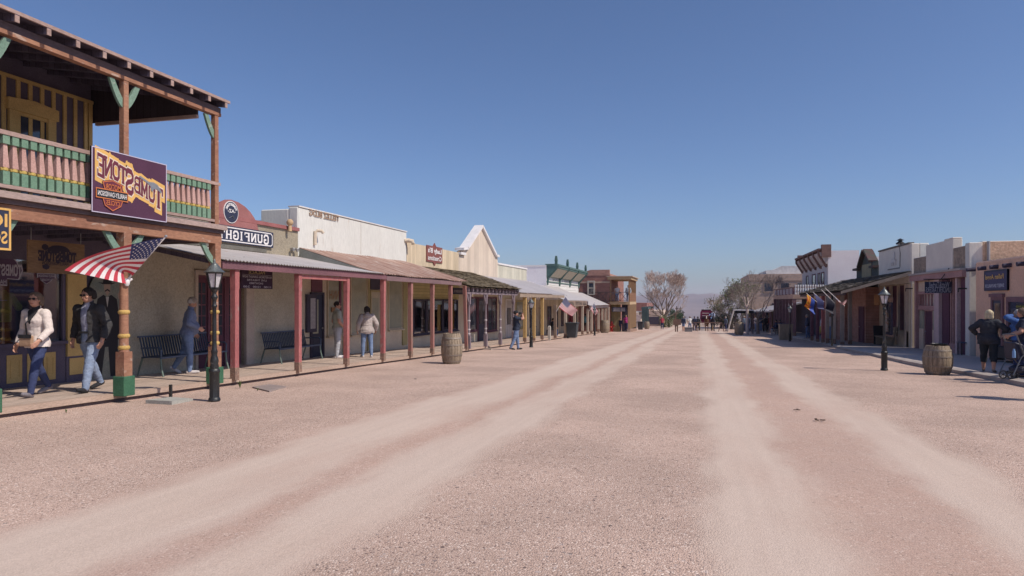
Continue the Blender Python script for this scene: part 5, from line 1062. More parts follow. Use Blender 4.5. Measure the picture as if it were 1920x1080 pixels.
for k in range(6): y = c0+.4+(c1-c0)*k/6; boxp('rail_panel', M('pale_lilac_panel', (.42, .36, .38)), R5, xbf+.02, xbf+.05, y, y+(c1-c0)/6-.25, zdk+.05, zrl-.05); boxp('rail_post', PURF, R5, xbf-.02, xbf+.12, y-.22, y-.04, zdk, zrl-.022)
for k in range(7): y = c0+.15+(c1-c0+.5)*k/6; square_post(R5, PURF, xbf+.12, y, gz(y)+.1, zdk-.36, .12)
boxp('lower_front', DARKW, R5, xk-.06, xk-.031, c0, c1, -2.4, zdk-.4)
t = thing('green_roof_unit', 'grey green metal unit on the roof in front of the white side wall', 'roof unit', (9.8, 57, 2.2)); x0, x1 = Q(1559, 0, 57.5)[0], Q(1577, 0, 57.5)[0]; z0, z1 = Q(1568, 548, 57.5)[1], Q(1568, 535, 57.5)[1]; m_ = MB(); m_.prism([(x0, z0-1), (x1, z0-1), (x1, z1), (x1-.2, z1+.12), (x0+.3, z1), (x0, z1-.15)], lambda a, b, d: (a, 57.4+d, b), 1.2); m_.build('casing', M('unit_green', (.16, .17, .16)), t)
x_, z_ = Q(1585, 540, 57.6); t = thing('vent_pipe', 'thin grey vent pipe before the white side wall', 'pipe', (x_, 57.6, z_-1)); MB().tube([(x_, 57.6, z_-1.5), (x_, 57.6, z_+.5)], .06, 8).build('pipe', GREYM, t)
boxp('link_roof', SHINGD, R4, 8.3, 20, 52.6, 58.9, 1.9, 2.1)
# covered pale kiosk-like porch in front of R5 (ticket stand)
# ------------------------------------------------------------------ R6 far tan brick block
fY = 104.; X0 = Q(1404, 540, fY)[0]; X1 = Q(1530, 540, fY)[0]; zt6 = Q(1450, 513, fY)[1]
R6 = thing('tan_brick_block', 'large tan brick block with white roof beyond the balcony building', 'building', (X0+8, fY, gz(fY)))
xA = Q(1437, 0, fY)[0]
mb = MB(); mb.box(X0, X1+10, fY, fY+20, -4, zt6-.05); mb.mat(1).box(X0+.05, X1+10, fY-.05, fY, zt6-1.1, zt6-.9); mb.build('wall', [TANBR, M('tan_band', (.42, .3, .24))], R6)
MB().prism([(xA, zt6-.05), (X1+10, zt6-.05), (X1+10, zt6+1.1), (Q(1466, 0, fY)[0], zt6+1.1), (Q(1452, 0, fY)[0], zt6+.55), (xA, zt6+.5)], lambda a, b, d: (a, fY+.6+d, b), 14).build('roof', M('white_roofing', (.78, .76, .73)), R6)
for px0, px1, y0, y1 in ((1433, 1449, 531, 546), (1464, 1479, 531, 546), (1495, 1508, 531, 546)):
    x0, x1 = Q(px0, 0, fY)[0], Q(px1, 0, fY)[0]; z1, z0 = Q(px0, y0, fY)[1], Q(px0, y1, fY)[1]; m_ = MB(); m_.box(x0-.15, x1+.15, fY-.1, fY-.0, z0-.2, z0-.02); m_.box(x0-.1, x0, fY-.06, fY, z0, z1); m_.box(x1, x1+.1, fY-.06, fY, z0, z1); o = m_.build('window', MATS['tan_band'], R6); boxp('pane', GLASSD, o, x0, x1, fY-.03, fY-.01, z0, z1)
# ------------------------------------------------------------------ low dark porches farther along on the right
R7 = thing('low_porch_row', 'low shaded wooden store with grey porch roof behind the bare trees', 'building', (9, 90, gz(90)))
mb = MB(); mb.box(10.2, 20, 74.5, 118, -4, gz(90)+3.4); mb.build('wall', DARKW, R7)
MB().add([(7.0, 74.4, gz(80)+2.45), (10.3, 74.4, gz(80)+3.4), (10.3, 118, gz(110)+3.4), (7.0, 118, gz(110)+2.5), (7.0, 74.4, gz(80)+2.3), (10.3, 74.4, gz(80)+3.25), (10.3, 118, gz(110)+3.25), (7.0, 118, gz(110)+2.35)], [(0, 1, 2, 3), (7, 6, 5, 4), (0, 4, 5, 1), (3, 2, 6, 7), (0, 3, 7, 4)]).build('porch_roof', GREYSH, R7)
for k in range(12): y = 75+k*3.8; square_post(R7, DARKW if k % 2 else PURF, 7.15, y, gz(y)+.1, gz(y)+2.4+.02*0, .1)
# left side beyond the brick house
L7 = thing('teal_porch_store', 'small teal porch store with pale upper wall beyond the brick house', 'building', (-5, 110, gz(110)))
lx = Q(1200, 0, 106)[0]
mb = MB(); mb.box(lx-8, lx-.3, 106, 122, -5, Q(1200, 586, 106)[1]); mb.mat(1).box(lx-6, lx+.1, 105.9, 106, -5, Q(1200, 590, 106)[1]); mb.build('wall', [M('pale_render', (.6, .5, .44)), M('pale_front', (.55, .45, .42))], L7)
m_ = MB(); TE = M('teal_wood', (.075, .115, .12), (.055, .085, .09)); x1 = Q(1215, 0, 107)[0]
m_.box(lx+.12, x1, 107, 121, Q(1208, 580, 107)[1], Q(1208, 577, 107)[1]+.1); 
for k in range(7): x = lx+.2+(x1-lx-.4)*k/6; m_.box(x, x+.14, 107, 107.14, gz(107)-.1, Q(1208, 580, 107)[1])
m_.box(lx+.12, x1, 109, 109.1, gz(107)-.1, Q(1208, 580, 107)[1]); m_.build('porch', TE, L7)
L8 = thing('far_red_store', 'far red and cream store front behind the bare round tree', 'building', (-4, 135, gz(135))); xa, xb_ = Q(1188, 0, 130)[0]-6, Q(1213, 0, 130)[0]; mb = MB(); mb.box(xa, xb_, 130, 150, -6, Q(1200, 568, 130)[1]); mb.mat(1).box(xb_, Q(1240, 0, 130)[0], 130.5, 150, -6, Q(1220, 583, 130)[1]); mb.mat(2).box(xb_+.2, Q(1237, 0, 130)[0], 130.4, 130.5, gz(130)+.3, Q(1220, 594, 130)[1]); mb.build('wall', [M('far_red', (.34, .16, .14)), M('far_cream', (.62, .5, .42)), DARKW], L8)
# ================================================================== street lamps
def lamp(label, px, py, iron=IRON, proto=None):
    p = G(px, py)
    if proto is not None:
        c = copy_tree(proto); c.location = p; c['label'] = label; return c
    t = thing('street_lamp', label, 'street lamp', p, group='old iron street lamps along the street'); c = tuple(p)
    m_ = MB(); m_.lathe([(.10, 0), (.10, .03), (.085, .05), (.082, .06), (.082, .46), (.088, .47), (.095, .49), (.088, .52), (.07, .54)], c, 8, ph=.5); 
    m_.lathe([(.066, .54), (.072, .57), (.06, .62), (.07, .66), (.062, .70), (.045, .76), (.05, .80), (.056, .82), (.04, .86), (.036, 1.0), (.034, 1.3), (.032, 1.55), (.045, 1.57), (.045, 1.59), (.03, 1.61), (.034, 1.68), (.055, 1.72), (.055, 1.74), (.035, 1.77), (.032, 1.80), (.06, 1.85), (.066, 1.865), (.04, 1.88)], c, 14)
    m_.build('post', iron, t, smooth=True, bevel=0)
    m_ = MB(); n = 6
    for k in range(n):
        a = 2*math.pi*k/n+.3; d = Vector((math.cos(a), math.sin(a), 0)); m_.bar(p+d*.075+Vector((0, 0, 1.88)), p+d*.135+Vector((0, 0, 2.13)), .014)
    m_.lathe([(.05, 1.87), (.082, 1.875), (.082, 1.89), (.05, 1.895)], c, 6, ph=.3*6/6.283); m_.lathe([(.13, 2.12), (.145, 2.125), (.145, 2.14), (.13, 2.145)], c, 6, ph=.3*6/6.283)
    m_.build('lantern_frame', iron, t)
    MB().lathe([(.068, 1.895), (.125, 2.12)], c, 6, ph=.3*6/6.283).build('lantern_glass', M('frosted_glass', (.62, .60, .62), rough=.25, bump=0, spec=.5), t)
    m_ = MB(); m_.lathe([(.165, 2.14), (.17, 2.15), (.12, 2.19), (.085, 2.245), (.06, 2.27), (.055, 2.285), (.03, 2.30), (.018, 2.32), (.022, 2.335), (.006, 2.37)], c, 12); m_.build('lantern_cap', M('weathered_cap', (.20, .22, .215), (.10, .11, .11), sc_=9, rough=.4, metal=.5), t, smooth=True)
    return t
l0 = lamp('black iron street lamp in the left foreground beside the boardwalk', 402, 751)
lamp('green black iron street lamp at the right kerb near the wooden barrel', 1658, 694, proto=l0)
lamp('black iron street lamp beside the man taking a photo', 996, 651, proto=l0)
lamp('black iron street lamp in front of the small flag on the left', 1115, 629, proto=l0)
lamp('black iron street lamp before the square planter box on the right', 1481, 640, proto=l0)
# ================================================================== barrels
def barrel(label, px, py, h=.92, proto=None, s=1, group='wooden barrels along the street'):
    p = G(px, py)
    if proto is not None:
        c = copy_tree(proto); c.location = p; c['label'] = label; c.scale = (s, s, s); c.rotation_euler = (0, 0, R.uniform(0, 6)); return c
    t = thing('wooden_barrel', label, 'barrel', p, group=group); m_ = MB(); n = 20; r = random.Random(2)
    def rr(z): q = z/h*2-1; return .335-.075*q*q
    for k in range(n):
        a0 = 2*math.pi*k/n+.012; a1 = 2*math.pi*(k+1)/n-.012; dz = r.uniform(-.012, .012); dr = r.uniform(-.004, .004); v = []
        for j in range(9):
            z = h*j/8
            for a in (a0, (a0+a1)/2, a1): q = rr(z)+dr-(.004 if a != (a0+a1)/2 else 0); v.append((p.x+q*math.cos(a), p.y+q*math.sin(a), p.z+z+(dz if j == 8 else 0)))
            for a in (a1, a0): q = rr(z)-.03; v.append((p.x+q*math.cos(a), p.y+q*math.sin(a), p.z+z+(dz if j == 8 else 0)))
        f = [(j*5+i, j*5+(i+1) % 5, j*5+5+(i+1) % 5, j*5+5+i) for j in range(8) for i in range(5)]+[(0, 4, 3, 2, 1), tuple(40+i for i in range(5))]
        m_.add(v, f)
    m_.build('staves', OAK, t)
    for z0, z1 in ((.05, .10), (.26, .31), (.60, .65), (.82, .88)):
        z0 *= h; z1 *= h; m2 = MB(); m2.lathe([(rr(z0)-.01, z0), (rr(z0)+.008, z0), (rr(z1)+.008, z1), (rr(z1)-.01, z1)], tuple(p), 28); m2.build('hoop', HOOP, t, smooth=True)
    MB().lathe([(.24, h-.06), (.24, h-.055)], tuple(p), 20).build('lid', M('grey_lid', (.40, .34, .29), (.3, .25, .21)), t)
    return t
b0_ = barrel('weathered wooden barrel standing in the street before the cream store', 847, 681)
barrel('pale wooden barrel at the right kerb behind the iron lamp', 1758, 701, proto=b0_, s=1.0).scale = (1.06, 1.06, .82)
barrel('wooden barrel at the left porch end next to the red hydrant', 1134, 624, proto=b0_, s=1.35)
barrel('far upright wooden barrel in front of the bare trees', 1386, 628, proto=b0_, s=1.25)
barrel('far wooden barrel left of the two dark bins', 1213, 617, proto=b0_, s=1.1)
t = thing('planter_box', 'square tan wooden planter box behind the far right lamp', 'planter', G(1473, 637)); p = G(1473, 637); m_ = MB(); m_.taper(p.x, p.y, p.z, p.z+1.02, .40, .43); m_.box(p.x-.46, p.x+.46, p.y-.46, p.y+.46, p.z+1.02, p.z+1.1); m_.build('box', OAK, t); MB().box(p.x-.38, p.x+.38, p.y-.38, p.y+.38, p.z+1.1, p.z+1.12).build('soil', TRIMD, t)
# pot junk on top of the right barrel
p = G(1758, 701); t = thing('iron_pan', 'dark iron pan lying on the right barrel top', 'pan', p+Vector((0, 0, .76))); MB().lathe([(.02, 0), (.17, 0), (.2, .05), (.19, .05), (.16, .012)], tuple(p+Vector((.03, 0, .76))), 14).build('pan', IRON, t)
# ================================================================== metal benches on the boardwalk
def bench(label, y0, y1, x=-11.42, proto=None):
    L_ = y1-y0; zb = gz((y0+y1)/2)+BW; yc = (y0+y1)/2
    if proto is not None:
        c = copy_tree(proto); c.location = (x, yc, zb); c['label'] = label; return c
    t = thing('metal_bench', label, 'bench', (x, yc, zb), group='dark metal benches on the boardwalk'); h = L_/2
    m_ = MB(); n = 26
    for k in range(n+1):
        y = yc-h+.05+(L_-.1)*k/n; m_.bar((x-.13, y, zb+.86), (x-.02, y, zb+.42), .034, .012)
    for z, xx in ((.86, -.13), (.42, -.02)): m_.bar((x+xx, yc-h, zb+z), (x+xx, yc+h, zb+z), .035)
    m_.build('backrest', BLUEM, t); m_ = MB()
    for k in range(n+1):
        y = yc-h+.05+(L_-.1)*k/n; m_.bar((x-.02, y, zb+.42), (x+.46, y, zb+.43), .026, .012)
    for xx in (-.02, .46): m_.bar((x+xx, yc-h, zb+.42), (x+xx, yc+h, zb+.42), .035)
    m_.build('seat', BLUEM, t)
    for y in (yc-h+.02, yc+h-.02):
        m_ = MB(); m_.tube([(x-.02, y, zb+.42), (x-.10, y, zb+.2), (x-.16, y, zb)], .022, 6); m_.build('leg', BENCHL, t, smooth=True); m_ = MB(); m_.tube([(x+.44, y, zb+.42), (x+.46, y, zb+.2), (x+.52, y, zb)], .022, 6); m_.build('leg', BENCHL, t, smooth=True)
        m_ = MB(); m_.tube([(x-.06, y, zb+.62), (x+.40, y, zb+.64), (x+.46, y, zb+.60), (x+.45, y, zb+.42)], .02, 6); m_.build('armrest', BLUEM, t, smooth=True)
    return t
bn = bench('dark blue metal bench against the stucco wall behind the man in the cap', 11.95, 14.05)
bench('dark blue metal bench right of the plum double doors', 16.2, 18.3, proto=bn)
# wooden bench, chalkboard and small things on the right pavement
p = G(1690, 640, .1); y = 40.0; x = 9.35; z = gz(y)+.1
t = thing('wooden_bench', 'weathered plank bench with two back slats on the right pavement', 'bench', (x, y, z)); SL = M('grey_plank', (.36, .29, .22), (.28, .225, .175), st=(1, .3, 1)); m_ = MB()
for k in range(3): m_.box(x-.15+k*.17, x+.01+k*.17, y-1.0, y+1.0, z+.42, z+.46)
m_.build('seat', SL, t); m_ = MB()
for k in range(2): m_.bar((x+.42, y-1.0, z+.62+k*.24), (x+.42, y+1.0, z+.62+k*.24), .16, .03) if 0 else m_.box(x+.42+.03*k, x+.45+.03*k, y-1.0, y+1.0, z+.54+k*.25, z+.72+k*.25)
m_.build('backrest', SL, t)
for q in (-.8, .8): m_ = MB(); m_.box(x-.1, x+.3, y+q-.06, y+q+.06, z, z+.42); m_.build('leg', SL, t); MB().bar((x+.33, y+q, z+.02), (x+.47, y+q, z+1.0), .07).build('back_post', SL, t)
x0, yk = Q(1655, 600, 41)[0], 41.; z = gz(yk)+.1; t = thing('chalkboard', 'black folding chalkboard standing left of the plank bench', 'chalkboard', (x0, yk, z)); m_ = MB()
m_.add([(x0-.42, yk, z), (x0+.42, yk, z), (x0+.42, yk+.2, z+1.02), (x0-.42, yk+.2, z+1.02), (x0-.42, yk+.03, z), (x0+.42, yk+.03, z), (x0+.42, yk+.23, z+1.02), (x0-.42, yk+.23, z+1.02)], [(0, 1, 2, 3), (7, 6, 5, 4), (0, 4, 5, 1), (1, 5, 6, 2), (2, 6, 7, 3), (3, 7, 4, 0)]); m_.bar((x0-.3, yk+.25, z+.95), (x0-.3, yk+.6, z), .04); m_.bar((x0+.3, yk+.25, z+.95), (x0+.3, yk+.6, z), .04); m_.build('board', BLACKP, t)
# low iron table and black slatted bench by the adobe shop
def Gx(px, Y): return Q(px, 600, Y)[0]
y = 29.9; z = gz(y)+.1; xa, xb_ = Gx(1797, y), Gx(1838, y); t = thing('iron_table', 'low dark iron side table before the plum shop front', 'table', ((xa+xb_)/2, y, z)); m_ = MB(); m_.box(xa, xb_, y-.25, y+.25, z+.47, z+.5); m_.build('top', BLUEM, t)
for a in (xa+.05, xb_-.05):
    for b in (-.2, .2): MB().tube([(a, y+b, z), (a, y+b, z+.47)], .018, 6).build('leg', IRON, t)
y = 25.; x = RA-.6; z = gz(y)+.1; t = thing('slatted_bench', 'black slatted bench against the terracotta wall behind the woman', 'bench', (x, y, z)); m_ = MB()
for k in range(7): m_.box(x+.42, x+.45, y-1.5, y+1.2, z+.5+k*.075, z+.55+k*.075)
m_.build('backrest', BLACKP, t); m_ = MB(); m_.box(x-.02, x+.42, y-1.5, y+1.2, z+.42, z+.46); m_.box(x+.0, x+.04, y-1.5, y+1.2, z+.12, z+.42); m_.build('seat', BLACKP, t)
for q in (-1.4, 1.1): boxp('leg', BLACKP, t, x, x+.44, y+q, y+q+.06, z, z+.42)
# ================================================================== bins, hydrant, bollard, planters
def bin_(label, px, py, h=1.0, r=.33, wheels=True, group='dark bins on the street'):
    p = G(px, py); t = thing('trash_bin', label, 'bin', p, group=group); m = M('bin_grey', (.045, .055, .065), (.06, .07, .08), rough=.5); m_ = MB(); m_.taper(p.x, p.y, p.z+.04, p.z+h*.9, r*.75, r); m_.build('body', m, t, bevel=.03)
    m_ = MB(); m_.box(p.x-r*1.12, p.x+r*1.12, p.y-r*1.12, p.y+r*1.12, p.z+h*.9, p.z+h*.96); m_.tube([(p.x-r, p.y-r*1.2, p.z+h*.95), (p.x+r, p.y-r*1.2, p.z+h*.95)], .02, 6); m_.build('lid', m, t, bevel=.01)
    if wheels:
        for q in (-1, 1): MB().tube([(p.x-r*.7, p.y+q*r*.7-.03, p.z+.11), (p.x-r*.7, p.y+q*r*.7+.03, p.z+.11)], .11, 12).build('wheel', BLACKP, t)
bin_('grey wheeled bin standing in front of the left porch posts', 1073, 634, 1.15, .40)
bin_('dark round bin left of the far barrel beyond the brick house', 1187, 620, 1.1, .42, False); bin_('dark upright bin between the round bin and the far barrel', 1201, 618.5, 1.1, .36, False)
p = G(1030, 638); t = thing('bollard', 'short white bollard at the boardwalk edge', 'bollard', p); m_ = MB(); m_.taper(p.x, p.y, p.z, p.z+.88, .09, .085); m_.taper(p.x, p.y, p.z+.88, p.z+.92, .085, .05); m_.build('post', M('bollard_white', (.5, .47, .42)), t, bevel=.01)
p = G(1147, 622); t = thing('fire_hydrant', 'red fire hydrant beside the brick house porch', 'hydrant', p); HR = M('hydrant_red', (.55, .06, .05), rough=.4, bump=.05); m_ = MB(); m_.lathe([(.22, 0), (.22, .08), (.15, .1), (.15, .75), (.2, .78), (.2, .84), (.15, .86), (.12, 1.0), (.05, 1.06), (.05, 1.14), (.02, 1.15)], tuple(p), 14); m_.build('body', HR, t, smooth=True)
for q in (Vector((.27, -.05, .6)), Vector((-.27, .05, .6)), Vector((-.05, -.27, .5))): MB().cap(p+Vector((0, 0, q.z)), .09, p+q, .09, 8).build('outlet', HR, t, smooth=True)
for k, (px, py) in enumerate(((1229, 616.5), (1222, 617))): pass
# utility lids and post by the near lamp
p0, p1, p2, p3 = G(273, 755), G(322, 757.5), G(362, 750), G(320, 747)
t = thing('concrete_lid', 'flat pale concrete utility lid left of the near lamp', 'lid', p0); up = Vector((0, 0, .045)); dn = Vector((0, 0, -.05)); m_ = MB(); m_.add([p0+dn, p1+dn, p2+dn, p3+dn, p0+up, p1+up, p2+up*.6, p3+up*.6], [(3, 2, 1, 0), (4, 5, 6, 7), (0, 1, 5, 4), (1, 2, 6, 5), (2, 3, 7, 6), (3, 0, 4, 7)]); m_.build('slab', M('lid_concrete', (.42, .42, .38), (.35, .34, .31)), t)
p = G(320, 745); t = thing('iron_stake', 'short dark iron stake at the boardwalk edge near the lid', 'stake', p); m_ = MB(); m_.box(p.x-.02, p.x+.02, p.y-.02, p.y+.02, p.z-.05, p.z+.22); m_.build('stake', IRON, t)
p0, p1, p2, p3 = G(473, 727), G(505, 735), G(537, 726), G(505, 722); t = thing('ground_plate', 'flat grey ground plate right of the near lamp', 'plate', p0); up = Vector((0, 0, .02)); m_ = MB(); m_.add([p0+dn, p1+dn, p2+dn, p3+dn, p0+up, p1+up, p2+up, p3+up], [(3, 2, 1, 0), (4, 5, 6, 7), (0, 1, 5, 4), (1, 2, 6, 5), (2, 3, 7, 6), (3, 0, 4, 7)]); m_.build('slab', M('plate_grey', (.33, .27, .25)), t)
def weed(label, px, py, h, n=26):
    p = G(px, py); t = thing('weed', label, 'plant', p); m_ = MB(); r = random.Random(n)
    for k in range(n):
        a = r.uniform(0, 6.28); l = h*r.uniform(.5, 1); o = r.uniform(.1, .45)*l; q = p+Vector((math.cos(a)*o, math.sin(a)*o, l)); s_ = Vector((-math.sin(a), math.cos(a), 0))*.012; md = p+(q-p)*.5+Vector((0, 0, .03)); m_.add([p-s_*.4, p+s_*.4, md+s_, q, md-s_], [(0, 1, 2, 3, 4)])
    m_.build('leaves', M('weed_green', (.09, .14, .05), (.14, .16, .07)), t)
weed('small green weed growing by the boardwalk next to the near lamp', 450, 728, .17); weed('tiny dry weed in the gravel before the boardwalk', 124, 774, .05, 9); weed('small dry weed at the edge of the grey ground plate', 483, 733, .05, 12)
# stones and droppings on the gravel
def pile(label, px, py, w_, m, n=7, nm='droppings', cat='droppings'):
    p = G(px, py); t = thing(nm, label, cat, p); m_ = MB(); r = random.Random(int(px))
    for k in range(n): q = p+Vector((r.uniform(-w_, w_), r.uniform(-w_, w_)*.8, .012)); s_ = r.uniform(.25, .5)*w_*.7; m_.ell(q, (s_, s_*.8, s_*.45), n=4)
    m_.build('pile', m, t)
DR = M('dropping_brown', (.12, .08, .06))
pile('dark droppings on the right sandy lane', 1492, 769, .06, DR); pile('dark droppings nearer on the right sandy lane', 1535, 788, .075, DR, 8); pile('single dark stone in the gravel before the white store', 781, 711, .06, M('stone_grey', (.2, .18, .17)), 2, 'stone', 'stone'); pile('pale stone on the gravel in the lower middle', 803, 1029, .012, M('stone_pale', (.62, .56, .54)), 2, 'stone', 'stone')
t = thing('wire_stub', 'low dark wire stub at the boardwalk before the shingle porch', 'wire', G(912, 655)); p = G(912, 655); m_ = MB(); m_.box(p.x-.3, p.x+.25, p.y-.1, p.y+.12, p.z-.03, p.z+.05); m_.build('board', GRP, t)
# ================================================================== flags
def flag(label, Tp, Bt, FT, FB, kind='us', pole=None, wave=.05, group=None, nw=2.2, ph=0, lift=0):
    Tp, Bt, FT, FB = Vector(Tp), Vector(Bt), Vector(FT), Vector(FB); base = Vector(pole[0]) if pole else Tp
    t = thing('flag', label, 'flag', base); NU_, NV_ = 40, 26
    nrm = (FT-Tp).cross(Bt-Tp).normalized()
    def fn(u, v, o=0):
        p = Tp.lerp(Bt, v).lerp(FT.lerp(FB, v), u); s_ = math.sin(u*math.pi*nw+v*1.6+ph)*wave*(.25+u); sag = (lift if lift else -.10*wave/.05)*math.sin(u*math.pi)*(1-v*.4)
        return p+nrm*(s_+o)+Vector((0, 0, sag))
    m_ = MB(); v = [fn(i/NU_, j/NV_) for j in range(NV_+1) for i in range(NU_+1)]; o0 = len(m_.v); m_.v += [tuple(q) for q in v]
    for j in range(NV_):
        for i in range(NU_):
            if kind == 'us': mi = 2 if (i < 16 and j < 14) else (0 if (j//2) % 2 == 0 else 1)
            elif kind == 'az':
                if j >= 13: mi = 2
                else: a = math.atan2(13-j, (i-20)/40*20); mi = 0 if int(a/math.pi*13) % 2 == 0 else 1
            else: mi = 0
            m_.f.append([o0+j*(NU_+1)+i, o0+j*(NU_+1)+i+1, o0+(j+1)*(NU_+1)+i+1, o0+(j+1)*(NU_+1)+i]); m_.m.append(mi)
    mats = {'us': [FLAGR, FLAGW, FLAGB], 'az': [flat('flag_ray_red', (.5, .09, .03)), flat('flag_ray_gold', (.72, .38, .03)), flat('flag_bright_blue', (.04, .09, .42))], 'blue': [flat('flag_navy', (.045, .05, .15))], 'black': [flat('flag_black', (.012, .013, .03))]}[kind]
    c = m_.build('cloth', mats, t, smooth=True)
    if kind == 'us':
        s2 = MB()
        for j in range(9):
            for i in range(6 if j % 2 == 0 else 5):
                uc = (.4)*((i+.5)/6 if j % 2 == 0 else (i+1)/6); vc = 14/26*(j+.7)/9.4
                for sd_ in (.006, -.006):
                    q = []
                    for k in range(10): a = math.pi*k/5; r_ = .5 if k % 2 == 0 else .22; q.append(fn(uc+math.sin(a)*r_*.034, vc-math.cos(a)*r_*.052, sd_))
                    s2.add(q, [tuple(range(10))])
        s2.build('stars', FLAGW, t)
    if kind == 'az':
        q = [];
        for sd_ in (.008, -.008): MB().add([fn(.5+math.sin(math.pi*k/5)*(.16 if k % 2 == 0 else .07), .5-math.cos(math.pi*k/5)*(.24 if k % 2 == 0 else .1), sd_) for k in range(10)], [tuple(range(10))]).build('star', flat('flag_copper', (.4, .16, .05)), t)
    if pole:
        a, b = Vector(pole[0]), Vector(pole[1]); MB().tube([a, b], .014 if (b-a).length < 2 else .022, 7).build('pole', FLAGW, t, smooth=True)
        m_ = MB(); m_.ell(b, (.025, .025, .025), n=5); m_.build('finial', GREYM, t)
    return t
def VX3(px, py, X): y, z = P(px, py, X); return Vector((X, y, z))
def VYd(px, py, Y): x, z = Q(px, py, Y); return Vector((x, Y, z))
f_a = VX3(238, 526, -9.02); f_b = VX3(311, 443, -8.45)
t = flag('large flag with stars and stripes streaming left from the first porch post', f_a.lerp(f_b, .97), f_a.lerp(f_b, .12), VX3(128, 513, -8.6), VX3(232, 528, -8.85), 'us', (f_a, f_b), .07, nw=1.7, lift=.13)
m_ = MB(); p = f_a; m_.ell(p+Vector((.0, 0, -.03)), (.04, .05, .07), n=6); m_.cap(p+Vector((-.05, 0, -.06)), .02, p+Vector((.03, .05, .02)), .025, 6); m_.build('pole_bracket', WHITEP, t, smooth=True)
Yf = PY(1043, -9.0); a = VYd(1043, 584, Yf); b = VYd(1062, 554, Yf+.4)
flag('flag with stars and stripes on the brown post above the wheeled bin', VYd(1060.5, 557, Yf+.3), VYd(1048, 575.5, Yf+.1), VYd(1084.5, 581, Yf+.9), VYd(1073, 593, Yf+.7), 'us', (a, b), .06)
Yf = PY(1104, -9.0); a = VYd(1105, 583, Yf); b = VYd(1114.5, 567, Yf+.3)
flag('smaller flag with stars and stripes partly behind the fourth lamp', VYd(1114, 568, Yf+.3), VYd(1107, 578, Yf+.1), VYd(1123, 586, Yf+.8), VYd(1116, 592, Yf+.6), 'us', (a, b), .05)
Yr = 44.
def rflag(label, p_lo, p_hi, ft, fb, kind, k0, k1, wave=.1, Y=Yr): a, b = VYd(*p_lo, Y), VYd(*p_hi, Y-.3); return flag(label, a.lerp(b, k1), a.lerp(b, k0), VYd(*ft, Y-.2), VYd(*fb, Y), kind, (a, b), wave)
rflag('flag of gold and red rays over blue drooping from the farthest slanted pole', (1532.5, 567), (1512, 550), (1509, 575), (1526, 590), 'az', .25, .95, .10, 36.9)
rflag('dark blue flag hanging from the second slanted pole', (1545, 566), (1524.5, 548), (1540, 580), (1551, 583), 'blue', .1, .95, .1, 36.7)
rflag('black flag hanging behind the thin dark flagpole', (1565, 569), (1540, 543), (1549, 583), (1561, 592), 'black', .0, .60, .08, 36.5)
rflag('flag with stars and stripes blown right from the nearest slanted pole', (1584, 574), (1547, 540), (1586, 563), (1588, 567), 'us', .25, .72, .1, 36.3)
p = VYd(1560, 655, 37.6); p.z = gz(37.6)+.1; t = thing('thin_pole', 'thin black iron pole standing at the kerb beneath the flags', 'pole', p); MB().tube([p, p+Vector((0, 0, 2.6))], .045, 8).build('pole', IRON, t)
rf = VYd(1522, 585, 100); flag('far small flag with stars and stripes hanging under the dark porch', VYd(1437, 573, 90), VYd(1432, 590, 90), VYd(1440, 578, 90.2), VYd(1436, 597, 90.2), 'us', (VYd(1431, 585, 90), VYd(1436, 571, 90)), .05)
# ================================================================== far street furniture: notice on two posts, grey box, stagecoach
p = G(1265, 622); z = p.z; W_ = M('old_board', (.22, .14, .11), (.16, .1, .085))
t = thing('barrier_board', 'brown board barrier on two posts at the far street end', 'barrier', p); xa, xb_ = Q(1262, 0, p.y)[0], Q(1277, 0, p.y)[0]; m_ = MB(); m_.box(xa, xb_, p.y-.03, p.y+.03, z+.75, z+1.35); m_.build('board', W_, t)
for x in (xa+.2, xb_-.45): boxp('post', W_, t, x, x+.13, p.y+.031, p.y+.16, z-.1, z+1.9 if x < xa+.3 else z+1.4)
p = G(1316, 621.5); t = thing('barrier_board', 'low timber sawhorse at the feet of the stagecoach team', 'barrier', p); m_ = MB(); m_.bar((p.x-.9, p.y, p.z+1.0), (p.x+2.2, p.y, p.z+1.0), .1); m_.build('rail', W_, t)
for x in (-.8, 2.1):
    for q in (-.3, .3): MB().bar((p.x+x+q, p.y, p.z), (p.x+x+q*.15, p.y, p.z+1.0), .08).build('leg', W_, t)
p = G(1291, 622); t = thing('grey_box', 'grey utility box in front of the group standing in the street', 'box', p); m_ = MB(); m_.box(p.x-.42, p.x+.42, p.y-.25, p.y+.25, p.z, p.z+.45); m_.box(p.x-.45, p.x+.45, p.y-.28, p.y+.28, p.z+.45, p.z+.49); m_.build('casing', M('box_grey', (.22, .22, .24)), t, bevel=.02)
# stroller at the right edge
def wheel_mesh(c, r, w_, ax, m_rim=None):
    m_ = MB(); n = 20; c = Vector(c); u = Vector((0, 0, 1)); s_ = Vector(ax).normalized(); f = u.cross(s_)
    for rr, q in ((r, 0),):
        pts = [c+(u*math.cos(2*math.pi*k/n)+f*math.sin(2*math.pi*k/n))*r for k in range(n+1)]; m_.tube(pts, w_, 6, cap=False)
    for k in range(6): m_.bar(c, c+(u*math.cos(math.pi*k/3)+f*math.sin(math.pi*k/3))*r, w_*.6)
    m_.tube([c-s_*w_*1.2, c+s_*w_*1.2], r*.18, 8); return m_
p = G(1903, 710, .1); t = thing('stroller', 'dark baby stroller with small double wheels at the right edge', 'stroller', p); d = RT; S3 = lambda a, b, z: Vector((p.x+RT[0]*a-FW[0]*b, p.y+RT[1]*a-FW[1]*b, p.z+z))
SB = flat('stroller_fabric', (.035, .035, .06)); SF = M('stroller_frame', (.2, .2, .21), rough=.4, metal=.5)
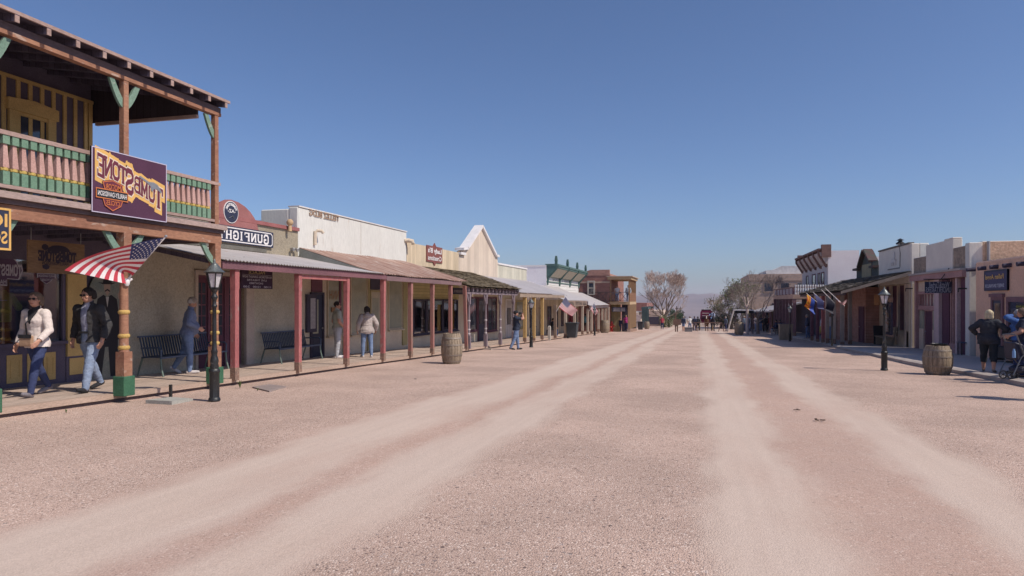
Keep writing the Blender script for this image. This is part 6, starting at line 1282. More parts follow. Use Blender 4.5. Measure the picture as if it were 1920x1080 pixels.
for a, b in ((-.30, .0), (-.14, .05), (.0, .0), (.35, .05), (.5, 0)): wheel_mesh(S3(a*.9, b, .095), .085, .018, FW+(0,)).build('wheel', M('wheel_grey', (.12, .12, .12)), t)
m_ = MB()
for b in (-.22, .22): m_.tube([S3(-.2, b, .1), S3(-.02, b, .5), S3(.1, b, .62)], .014, 6); m_.tube([S3(.42, b, .1), S3(.05, b, .55), S3(-.12, b, 1.0)], .014, 6)
m_.tube([S3(-.12, -.22, 1.0), S3(-.14, 0, 1.03), S3(-.12, .22, 1.0)], .016, 6); m_.build('frame', SF, t, smooth=True)
m_ = MB(); m_.add([S3(-.1, -.2, .45), S3(.35, -.2, .40), S3(.35, .2, .40), S3(-.1, .2, .45), S3(-.15, -.2, .85), S3(.05, -.2, .80), S3(.05, .2, .80), S3(-.15, .2, .85)], [(3, 2, 1, 0), (4, 5, 6, 7), (0, 1, 5, 4), (1, 2, 6, 5), (2, 3, 7, 6), (3, 0, 4, 7)]); m_.ell(S3(.08, 0, .22), (.2, .2, .1), n=6); m_.build('seat', SB, t, bevel=.03)
m_ = MB(); m_.lathe([(.035, 0), (.035, .14), (.02, .17), (.02, .2)], tuple(S3(-.2, .24, .5)), 10); m_.build('bottle', flat('bottle_blue', (.2, .35, .6)), t, smooth=True)
# ================================================================== people: one continuous remeshed body each, clothes as shells that follow it
def fuse(mb, vox, smooth=3):
    me = bpy.data.meshes.new('b'); me.from_pydata(mb.v, [], mb.f); bm = bmesh.new(); bm.from_mesh(me); bmesh.ops.recalc_face_normals(bm, faces=bm.faces); bm.to_mesh(me); bm.free()
    o = bpy.data.objects.new('b', me); COL.objects.link(o); m = o.modifiers.new('r', 'REMESH'); m.mode = 'VOXEL'; m.voxel_size = vox
    if smooth: s_ = o.modifiers.new('s', 'SMOOTH'); s_.factor = .5; s_.iterations = smooth
    out = bpy.data.meshes.new_from_object(o.evaluated_get(bpy.context.evaluated_depsgraph_get())); bpy.data.objects.remove(o); bpy.data.meshes.remove(me)
    out.polygons.foreach_set('use_smooth', [True]*len(out.polygons)); return out
def link_mesh(me, name, mats, parent):
    me.name = name; me.materials.clear()
    for m in (mats if isinstance(mats, (list, tuple)) else [mats]): me.materials.append(m)
    o = bpy.data.objects.new(name, me); COL.objects.link(o); o.parent = parent; return o
def rings(mb, rs, n=16):
    v = []
    for c, u, w_, ru, rw in rs:
        for k in range(n): a = 2*math.pi*k/n; v.append(c+u*(ru*math.cos(a))+w_*(rw*math.sin(a)))
    fs = [(i*n+k, i*n+(k+1) % n, (i+1)*n+(k+1) % n, (i+1)*n+k) for i in range(len(rs)-1) for k in range(n)]+[tuple(range(n-1, -1, -1)), tuple((len(rs)-1)*n+k for k in range(n))]
    mb.add(v, fs)
def ik(a, tgt, l1, l2, pole):
    d = tgt-a; L_ = min(d.length, (l1+l2)*.999); d = d.normalized(); x = (l1*l1-l2*l2+L_*L_)/(2*L_); h = math.sqrt(max(l1*l1-x*x, 0)); p = Vector(pole); p = (p-d*p.dot(d)).normalized()
    return a+d*x+p*h, a+d*L_
CL = {}
def cloth(name, c, c2=None, **k):
    if name not in CL: CL[name] = M('cloth_'+name, c, c2 or tuple(x*.8 for x in c), sc_=6, rough=.9, bump=.35, bs=30, fine=.12, **k)
    return CL[name]
DENIM = cloth('denim', (.13, .19, .33), (.20, .27, .42)); DENIMD = cloth('dark_denim', (.045, .06, .14), (.035, .045, .11)); DENIML = cloth('light_denim', (.27, .33, .45), (.20, .26, .38))
def person(label, loc, rz, H=1.75, legs=((0, 0), (0, 0)), lean=0., hands=None, poles=None, head=(0, 0), fat=1., belly=0., wear=(), hair=None, skin=SKIN, vox=.0085, glasses=False, hat=None, sit=False, extra=None, female=False, name='person', group=None, fingers=True, foot=(0, 0), abd=(4, 4)):
    t = thing(name, label, 'person', loc, rz, group); h = H; body = MB(); seg = []
    def S_(nm, a, ra, b, rb): body.cap(a, ra, b, rb, 12); seg.append((nm, Vector(a), Vector(b), (ra+rb)/2))
    hw = (.052 if female else .05)*h*fat**.5; lt, ls = .245*h, .24*h; feet = []
    pel = Vector((0, 0, 0)); J = {}
    for i, s in ((0, -1), (1, 1)):
        fl, kb = rad(legs[i][0]), rad(legs[i][1]); ab = rad(abd[i])
        hip = Vector((s*hw, 0, -.01*h)); kn = hip+Vector((s*math.sin(ab), math.sin(fl), -math.cos(fl)*math.cos(ab))).normalized()*lt
        an = kn+Vector((s*math.sin(ab)*.3, math.sin(fl-kb), -math.cos(fl-kb))).normalized()*ls; J[i] = (hip, kn, an)
    zmin = min(J[i][2].z-.042*h for i in (0, 1)) if not sit else None
    up = -zmin if not sit else sit
    def U(v): return Vector(v)+Vector((0, 0, up))
    for i, s in ((0, -1), (1, 1)):
        hip, kn, an = map(U, J[i]); f = fat**.7
        S_('thigh', hip, .058*h*f, kn, .037*h*f**.5); S_('shank', kn, .036*h*f**.5, kn.lerp(an, .3), .036*h*f**.5); S_('shank', kn.lerp(an, .3), .036*h*f**.5, an, .023*h)
        fp = rad(foot[i]); yaw = s*.14; d = Vector((math.sin(yaw), math.cos(yaw)*math.cos(fp), math.sin(fp))); heel = an+Vector((0, 0, -.022*h))-d*.028*h*.8; he = an-Vector((0, 0, .024*h)) if fp == 0 else an-Vector((0, -math.sin(fp), math.cos(fp)))*.024*h
        S_('foot', an, .022*h, he, .019*h); S_('foot', he-d*.022*h, .017*h, he+d*.068*h, .0165*h); S_('foot', he+d*.06*h, .0175*h, he+d*.105*h, .012*h)
    lr = rad(lean); sp = Vector((0, math.sin(lr), math.cos(lr))); fw = Vector((0, math.cos(lr), -math.sin(lr))); X = Vector((1, 0, 0)); P0 = U(pel)
    f = fat; bu = .012 if female else 0
    prof = [(-.065, .070*f, .058*f, 0), (-.03, .098*f, .072*f, -.004), (.01, .098*f, .072*f, -.003), (.07, (.080 if female else .086)*f, .062*f, .003), (.14, (.088 if female else .096)*f, .066*f, .004), (.20, .102*f**.7, .066*f**.8+bu, .004+bu*.7), (.255, .108*f**.5, .056*f**.6, 0), (.285, .085, .042, -.004), (.305, .045, .034, -.004)]
    rings(body, [(P0+sp*z*h+fw*o*h, X, fw, ru*h, rw*h) for z, ru, rw, o in prof])
    if belly: body.ell(P0+sp*.07*h+fw*.035*h, (.085*h*f, (.05+belly)*h, .10*h), n=8)
    seg.append(('torso', P0-sp*.05*h, P0+sp*.285*h, .07*h*f)); seg.append(('torso', P0+X*.05*h+sp*.0*h, P0+X*.075*h+sp*.24*h, .03*h*f)); seg.append(('torso', P0-X*.05*h+sp*.0*h, P0-X*.075*h+sp*.24*h, .03*h*f))
    neck = P0+sp*.295*h; hd = neck+sp*.035*h+Vector((0, .012*h, .062*h)); S_('neck', neck-sp*.02*h, .034*h, hd-Vector((0, .012*h, .03*h)), .030*h)
    yaw, pit = rad(head[0]), rad(head[1]); HM = Matrix.Rotation(yaw, 3, 'Z') @ Matrix.Rotation(pit, 3, 'X')
    def HP(x, y, z): return hd+HM @ Vector((x*h, y*h, z*h))
    body.ell(HP(0, -.004, .012), (.0435*h, .054*h, .056*h), HM, 12); body.ell(HP(0, .014, -.028), (.034*h, .038*h, .040*h), HM, 10); body.ell(HP(0, .03, -.048), (.018*h, .016*h, .014*h), HM, 8)
    body.cap(HP(0, .050, .006), .0055*h, HP(0, .061, -.016), .0085*h, 8); body.cap(HP(-.02, .047, .018), .007*h, HP(.02, .047, .018), .007*h, 8)
    for s in (-1, 1): body.ell(HP(s*.044, -.004, -.004), (.006*h, .011*h, .017*h), HM, 6); body.ell(HP(s*.024, .036, -.012), (.014*h, .014*h, .012*h), HM, 6)
    seg.append(('head', HP(0, 0, .02), HP(0, .012, -.03), .045*h))
    # arms
    hands = hands or ((-.03, .04, -.29), (.03, .04, -.29)); poles = poles or ((-.6, -1, 0), (.6, -1, 0)); HW = []
    for i, s in ((0, -1), (1, 1)):
        sh = P0+sp*.262*h+X*s*(.098 if female else .108)*h*fat**.35; sh0 = P0+sp*.25*h+X*s*.07*h
        tg = sh+Vector(hands[i])*h; el, wr = ik(sh, tg, .165*h, .15*h, poles[i]); af = fat**.6
        S_('shoulder', sh0, .045*h*af, sh, .040*h*af); S_('uparm', sh, .038*h*af, el, .029*h*af); S_('forearm', el, .029*h*af, el.lerp(wr, .35), .028*h*af); S_('forearm', el.lerp(wr, .35), .028*h*af, wr, .0185*h)
        d = (wr-el).normalized(); side = d.cross(Vector((-s, .0, 0)) if abs(d.x) < .8 else Vector((0, 0, 1))).normalized()   # across the palm
        nrm = d.cross(side).normalized(); 
        if nrm.x*s > 0: nrm = -nrm                                     # the palm faces the body
        pm = wr+d*.045*h
        for q in (-.012, 0, .012): S_('hand', wr+d*.008*h+side*q*.6*h, .011*h, pm+side*q*1.1*h, .0105*h)
        if fingers:
            for k, (q, l, c) in enumerate(((-.0195, .036, .55), (-.0065, .043, .45), (.0065, .045, .4), (.0195, .041, .35))):
                b = pm+d*.008*h+side*q*h; m1 = b+(d*math.cos(c*.6)+nrm*math.sin(c*.6))*l*.55*h; m2 = m1+(d*math.cos(c*1.9)+nrm*math.sin(c*1.9))*l*.5*h
                S_('hand', b, .0057*h, m1, .0053*h); S_('hand', m1, .0053*h, m2, .0045*h)
            b = wr+d*.02*h+side*.020*h; m1 = b+(d*.75+side*.55+nrm*.35).normalized()*.025*h; S_('hand', b, .0075*h, m1, .0062*h); S_('hand', m1, .0062*h, m1+(d*.9+nrm*.4).normalized()*.02*h, .0052*h)
        HW.append((wr, d, side, nrm))
    me = fuse(body, vox); n = len(me.vertices); co = np.empty(n*3); me.vertices.foreach_get('co', co); co = co.reshape(-1, 3)
    nr = np.array([v.normal[:] for v in me.vertices]); best = np.full(n, 9e9); lab = np.zeros(n, int); tt = np.zeros(n)
    names = [q[0] for q in seg]
    for i, (nm, a, b, r_) in enumerate(seg):
        a_ = np.array(a); d = np.array(b)-a_; L2 = max((d*d).sum(), 1e-9); u = np.clip(((co-a_) @ d)/L2, 0, 1); dist = np.linalg.norm(co-a_-u[:, None]*d, axis=1)-r_; k = dist < best; best[k] = dist[k]; lab[k] = i; tt[k] = u[k]
    LN = np.array(names)[lab]; zt = (co-np.array(P0)) @ np.array(sp)/h            # height along the spine above the hip joint
    half = names.index('thigh', 1); wear = [q for w_ in wear for q in ([('shoe', w_[1], 'shoel')+tuple(w_[3:]), ('shoe', w_[1], 'shoer')+tuple(w_[3:])] if 'shoes' in w_[2] else [w_])]
    second = np.array([names[:i].count(nm) for i, nm in enumerate(names)])[lab]
    polys = [p.vertices[:] for p in me.polygons]
    link_mesh(me, 'body', skin, t)
    for spec in wear:
        nm, m, rgn = spec[:3]; off = spec[3] if len(spec) > 3 else .010; amp = spec[4] if len(spec) > 4 else .006; flare = spec[5] if len(spec) > 5 else 0
        hem = -.02
        for q in rgn.split():
            if q.startswith('hem'): hem = float(q[3:])
        mask = np.zeros(n, bool); R_ = rgn.split()
        if 'legs' in R_: mask |= (LN == 'thigh') | (LN == 'shank') | ((LN == 'torso') & (zt < .05)); mask |= (LN == 'foot') & (zt*0+co[:, 2] > .0) & (second % 3 == 0) & (tt < .25)
        if 'capri' in R_: mask |= (LN == 'thigh') | ((LN == 'shank') & ((second % 2 == 0) | (tt < .35))) | ((LN == 'torso') & (zt < .05))
        if 'shorts' in R_: mask |= ((LN == 'thigh') & (tt < .85)) | ((LN == 'torso') & (zt < .05))
        if 'top' in R_: mask |= (((LN == 'torso') | (LN == 'thigh')) & (zt > hem)) | (LN == 'shoulder') | ((LN == 'neck') & (tt < .25))
        if 'long' in R_: mask |= (LN == 'uparm') | ((LN == 'forearm') & ((second % 2 == 0) | (tt < .97)))
        if 'short' in R_: mask |= (LN == 'uparm') & (tt < .72)
        if 'collar' in R_: mask |= (LN == 'neck') & (tt < .6)
        if 'shoel' in R_: mask |= (LN == 'foot') & (lab < half)
        if 'shoer' in R_: mask |= (LN == 'foot') & (lab >= half)
        if 'open' in R_:                                            # an open jacket: leave a strip down the chest bare
            fr = (co-np.array(P0)) @ np.array(fw)/h; mask &= ~((np.abs(co[:, 0]/h) < .028+.02*np.clip(zt-.1, 0, 1)) & (fr > .02) & ((LN == 'torso') | (LN == 'neck')))
        if 'vee' in R_:
            fr = (co-np.array(P0)) @ np.array(fw)/h; mask &= ~((np.abs(co[:, 0]/h) < .045*np.clip((zt-.17)/.11, 0, 1)) & (fr > .0) & (zt > .17))
        idx = {}; vs = []; fs = []
        for p in polys:
            if all(mask[i] for i in p):
                q = []
                for i in p:
                    if i not in idx:
                        idx[i] = len(vs); c = co[i]; w_ = mnoise.noise((c[0]*9+3*len(nm), c[1]*9, c[2]*16))+.5*mnoise.noise((c[0]*22, c[1]*22, c[2]*30)); o = off+amp*w_
                        if flare and LN[i] in ('torso', 'thigh'): o += flare*max(0, min(1, (.12-zt[i])/(.12-hem+1e-3)))
                        vs.append(tuple(c+nr[i]*o))
                    q.append(idx[i])
                fs.append(q)
        if not fs: continue
        cm = bpy.data.meshes.new(nm); cm.from_pydata(vs, [], fs); cm.polygons.foreach_set('use_smooth', [True]*len(fs)); link_mesh(cm, nm, m, t)
    hv = max(vox, .01)
    if hair:
        hm = MB(); hm.ell(HP(0, -.012, .022), (.054*h, .056*h, .056*h), HM, 12); L_ = hair[1]
        if L_ > 0:
            for s in (-1, 0, 1): hm.cap(HP(s*.03, -.03, .02), .032*h, HP(s*.036, -.036, .02-L_), .026*h, 10)
            for s in (-1, 1): hm.cap(HP(s*.042, -.008, .02), .014*h, HP(s*.046, .004 if L_ > .06 else -.01, .01-L_*.8), .012*h, 8)
        hh = fuse(hm, hv*.8, 2)
        for v in hh.vertices: c = v.co; v.co = c+v.normal*(.006*mnoise.noise((c.x*40, c.y*40, c.z*14))+.003*mnoise.noise((c.x*90, c.y*90, c.z*25)))
        link_mesh(hh, 'hair', hair[0], t)
    if glasses:
        m_ = MB()
        for s in (-1, 1): m_.ell(HP(s*.019, .056, .007), (.0155*h, .006*h, .011*h), HM, 8); m_.bar(HP(s*.034, .05, .009), HP(s*.046, -.002, .008), .004*h)
        m_.bar(HP(-.008, .061, .009), HP(.008, .061, .009), .004*h); m_.build('sunglasses', BLACKP, None, smooth=True).parent = t
    else:
        for s in (-1, 1):
            MB().ell(HP(s*.0185, .0475, .006), (.006*h, .005*h, .004*h), HM, 6).build('eye', flat('eye_dark', (.04, .03, .03)), None, smooth=True).parent = t
    MB().cap(HP(-.012, .0505, -.036), .0032*h, HP(.012, .0505, -.036), .0032*h, 6).build('mouth', flat('lip', (.36, .13, .11)), None, smooth=True).parent = t
    if hat:
        k, hmatl = hat; m_ = MB()
        def ringh(prof, sx=1., sy=1.15, tilt=0): rings(m_, [(HP(0, -.004, z), HM @ X, HM @ Vector((0, 1, 0)), r_*h*sx, r_*h*sy) for r_, z in prof], 20)
        if k == 'cap': ringh([(.052, .018), (.054, .03), (.052, .05), (.042, .068), (.02, .079), (.004, .081)], 1, 1.12); m_.add([HP(-.042, .03, .024), HP(-.03, .09, .014), HP(0, .105, .012), HP(.03, .09, .014), HP(.042, .03, .024), HP(-.042, .03, .030), HP(-.03, .09, .019), HP(0, .105, .017), HP(.03, .09, .019), HP(.042, .03, .030)], [(4, 3, 2, 1, 0), (5, 6, 7, 8, 9), (0, 1, 6, 5), (1, 2, 7, 6), (2, 3, 8, 7), (3, 4, 9, 8), (4, 0, 5, 9)])
        if k == 'flat': ringh([(.05, .016), (.060, .03), (.066, .046), (.056, .066), (.03, .076), (.004, .078)], 1, 1.12); m_.ell(HP(0, .056, .026), (.036*h, .03*h, .006*h), HM, 8)
        if k == 'visor': ringh([(.050, .026), (.052, .03), (.052, .046), (.050, .05)], 1, 1.14); m_.ell(HP(0, .065, .026), (.045*h, .04*h, .004*h), HM, 8)
        if k == 'brim': ringh([(.05, .026), (.10, .028), (.105, .036), (.1, .034), (.052, .036), (.05, .07), (.042, .086), (.03, .088), (.004, .083)], 1, 1.15)
        m_.build('hat', hmatl, None, smooth=True).parent = t
    if extra: extra(t, HP, HW, P0, sp, fw, h)
    return t
def face(px_dir):                                    # heading in degrees: 0 = up the street, 180 = towards the camera side, 90 = left
    return rad(px_dir)
SHOE_G = cloth('grey_shoe', (.22, .20, .22)); SHOE_W = cloth('white_shoe', (.68, .64, .64)); SHOE_B = cloth('black_shoe', (.03, .03, .035)); BLK = cloth('black_cloth', (.022, .023, .028), (.03, .03, .035))
HB = M('brown_hair', (.20, .14, .10), (.12, .085, .06), sc_=12, st=(1, 1, .25)); HK = M('dark_hair', (.025, .02, .018), (.035, .028, .025)); HBL = M('blond_hair', (.62, .53, .36), (.5, .41, .26), sc_=14, st=(1, 1, .25)); HGR = M('grey_hair', (.42, .39, .36), (.34, .31, .29))
# woman in the white cardigan, walking out of the frame
def purse(t, HP, HW, P0, sp, fw, h):
    m = cloth('tan_leather', (.42, .27, .18)); b = P0+sp*.035*h+Vector((-.06, .17, 0)); X = Vector((1, 0, 0))
    m_ = MB(); b = b+Vector((0, -.02, -.03)); m_.box(b.x-.0, b.x+.22, b.y-.02, b.y+.04, b.z-.10, b.z+.07); m_.build('bag', m, None, bevel=.015).parent = t
    m_ = MB(); m_.box(b.x-.0, b.x+.22, b.y+.042, b.y+.05, b.z+.03, b.z+.09); m_.tube([b+Vector((.12, -.01, .09)), P0+sp*.18*h+fw*.13*h+Vector((.0, 0, 0)), P0+sp*.29*h+Vector((-.05*h, .02, .03))], .012, 6); m_.build('bag_strap', BLK, None).parent = t
CARD = cloth('white_knit', (.72, .64, .60), (.66, .575, .54))
p = (G(47, 746, BW)+G(92, 738, BW))/2; p.z = gz(p.y)+BW+.012
person('woman in white cardigan and sunglasses with a tan shoulder bag walking left', p, rad(190), 1.70, ((26, 12), (-20, 14)), 3, ((-.05, .14, -.245), (.07, .03, -.28)), ((-.3, -1, 0), (.5, -1, 0)), (12, 2), .92, 0, (('jeans', DENIMD, 'legs', .006, .005), ('top', BLK, 'top hem.06', .006, .002), ('cardigan', CARD, 'top long vee hem-.05', .013, .006, .02), ('shoes', SHOE_G, 'shoes', .009, .001)), (HB, .055), glasses=True, female=True, extra=purse, vox=.0075, foot=(14, -18))
def chain(t, HP, HW, P0, sp, fw, h):
    MB().box(-.09, .09, P0.y+.055*h*1.2, P0.y+.075*h*1.2, P0.z+.035*h, P0.z+.055*h).build('belt', BLK, None).parent = t
PLAID = cloth('plaid_shirt', (.45, .46, .55), (.20, .22, .34)); JKT = cloth('charcoal_jacket', (.055, .053, .055), (.042, .042, .045))
p = (G(155, 737, BW)+G(185, 730, BW))/2; p.z = gz(p.y)+BW+.012
person('man in dark open jacket, plaid shirt and pale jeans walking left', p, rad(188), 1.80, ((24, 10), (-18, 16)), 5, ((-.07, .05, -.28), (.08, -.03, -.28)), ((-.6, -1, 0), (.6, -1, 0)), (-6, -6), .98, 0, (('jeans', DENIML, 'legs', .012, .008), ('shirt', PLAID, 'top hem.02 collar', .008, .003), ('jacket', JKT, 'top long open hem-.05', .022, .009, .03), ('shoes', SHOE_B, 'shoes', .009, .001)), (HK, .035), glasses=True, extra=chain, vox=.0075, foot=(12, -16))
p = G(352, 700, BW); p.z = gz(p.y)+BW+.01
SWEAT = cloth('blue_sweater', (.16, .20, .32), (.19, .235, .36))
person('older man in blue sweater, jeans and grey cap with a hand on his pocket', p, rad(-48), 1.70, ((-9, 22), (5, 5)), 7, ((-.02, .05, -.27), (.04, .09, -.20)), ((-.5, -1, 0), (.8, -1, .1)), (-4, -24), 1.12, .045, (('jeans', DENIM, 'legs', .013, .008), ('sweater', SWEAT, 'top long hem-.03', .014, .008, .01), ('shoes', SHOE_W, 'shoes', .010, .001)), (HGR, .02), hat=('cap', cloth('grey_cap', (.36, .31, .27))), vox=.0085, foot=(-34, 0))
p = G(633, 671.5, BW); p.z = gz(p.y)+BW+.01
person('man in pale polo shirt and light jeans standing behind the red post', p, rad(-46), 1.76, ((2, 2), (-3, 2)), -2, ((-.03, .05, -.28), (.03, .10, -.26)), None, (-30, 2), 1.1, .05, (('jeans', cloth('pale_jeans', (.45, .46, .50)), 'legs', .014, .008), ('polo', cloth('sage_polo', (.44, .46, .40)), 'top short hem0', .014, .007, .01), ('shoes', SHOE_W, 'shoes', .010, .001)), (HK, .0), glasses=True, vox=.009)
p = G(688, 670, BW); p.z = gz(p.y)+BW+.01
person('woman with black visor, pale hooded jacket and jeans seen from behind', p, rad(42), 1.62, ((3, 2), (-3, 3)), 0, ((-.08, .02, -.27), (.08, .02, -.27)), None, (0, 0), 1.16, .02, (('jeans', DENIM, 'legs', .008, .005), ('jacket', cloth('pale_taupe_jacket', (.46, .40, .38)), 'top long collar hem-.06', .026, .011, .03), ('shoes', SHOE_W, 'shoes', .009, .001)), (HK, .05), hat=('visor', BLK), female=True, vox=.009, extra=lambda t, HP, HW, P0, sp, fw, h: setattr(MB().ell(P0+sp*.28*h-fw*.06*h, (.085*h, .035*h, .05*h), n=8).build('hood', cloth('pale_taupe_jacket', (.46, .40, .38)), None, smooth=True), 'parent', t))
def camr(t, HP, HW, P0, sp, fw, h):
    c = HP(0, .10, .0); m_ = MB(); m_.box(c.x-.07, c.x+.07, c.y-.03, c.y+.03, c.z-.045, c.z+.05); m_.tube([c+Vector((0, .03, 0)), c+Vector((0, .11, 0))], .035, 12); m_.build('camera', BLACKP, None).parent = t
p = G(968, 655.5); p.z = gz(p.y)
person('man in navy shirt and black cap raising a camera in the street', p, rad(-62), 1.74, ((10, 4), (-14, 10)), -3, ((.10, .17, .10), (-.08, .17, .10)), ((-1, .2, -.9), (1, .2, -.9)), (0, 4), 1.06, .02, (('jeans', DENIM, 'legs', .014, .009), ('shirt', cloth('navy_tee', (.035, .045, .075)), 'top short hem-.03', .014, .008, .015), ('shoes', SHOE_B, 'shoes', .009, .001)), (HK, .0), hat=('cap', BLK), vox=.010, extra=camr, foot=(0, -14))
def hbag(t, HP, HW, P0, sp, fw, h):
    w_ = HW[0][0]; m_ = MB(); b = P0+Vector((-.20*h/1.6, .06, .06)); m_.box(b.x-.05, b.x+.06, b.y-.15, b.y+.12, b.z-.12, b.z+.08); m_.build('bag', cloth('dark_bag', (.05, .05, .06)), None, bevel=.03).parent = t
p = G(1854, 697.5, .1); p.z = gz(p.y)+.11
person('blond woman in black jacket and cropped trousers walking away with bare shins', p, rad(-28), 1.60, ((9, 4), (-10, 8)), 3, ((-.075, .07, -.20), (.075, .07, -.20)), ((-1, -.8, 0), (1, -.8, 0)), (10, 0), 1.26, .03, (('trousers', cloth('dark_teal_trousers', (.028, .036, .045)), 'capri', .016, .008), ('jacket', cloth('black_jacket', (.05, .053, .064), (.036, .038, .048)), 'top long hem-.09', .02, .01, .035), ('shoes', cloth('taupe_shoe', (.25, .21, .18)), 'shoes', .007, .001)), (HBL, .075), female=True, vox=.0095, extra=hbag, foot=(0, -12))
p = G(1909, 700, .1); p.z = gz(p.y)+.11
person('grey haired woman in bright blue jacket with raised hands behind the stroller', p, rad(60), 1.60, ((3, 2), (-3, 2)), 0, ((.06, .07, .10), (-.06, .07, .10)), ((-1, .1, -.4), (1, .1, -.4)), (0, 0), 1.1, 0, (('trousers', DENIMD, 'legs', .012, .006), ('jacket', cloth('bright_blue_jacket', (.06, .14, .36), (.045, .10, .29)), 'top long collar hem-.02', .022, .01, .01), ('shoes', SHOE_B, 'shoes', .009, .001)), (HGR, .04), female=True, vox=.0095)
p = G(1921, 707, .1); p.z = gz(p.y)+.11
person('person in navy top and jeans at the right edge holding the stroller', p, rad(70), 1.62, ((6, 3), (-6, 4)), 4, ((-.05, .16, -.20), (.05, .16, -.20)), None, (0, -10), 1.05, 0, (('jeans', DENIMD, 'legs', .012, .006), ('top', cloth('navy_top', (.03, .035, .06)), 'top short hem-.03', .014, .007, .01), ('shoes', SHOE_B, 'shoes', .009, .001)), (HB, .05), female=True, vox=.01)
p = G(1990, 752); person('unseen person in dark clothes added past the right edge to cast a shadow', (p.x, p.y, gz(p.y)), rad(80), 1.7, ((4, 2), (-4, 3)), 0, None, None, (0, 0), 1.05, 0, (('jeans', DENIMD, 'legs', .012, .006), ('jacket', BLK, 'top long hem-.04', .018, .008), ('shoes', SHOE_B, 'shoes', .009, .001)), (HK, .02), vox=.018, fingers=False)  # unseen figure added out of view to cast a shadow on the gravel
# on the right porch
y = 40.6; x = Q(1679, 600, y)[0]
person('cowboy in black hat, plum vest and jeans standing by the plank bench', (x, y, gz(y)+.1), rad(110), 1.78, ((2, 2), (-3, 2)), 0, None, None, (20, 0), 1., .01, (('jeans', DENIMD, 'legs', .01, .005), ('shirt', cloth('grey_shirt', (.16, .14, .16)), 'top long hem0', .01, .006), ('vest', cloth('plum_vest', (.10, .045, .055)), 'top hem0', .02, .005), ('boots', SHOE_B, 'shoes', .01, .001)), (HB, .03), hat=('brim', BLK), vox=.014, fingers=False)
y = 47.; x = Q(1549, 600, y)[0]
person('woman in white top and yellow shorts walking by the porch posts', (x-.25, y, gz(y)+.1), rad(-100), 1.65, ((20, 6), (-18, 16)), 2, None, None, (0, 0), 1., 0, (('shorts', cloth('yellow_shorts', (.5, .42, .12)), 'shorts', .014, .006), ('top', cloth('pale_blue_top', (.5, .55, .62)), 'top short hem-.01', .012, .006), ('shoes', SHOE_W, 'shoes', .01, .001)), (HK, .05), female=True, vox=.016, fingers=False)
# ------------------------------------------------------------------ the far crowd
VAR = [((.035, .045, .09), DENIMD), ((.55, .52, .52), DENIM), ((.06, .08, .14), DENIM), ((.025, .025, .03), BLK), ((.30, .07, .08), DENIMD), ((.13, .16, .22), DENIMD), ((.30, .26, .22), DENIM)]
HR_ = [HK, HB, HGR]
def far(label, loc, rz, k, H=1.72, legs=((5, 3), (-6, 5)), shorts=False, sit=False, hat=None, c=None, top=None, group=None):
    tc = c or VAR[k % len(VAR)][0]; nm = 'far%d' % (abs(hash(tuple(tc))) % 9999)
    hw_ = None if not sit else ((-.02, .16, -.22), (.02, .16, -.22))
    return person(label, loc, rz, H, legs, 2, hw_, None, (R.uniform(-20, 20), -3), R.uniform(.97, 1.1), .01, (('trousers', VAR[k % len(VAR)][1], 'shorts' if shorts else 'legs', .012, .004), ('top', cloth(nm, tc), 'top '+('short' if k % 3 == 1 else 'long')+' hem-.03', .014, .005), ('shoes', SHOE_B if k % 2 else SHOE_G, 'shoes', .01, 0)), (HR_[k % 3], .03 if k % 2 else .0), vox=.022, fingers=False, sit=sit, hat=hat, group=group)
def gat(px, py, h=0): q = G(px, py, h); return q
SITL = ((85, 85), (85, 85))
far('person in grey top and shorts standing left of the grey box', gat(1281.5, 621), rad(-30), 2, shorts=True); far('person in white top and pale trousers behind the grey box', gat(1293.5, 619.5), rad(20), 1, c=(.72, .70, .68)); far('person in navy top standing right of the grey box', gat(1302, 620.5), rad(-10), 0); far('person in dark vest and jeans nearest the stagecoach team', gat(1308.5, 620), rad(15), 3)
far('person in red jacket and jeans standing before the bare round tree', gat(1241.5, 617.5), rad(180), 4, c=(.45, .07, .10))
far('tourist leaning by the pale slanted pole under the right trees', gat(1361, 621), rad(120), 5)
for i, (px, Yq, lab_) in enumerate(((1405, 78, 'person in navy standing by the white tree trunk on the shaded walk'), (1417, 80, 'person in dark clothes right of the white tree trunk in shade'), (1426, 82, 'person in pale top deep in the shade of the far porch'), (1434, 78, 'person in grey blue in the shade beneath the hanging flag'), (1442, 84, 'person in black by the far porch posts'), (1395, 83, 'person behind the far upright barrel in the shade'))):
    x = Q(px, 600, Yq)[0]; far(lab_, (x, Yq, gz(Yq)+.1), rad(90+30*i), i)
for i, (px, Yq, lab_) in enumerate(((1456, 66, 'person in pale trousers seated at the porch edge on the right'), (1463, 66.5, 'second seated person with pale trousers right of the first'))):
    x = Q(px, 600, Yq)[0]; z = gz(Yq)+.1; tb = thing('stool', 'low dark stool %s under the seated pair' % ('left' if i == 0 else 'right'), 'stool', (x, Yq, z)); m_ = MB(); m_.lathe([(.16, .40), (.17, .44)], (x, Yq, z), 10); 
    for k in range(3): a = k*2.1; m_.tube([(x+.1*math.cos(a), Yq+.1*math.sin(a), z+.4), (x+.15*math.cos(a), Yq+.15*math.sin(a), z)], .02, 5)
    m_.build('stool', TRIMD, tb)
    person(lab_, (x, Yq, z), rad(100+20*i), 1.72, SITL, 4, ((-.02, .16, -.22), (.02, .16, -.22)), None, (0, -5), 1.05, .02, (('trousers', cloth('pale_trousers', (.5, .46, .42)), 'legs', .012, .004), ('top', cloth('dark_navy', (.03, .035, .08)), 'top long hem-.02', .014, .005), ('shoes', SHOE_W, 'shoes', .01, 0)), (HK, .0), vox=.02, fingers=False, sit=.50)
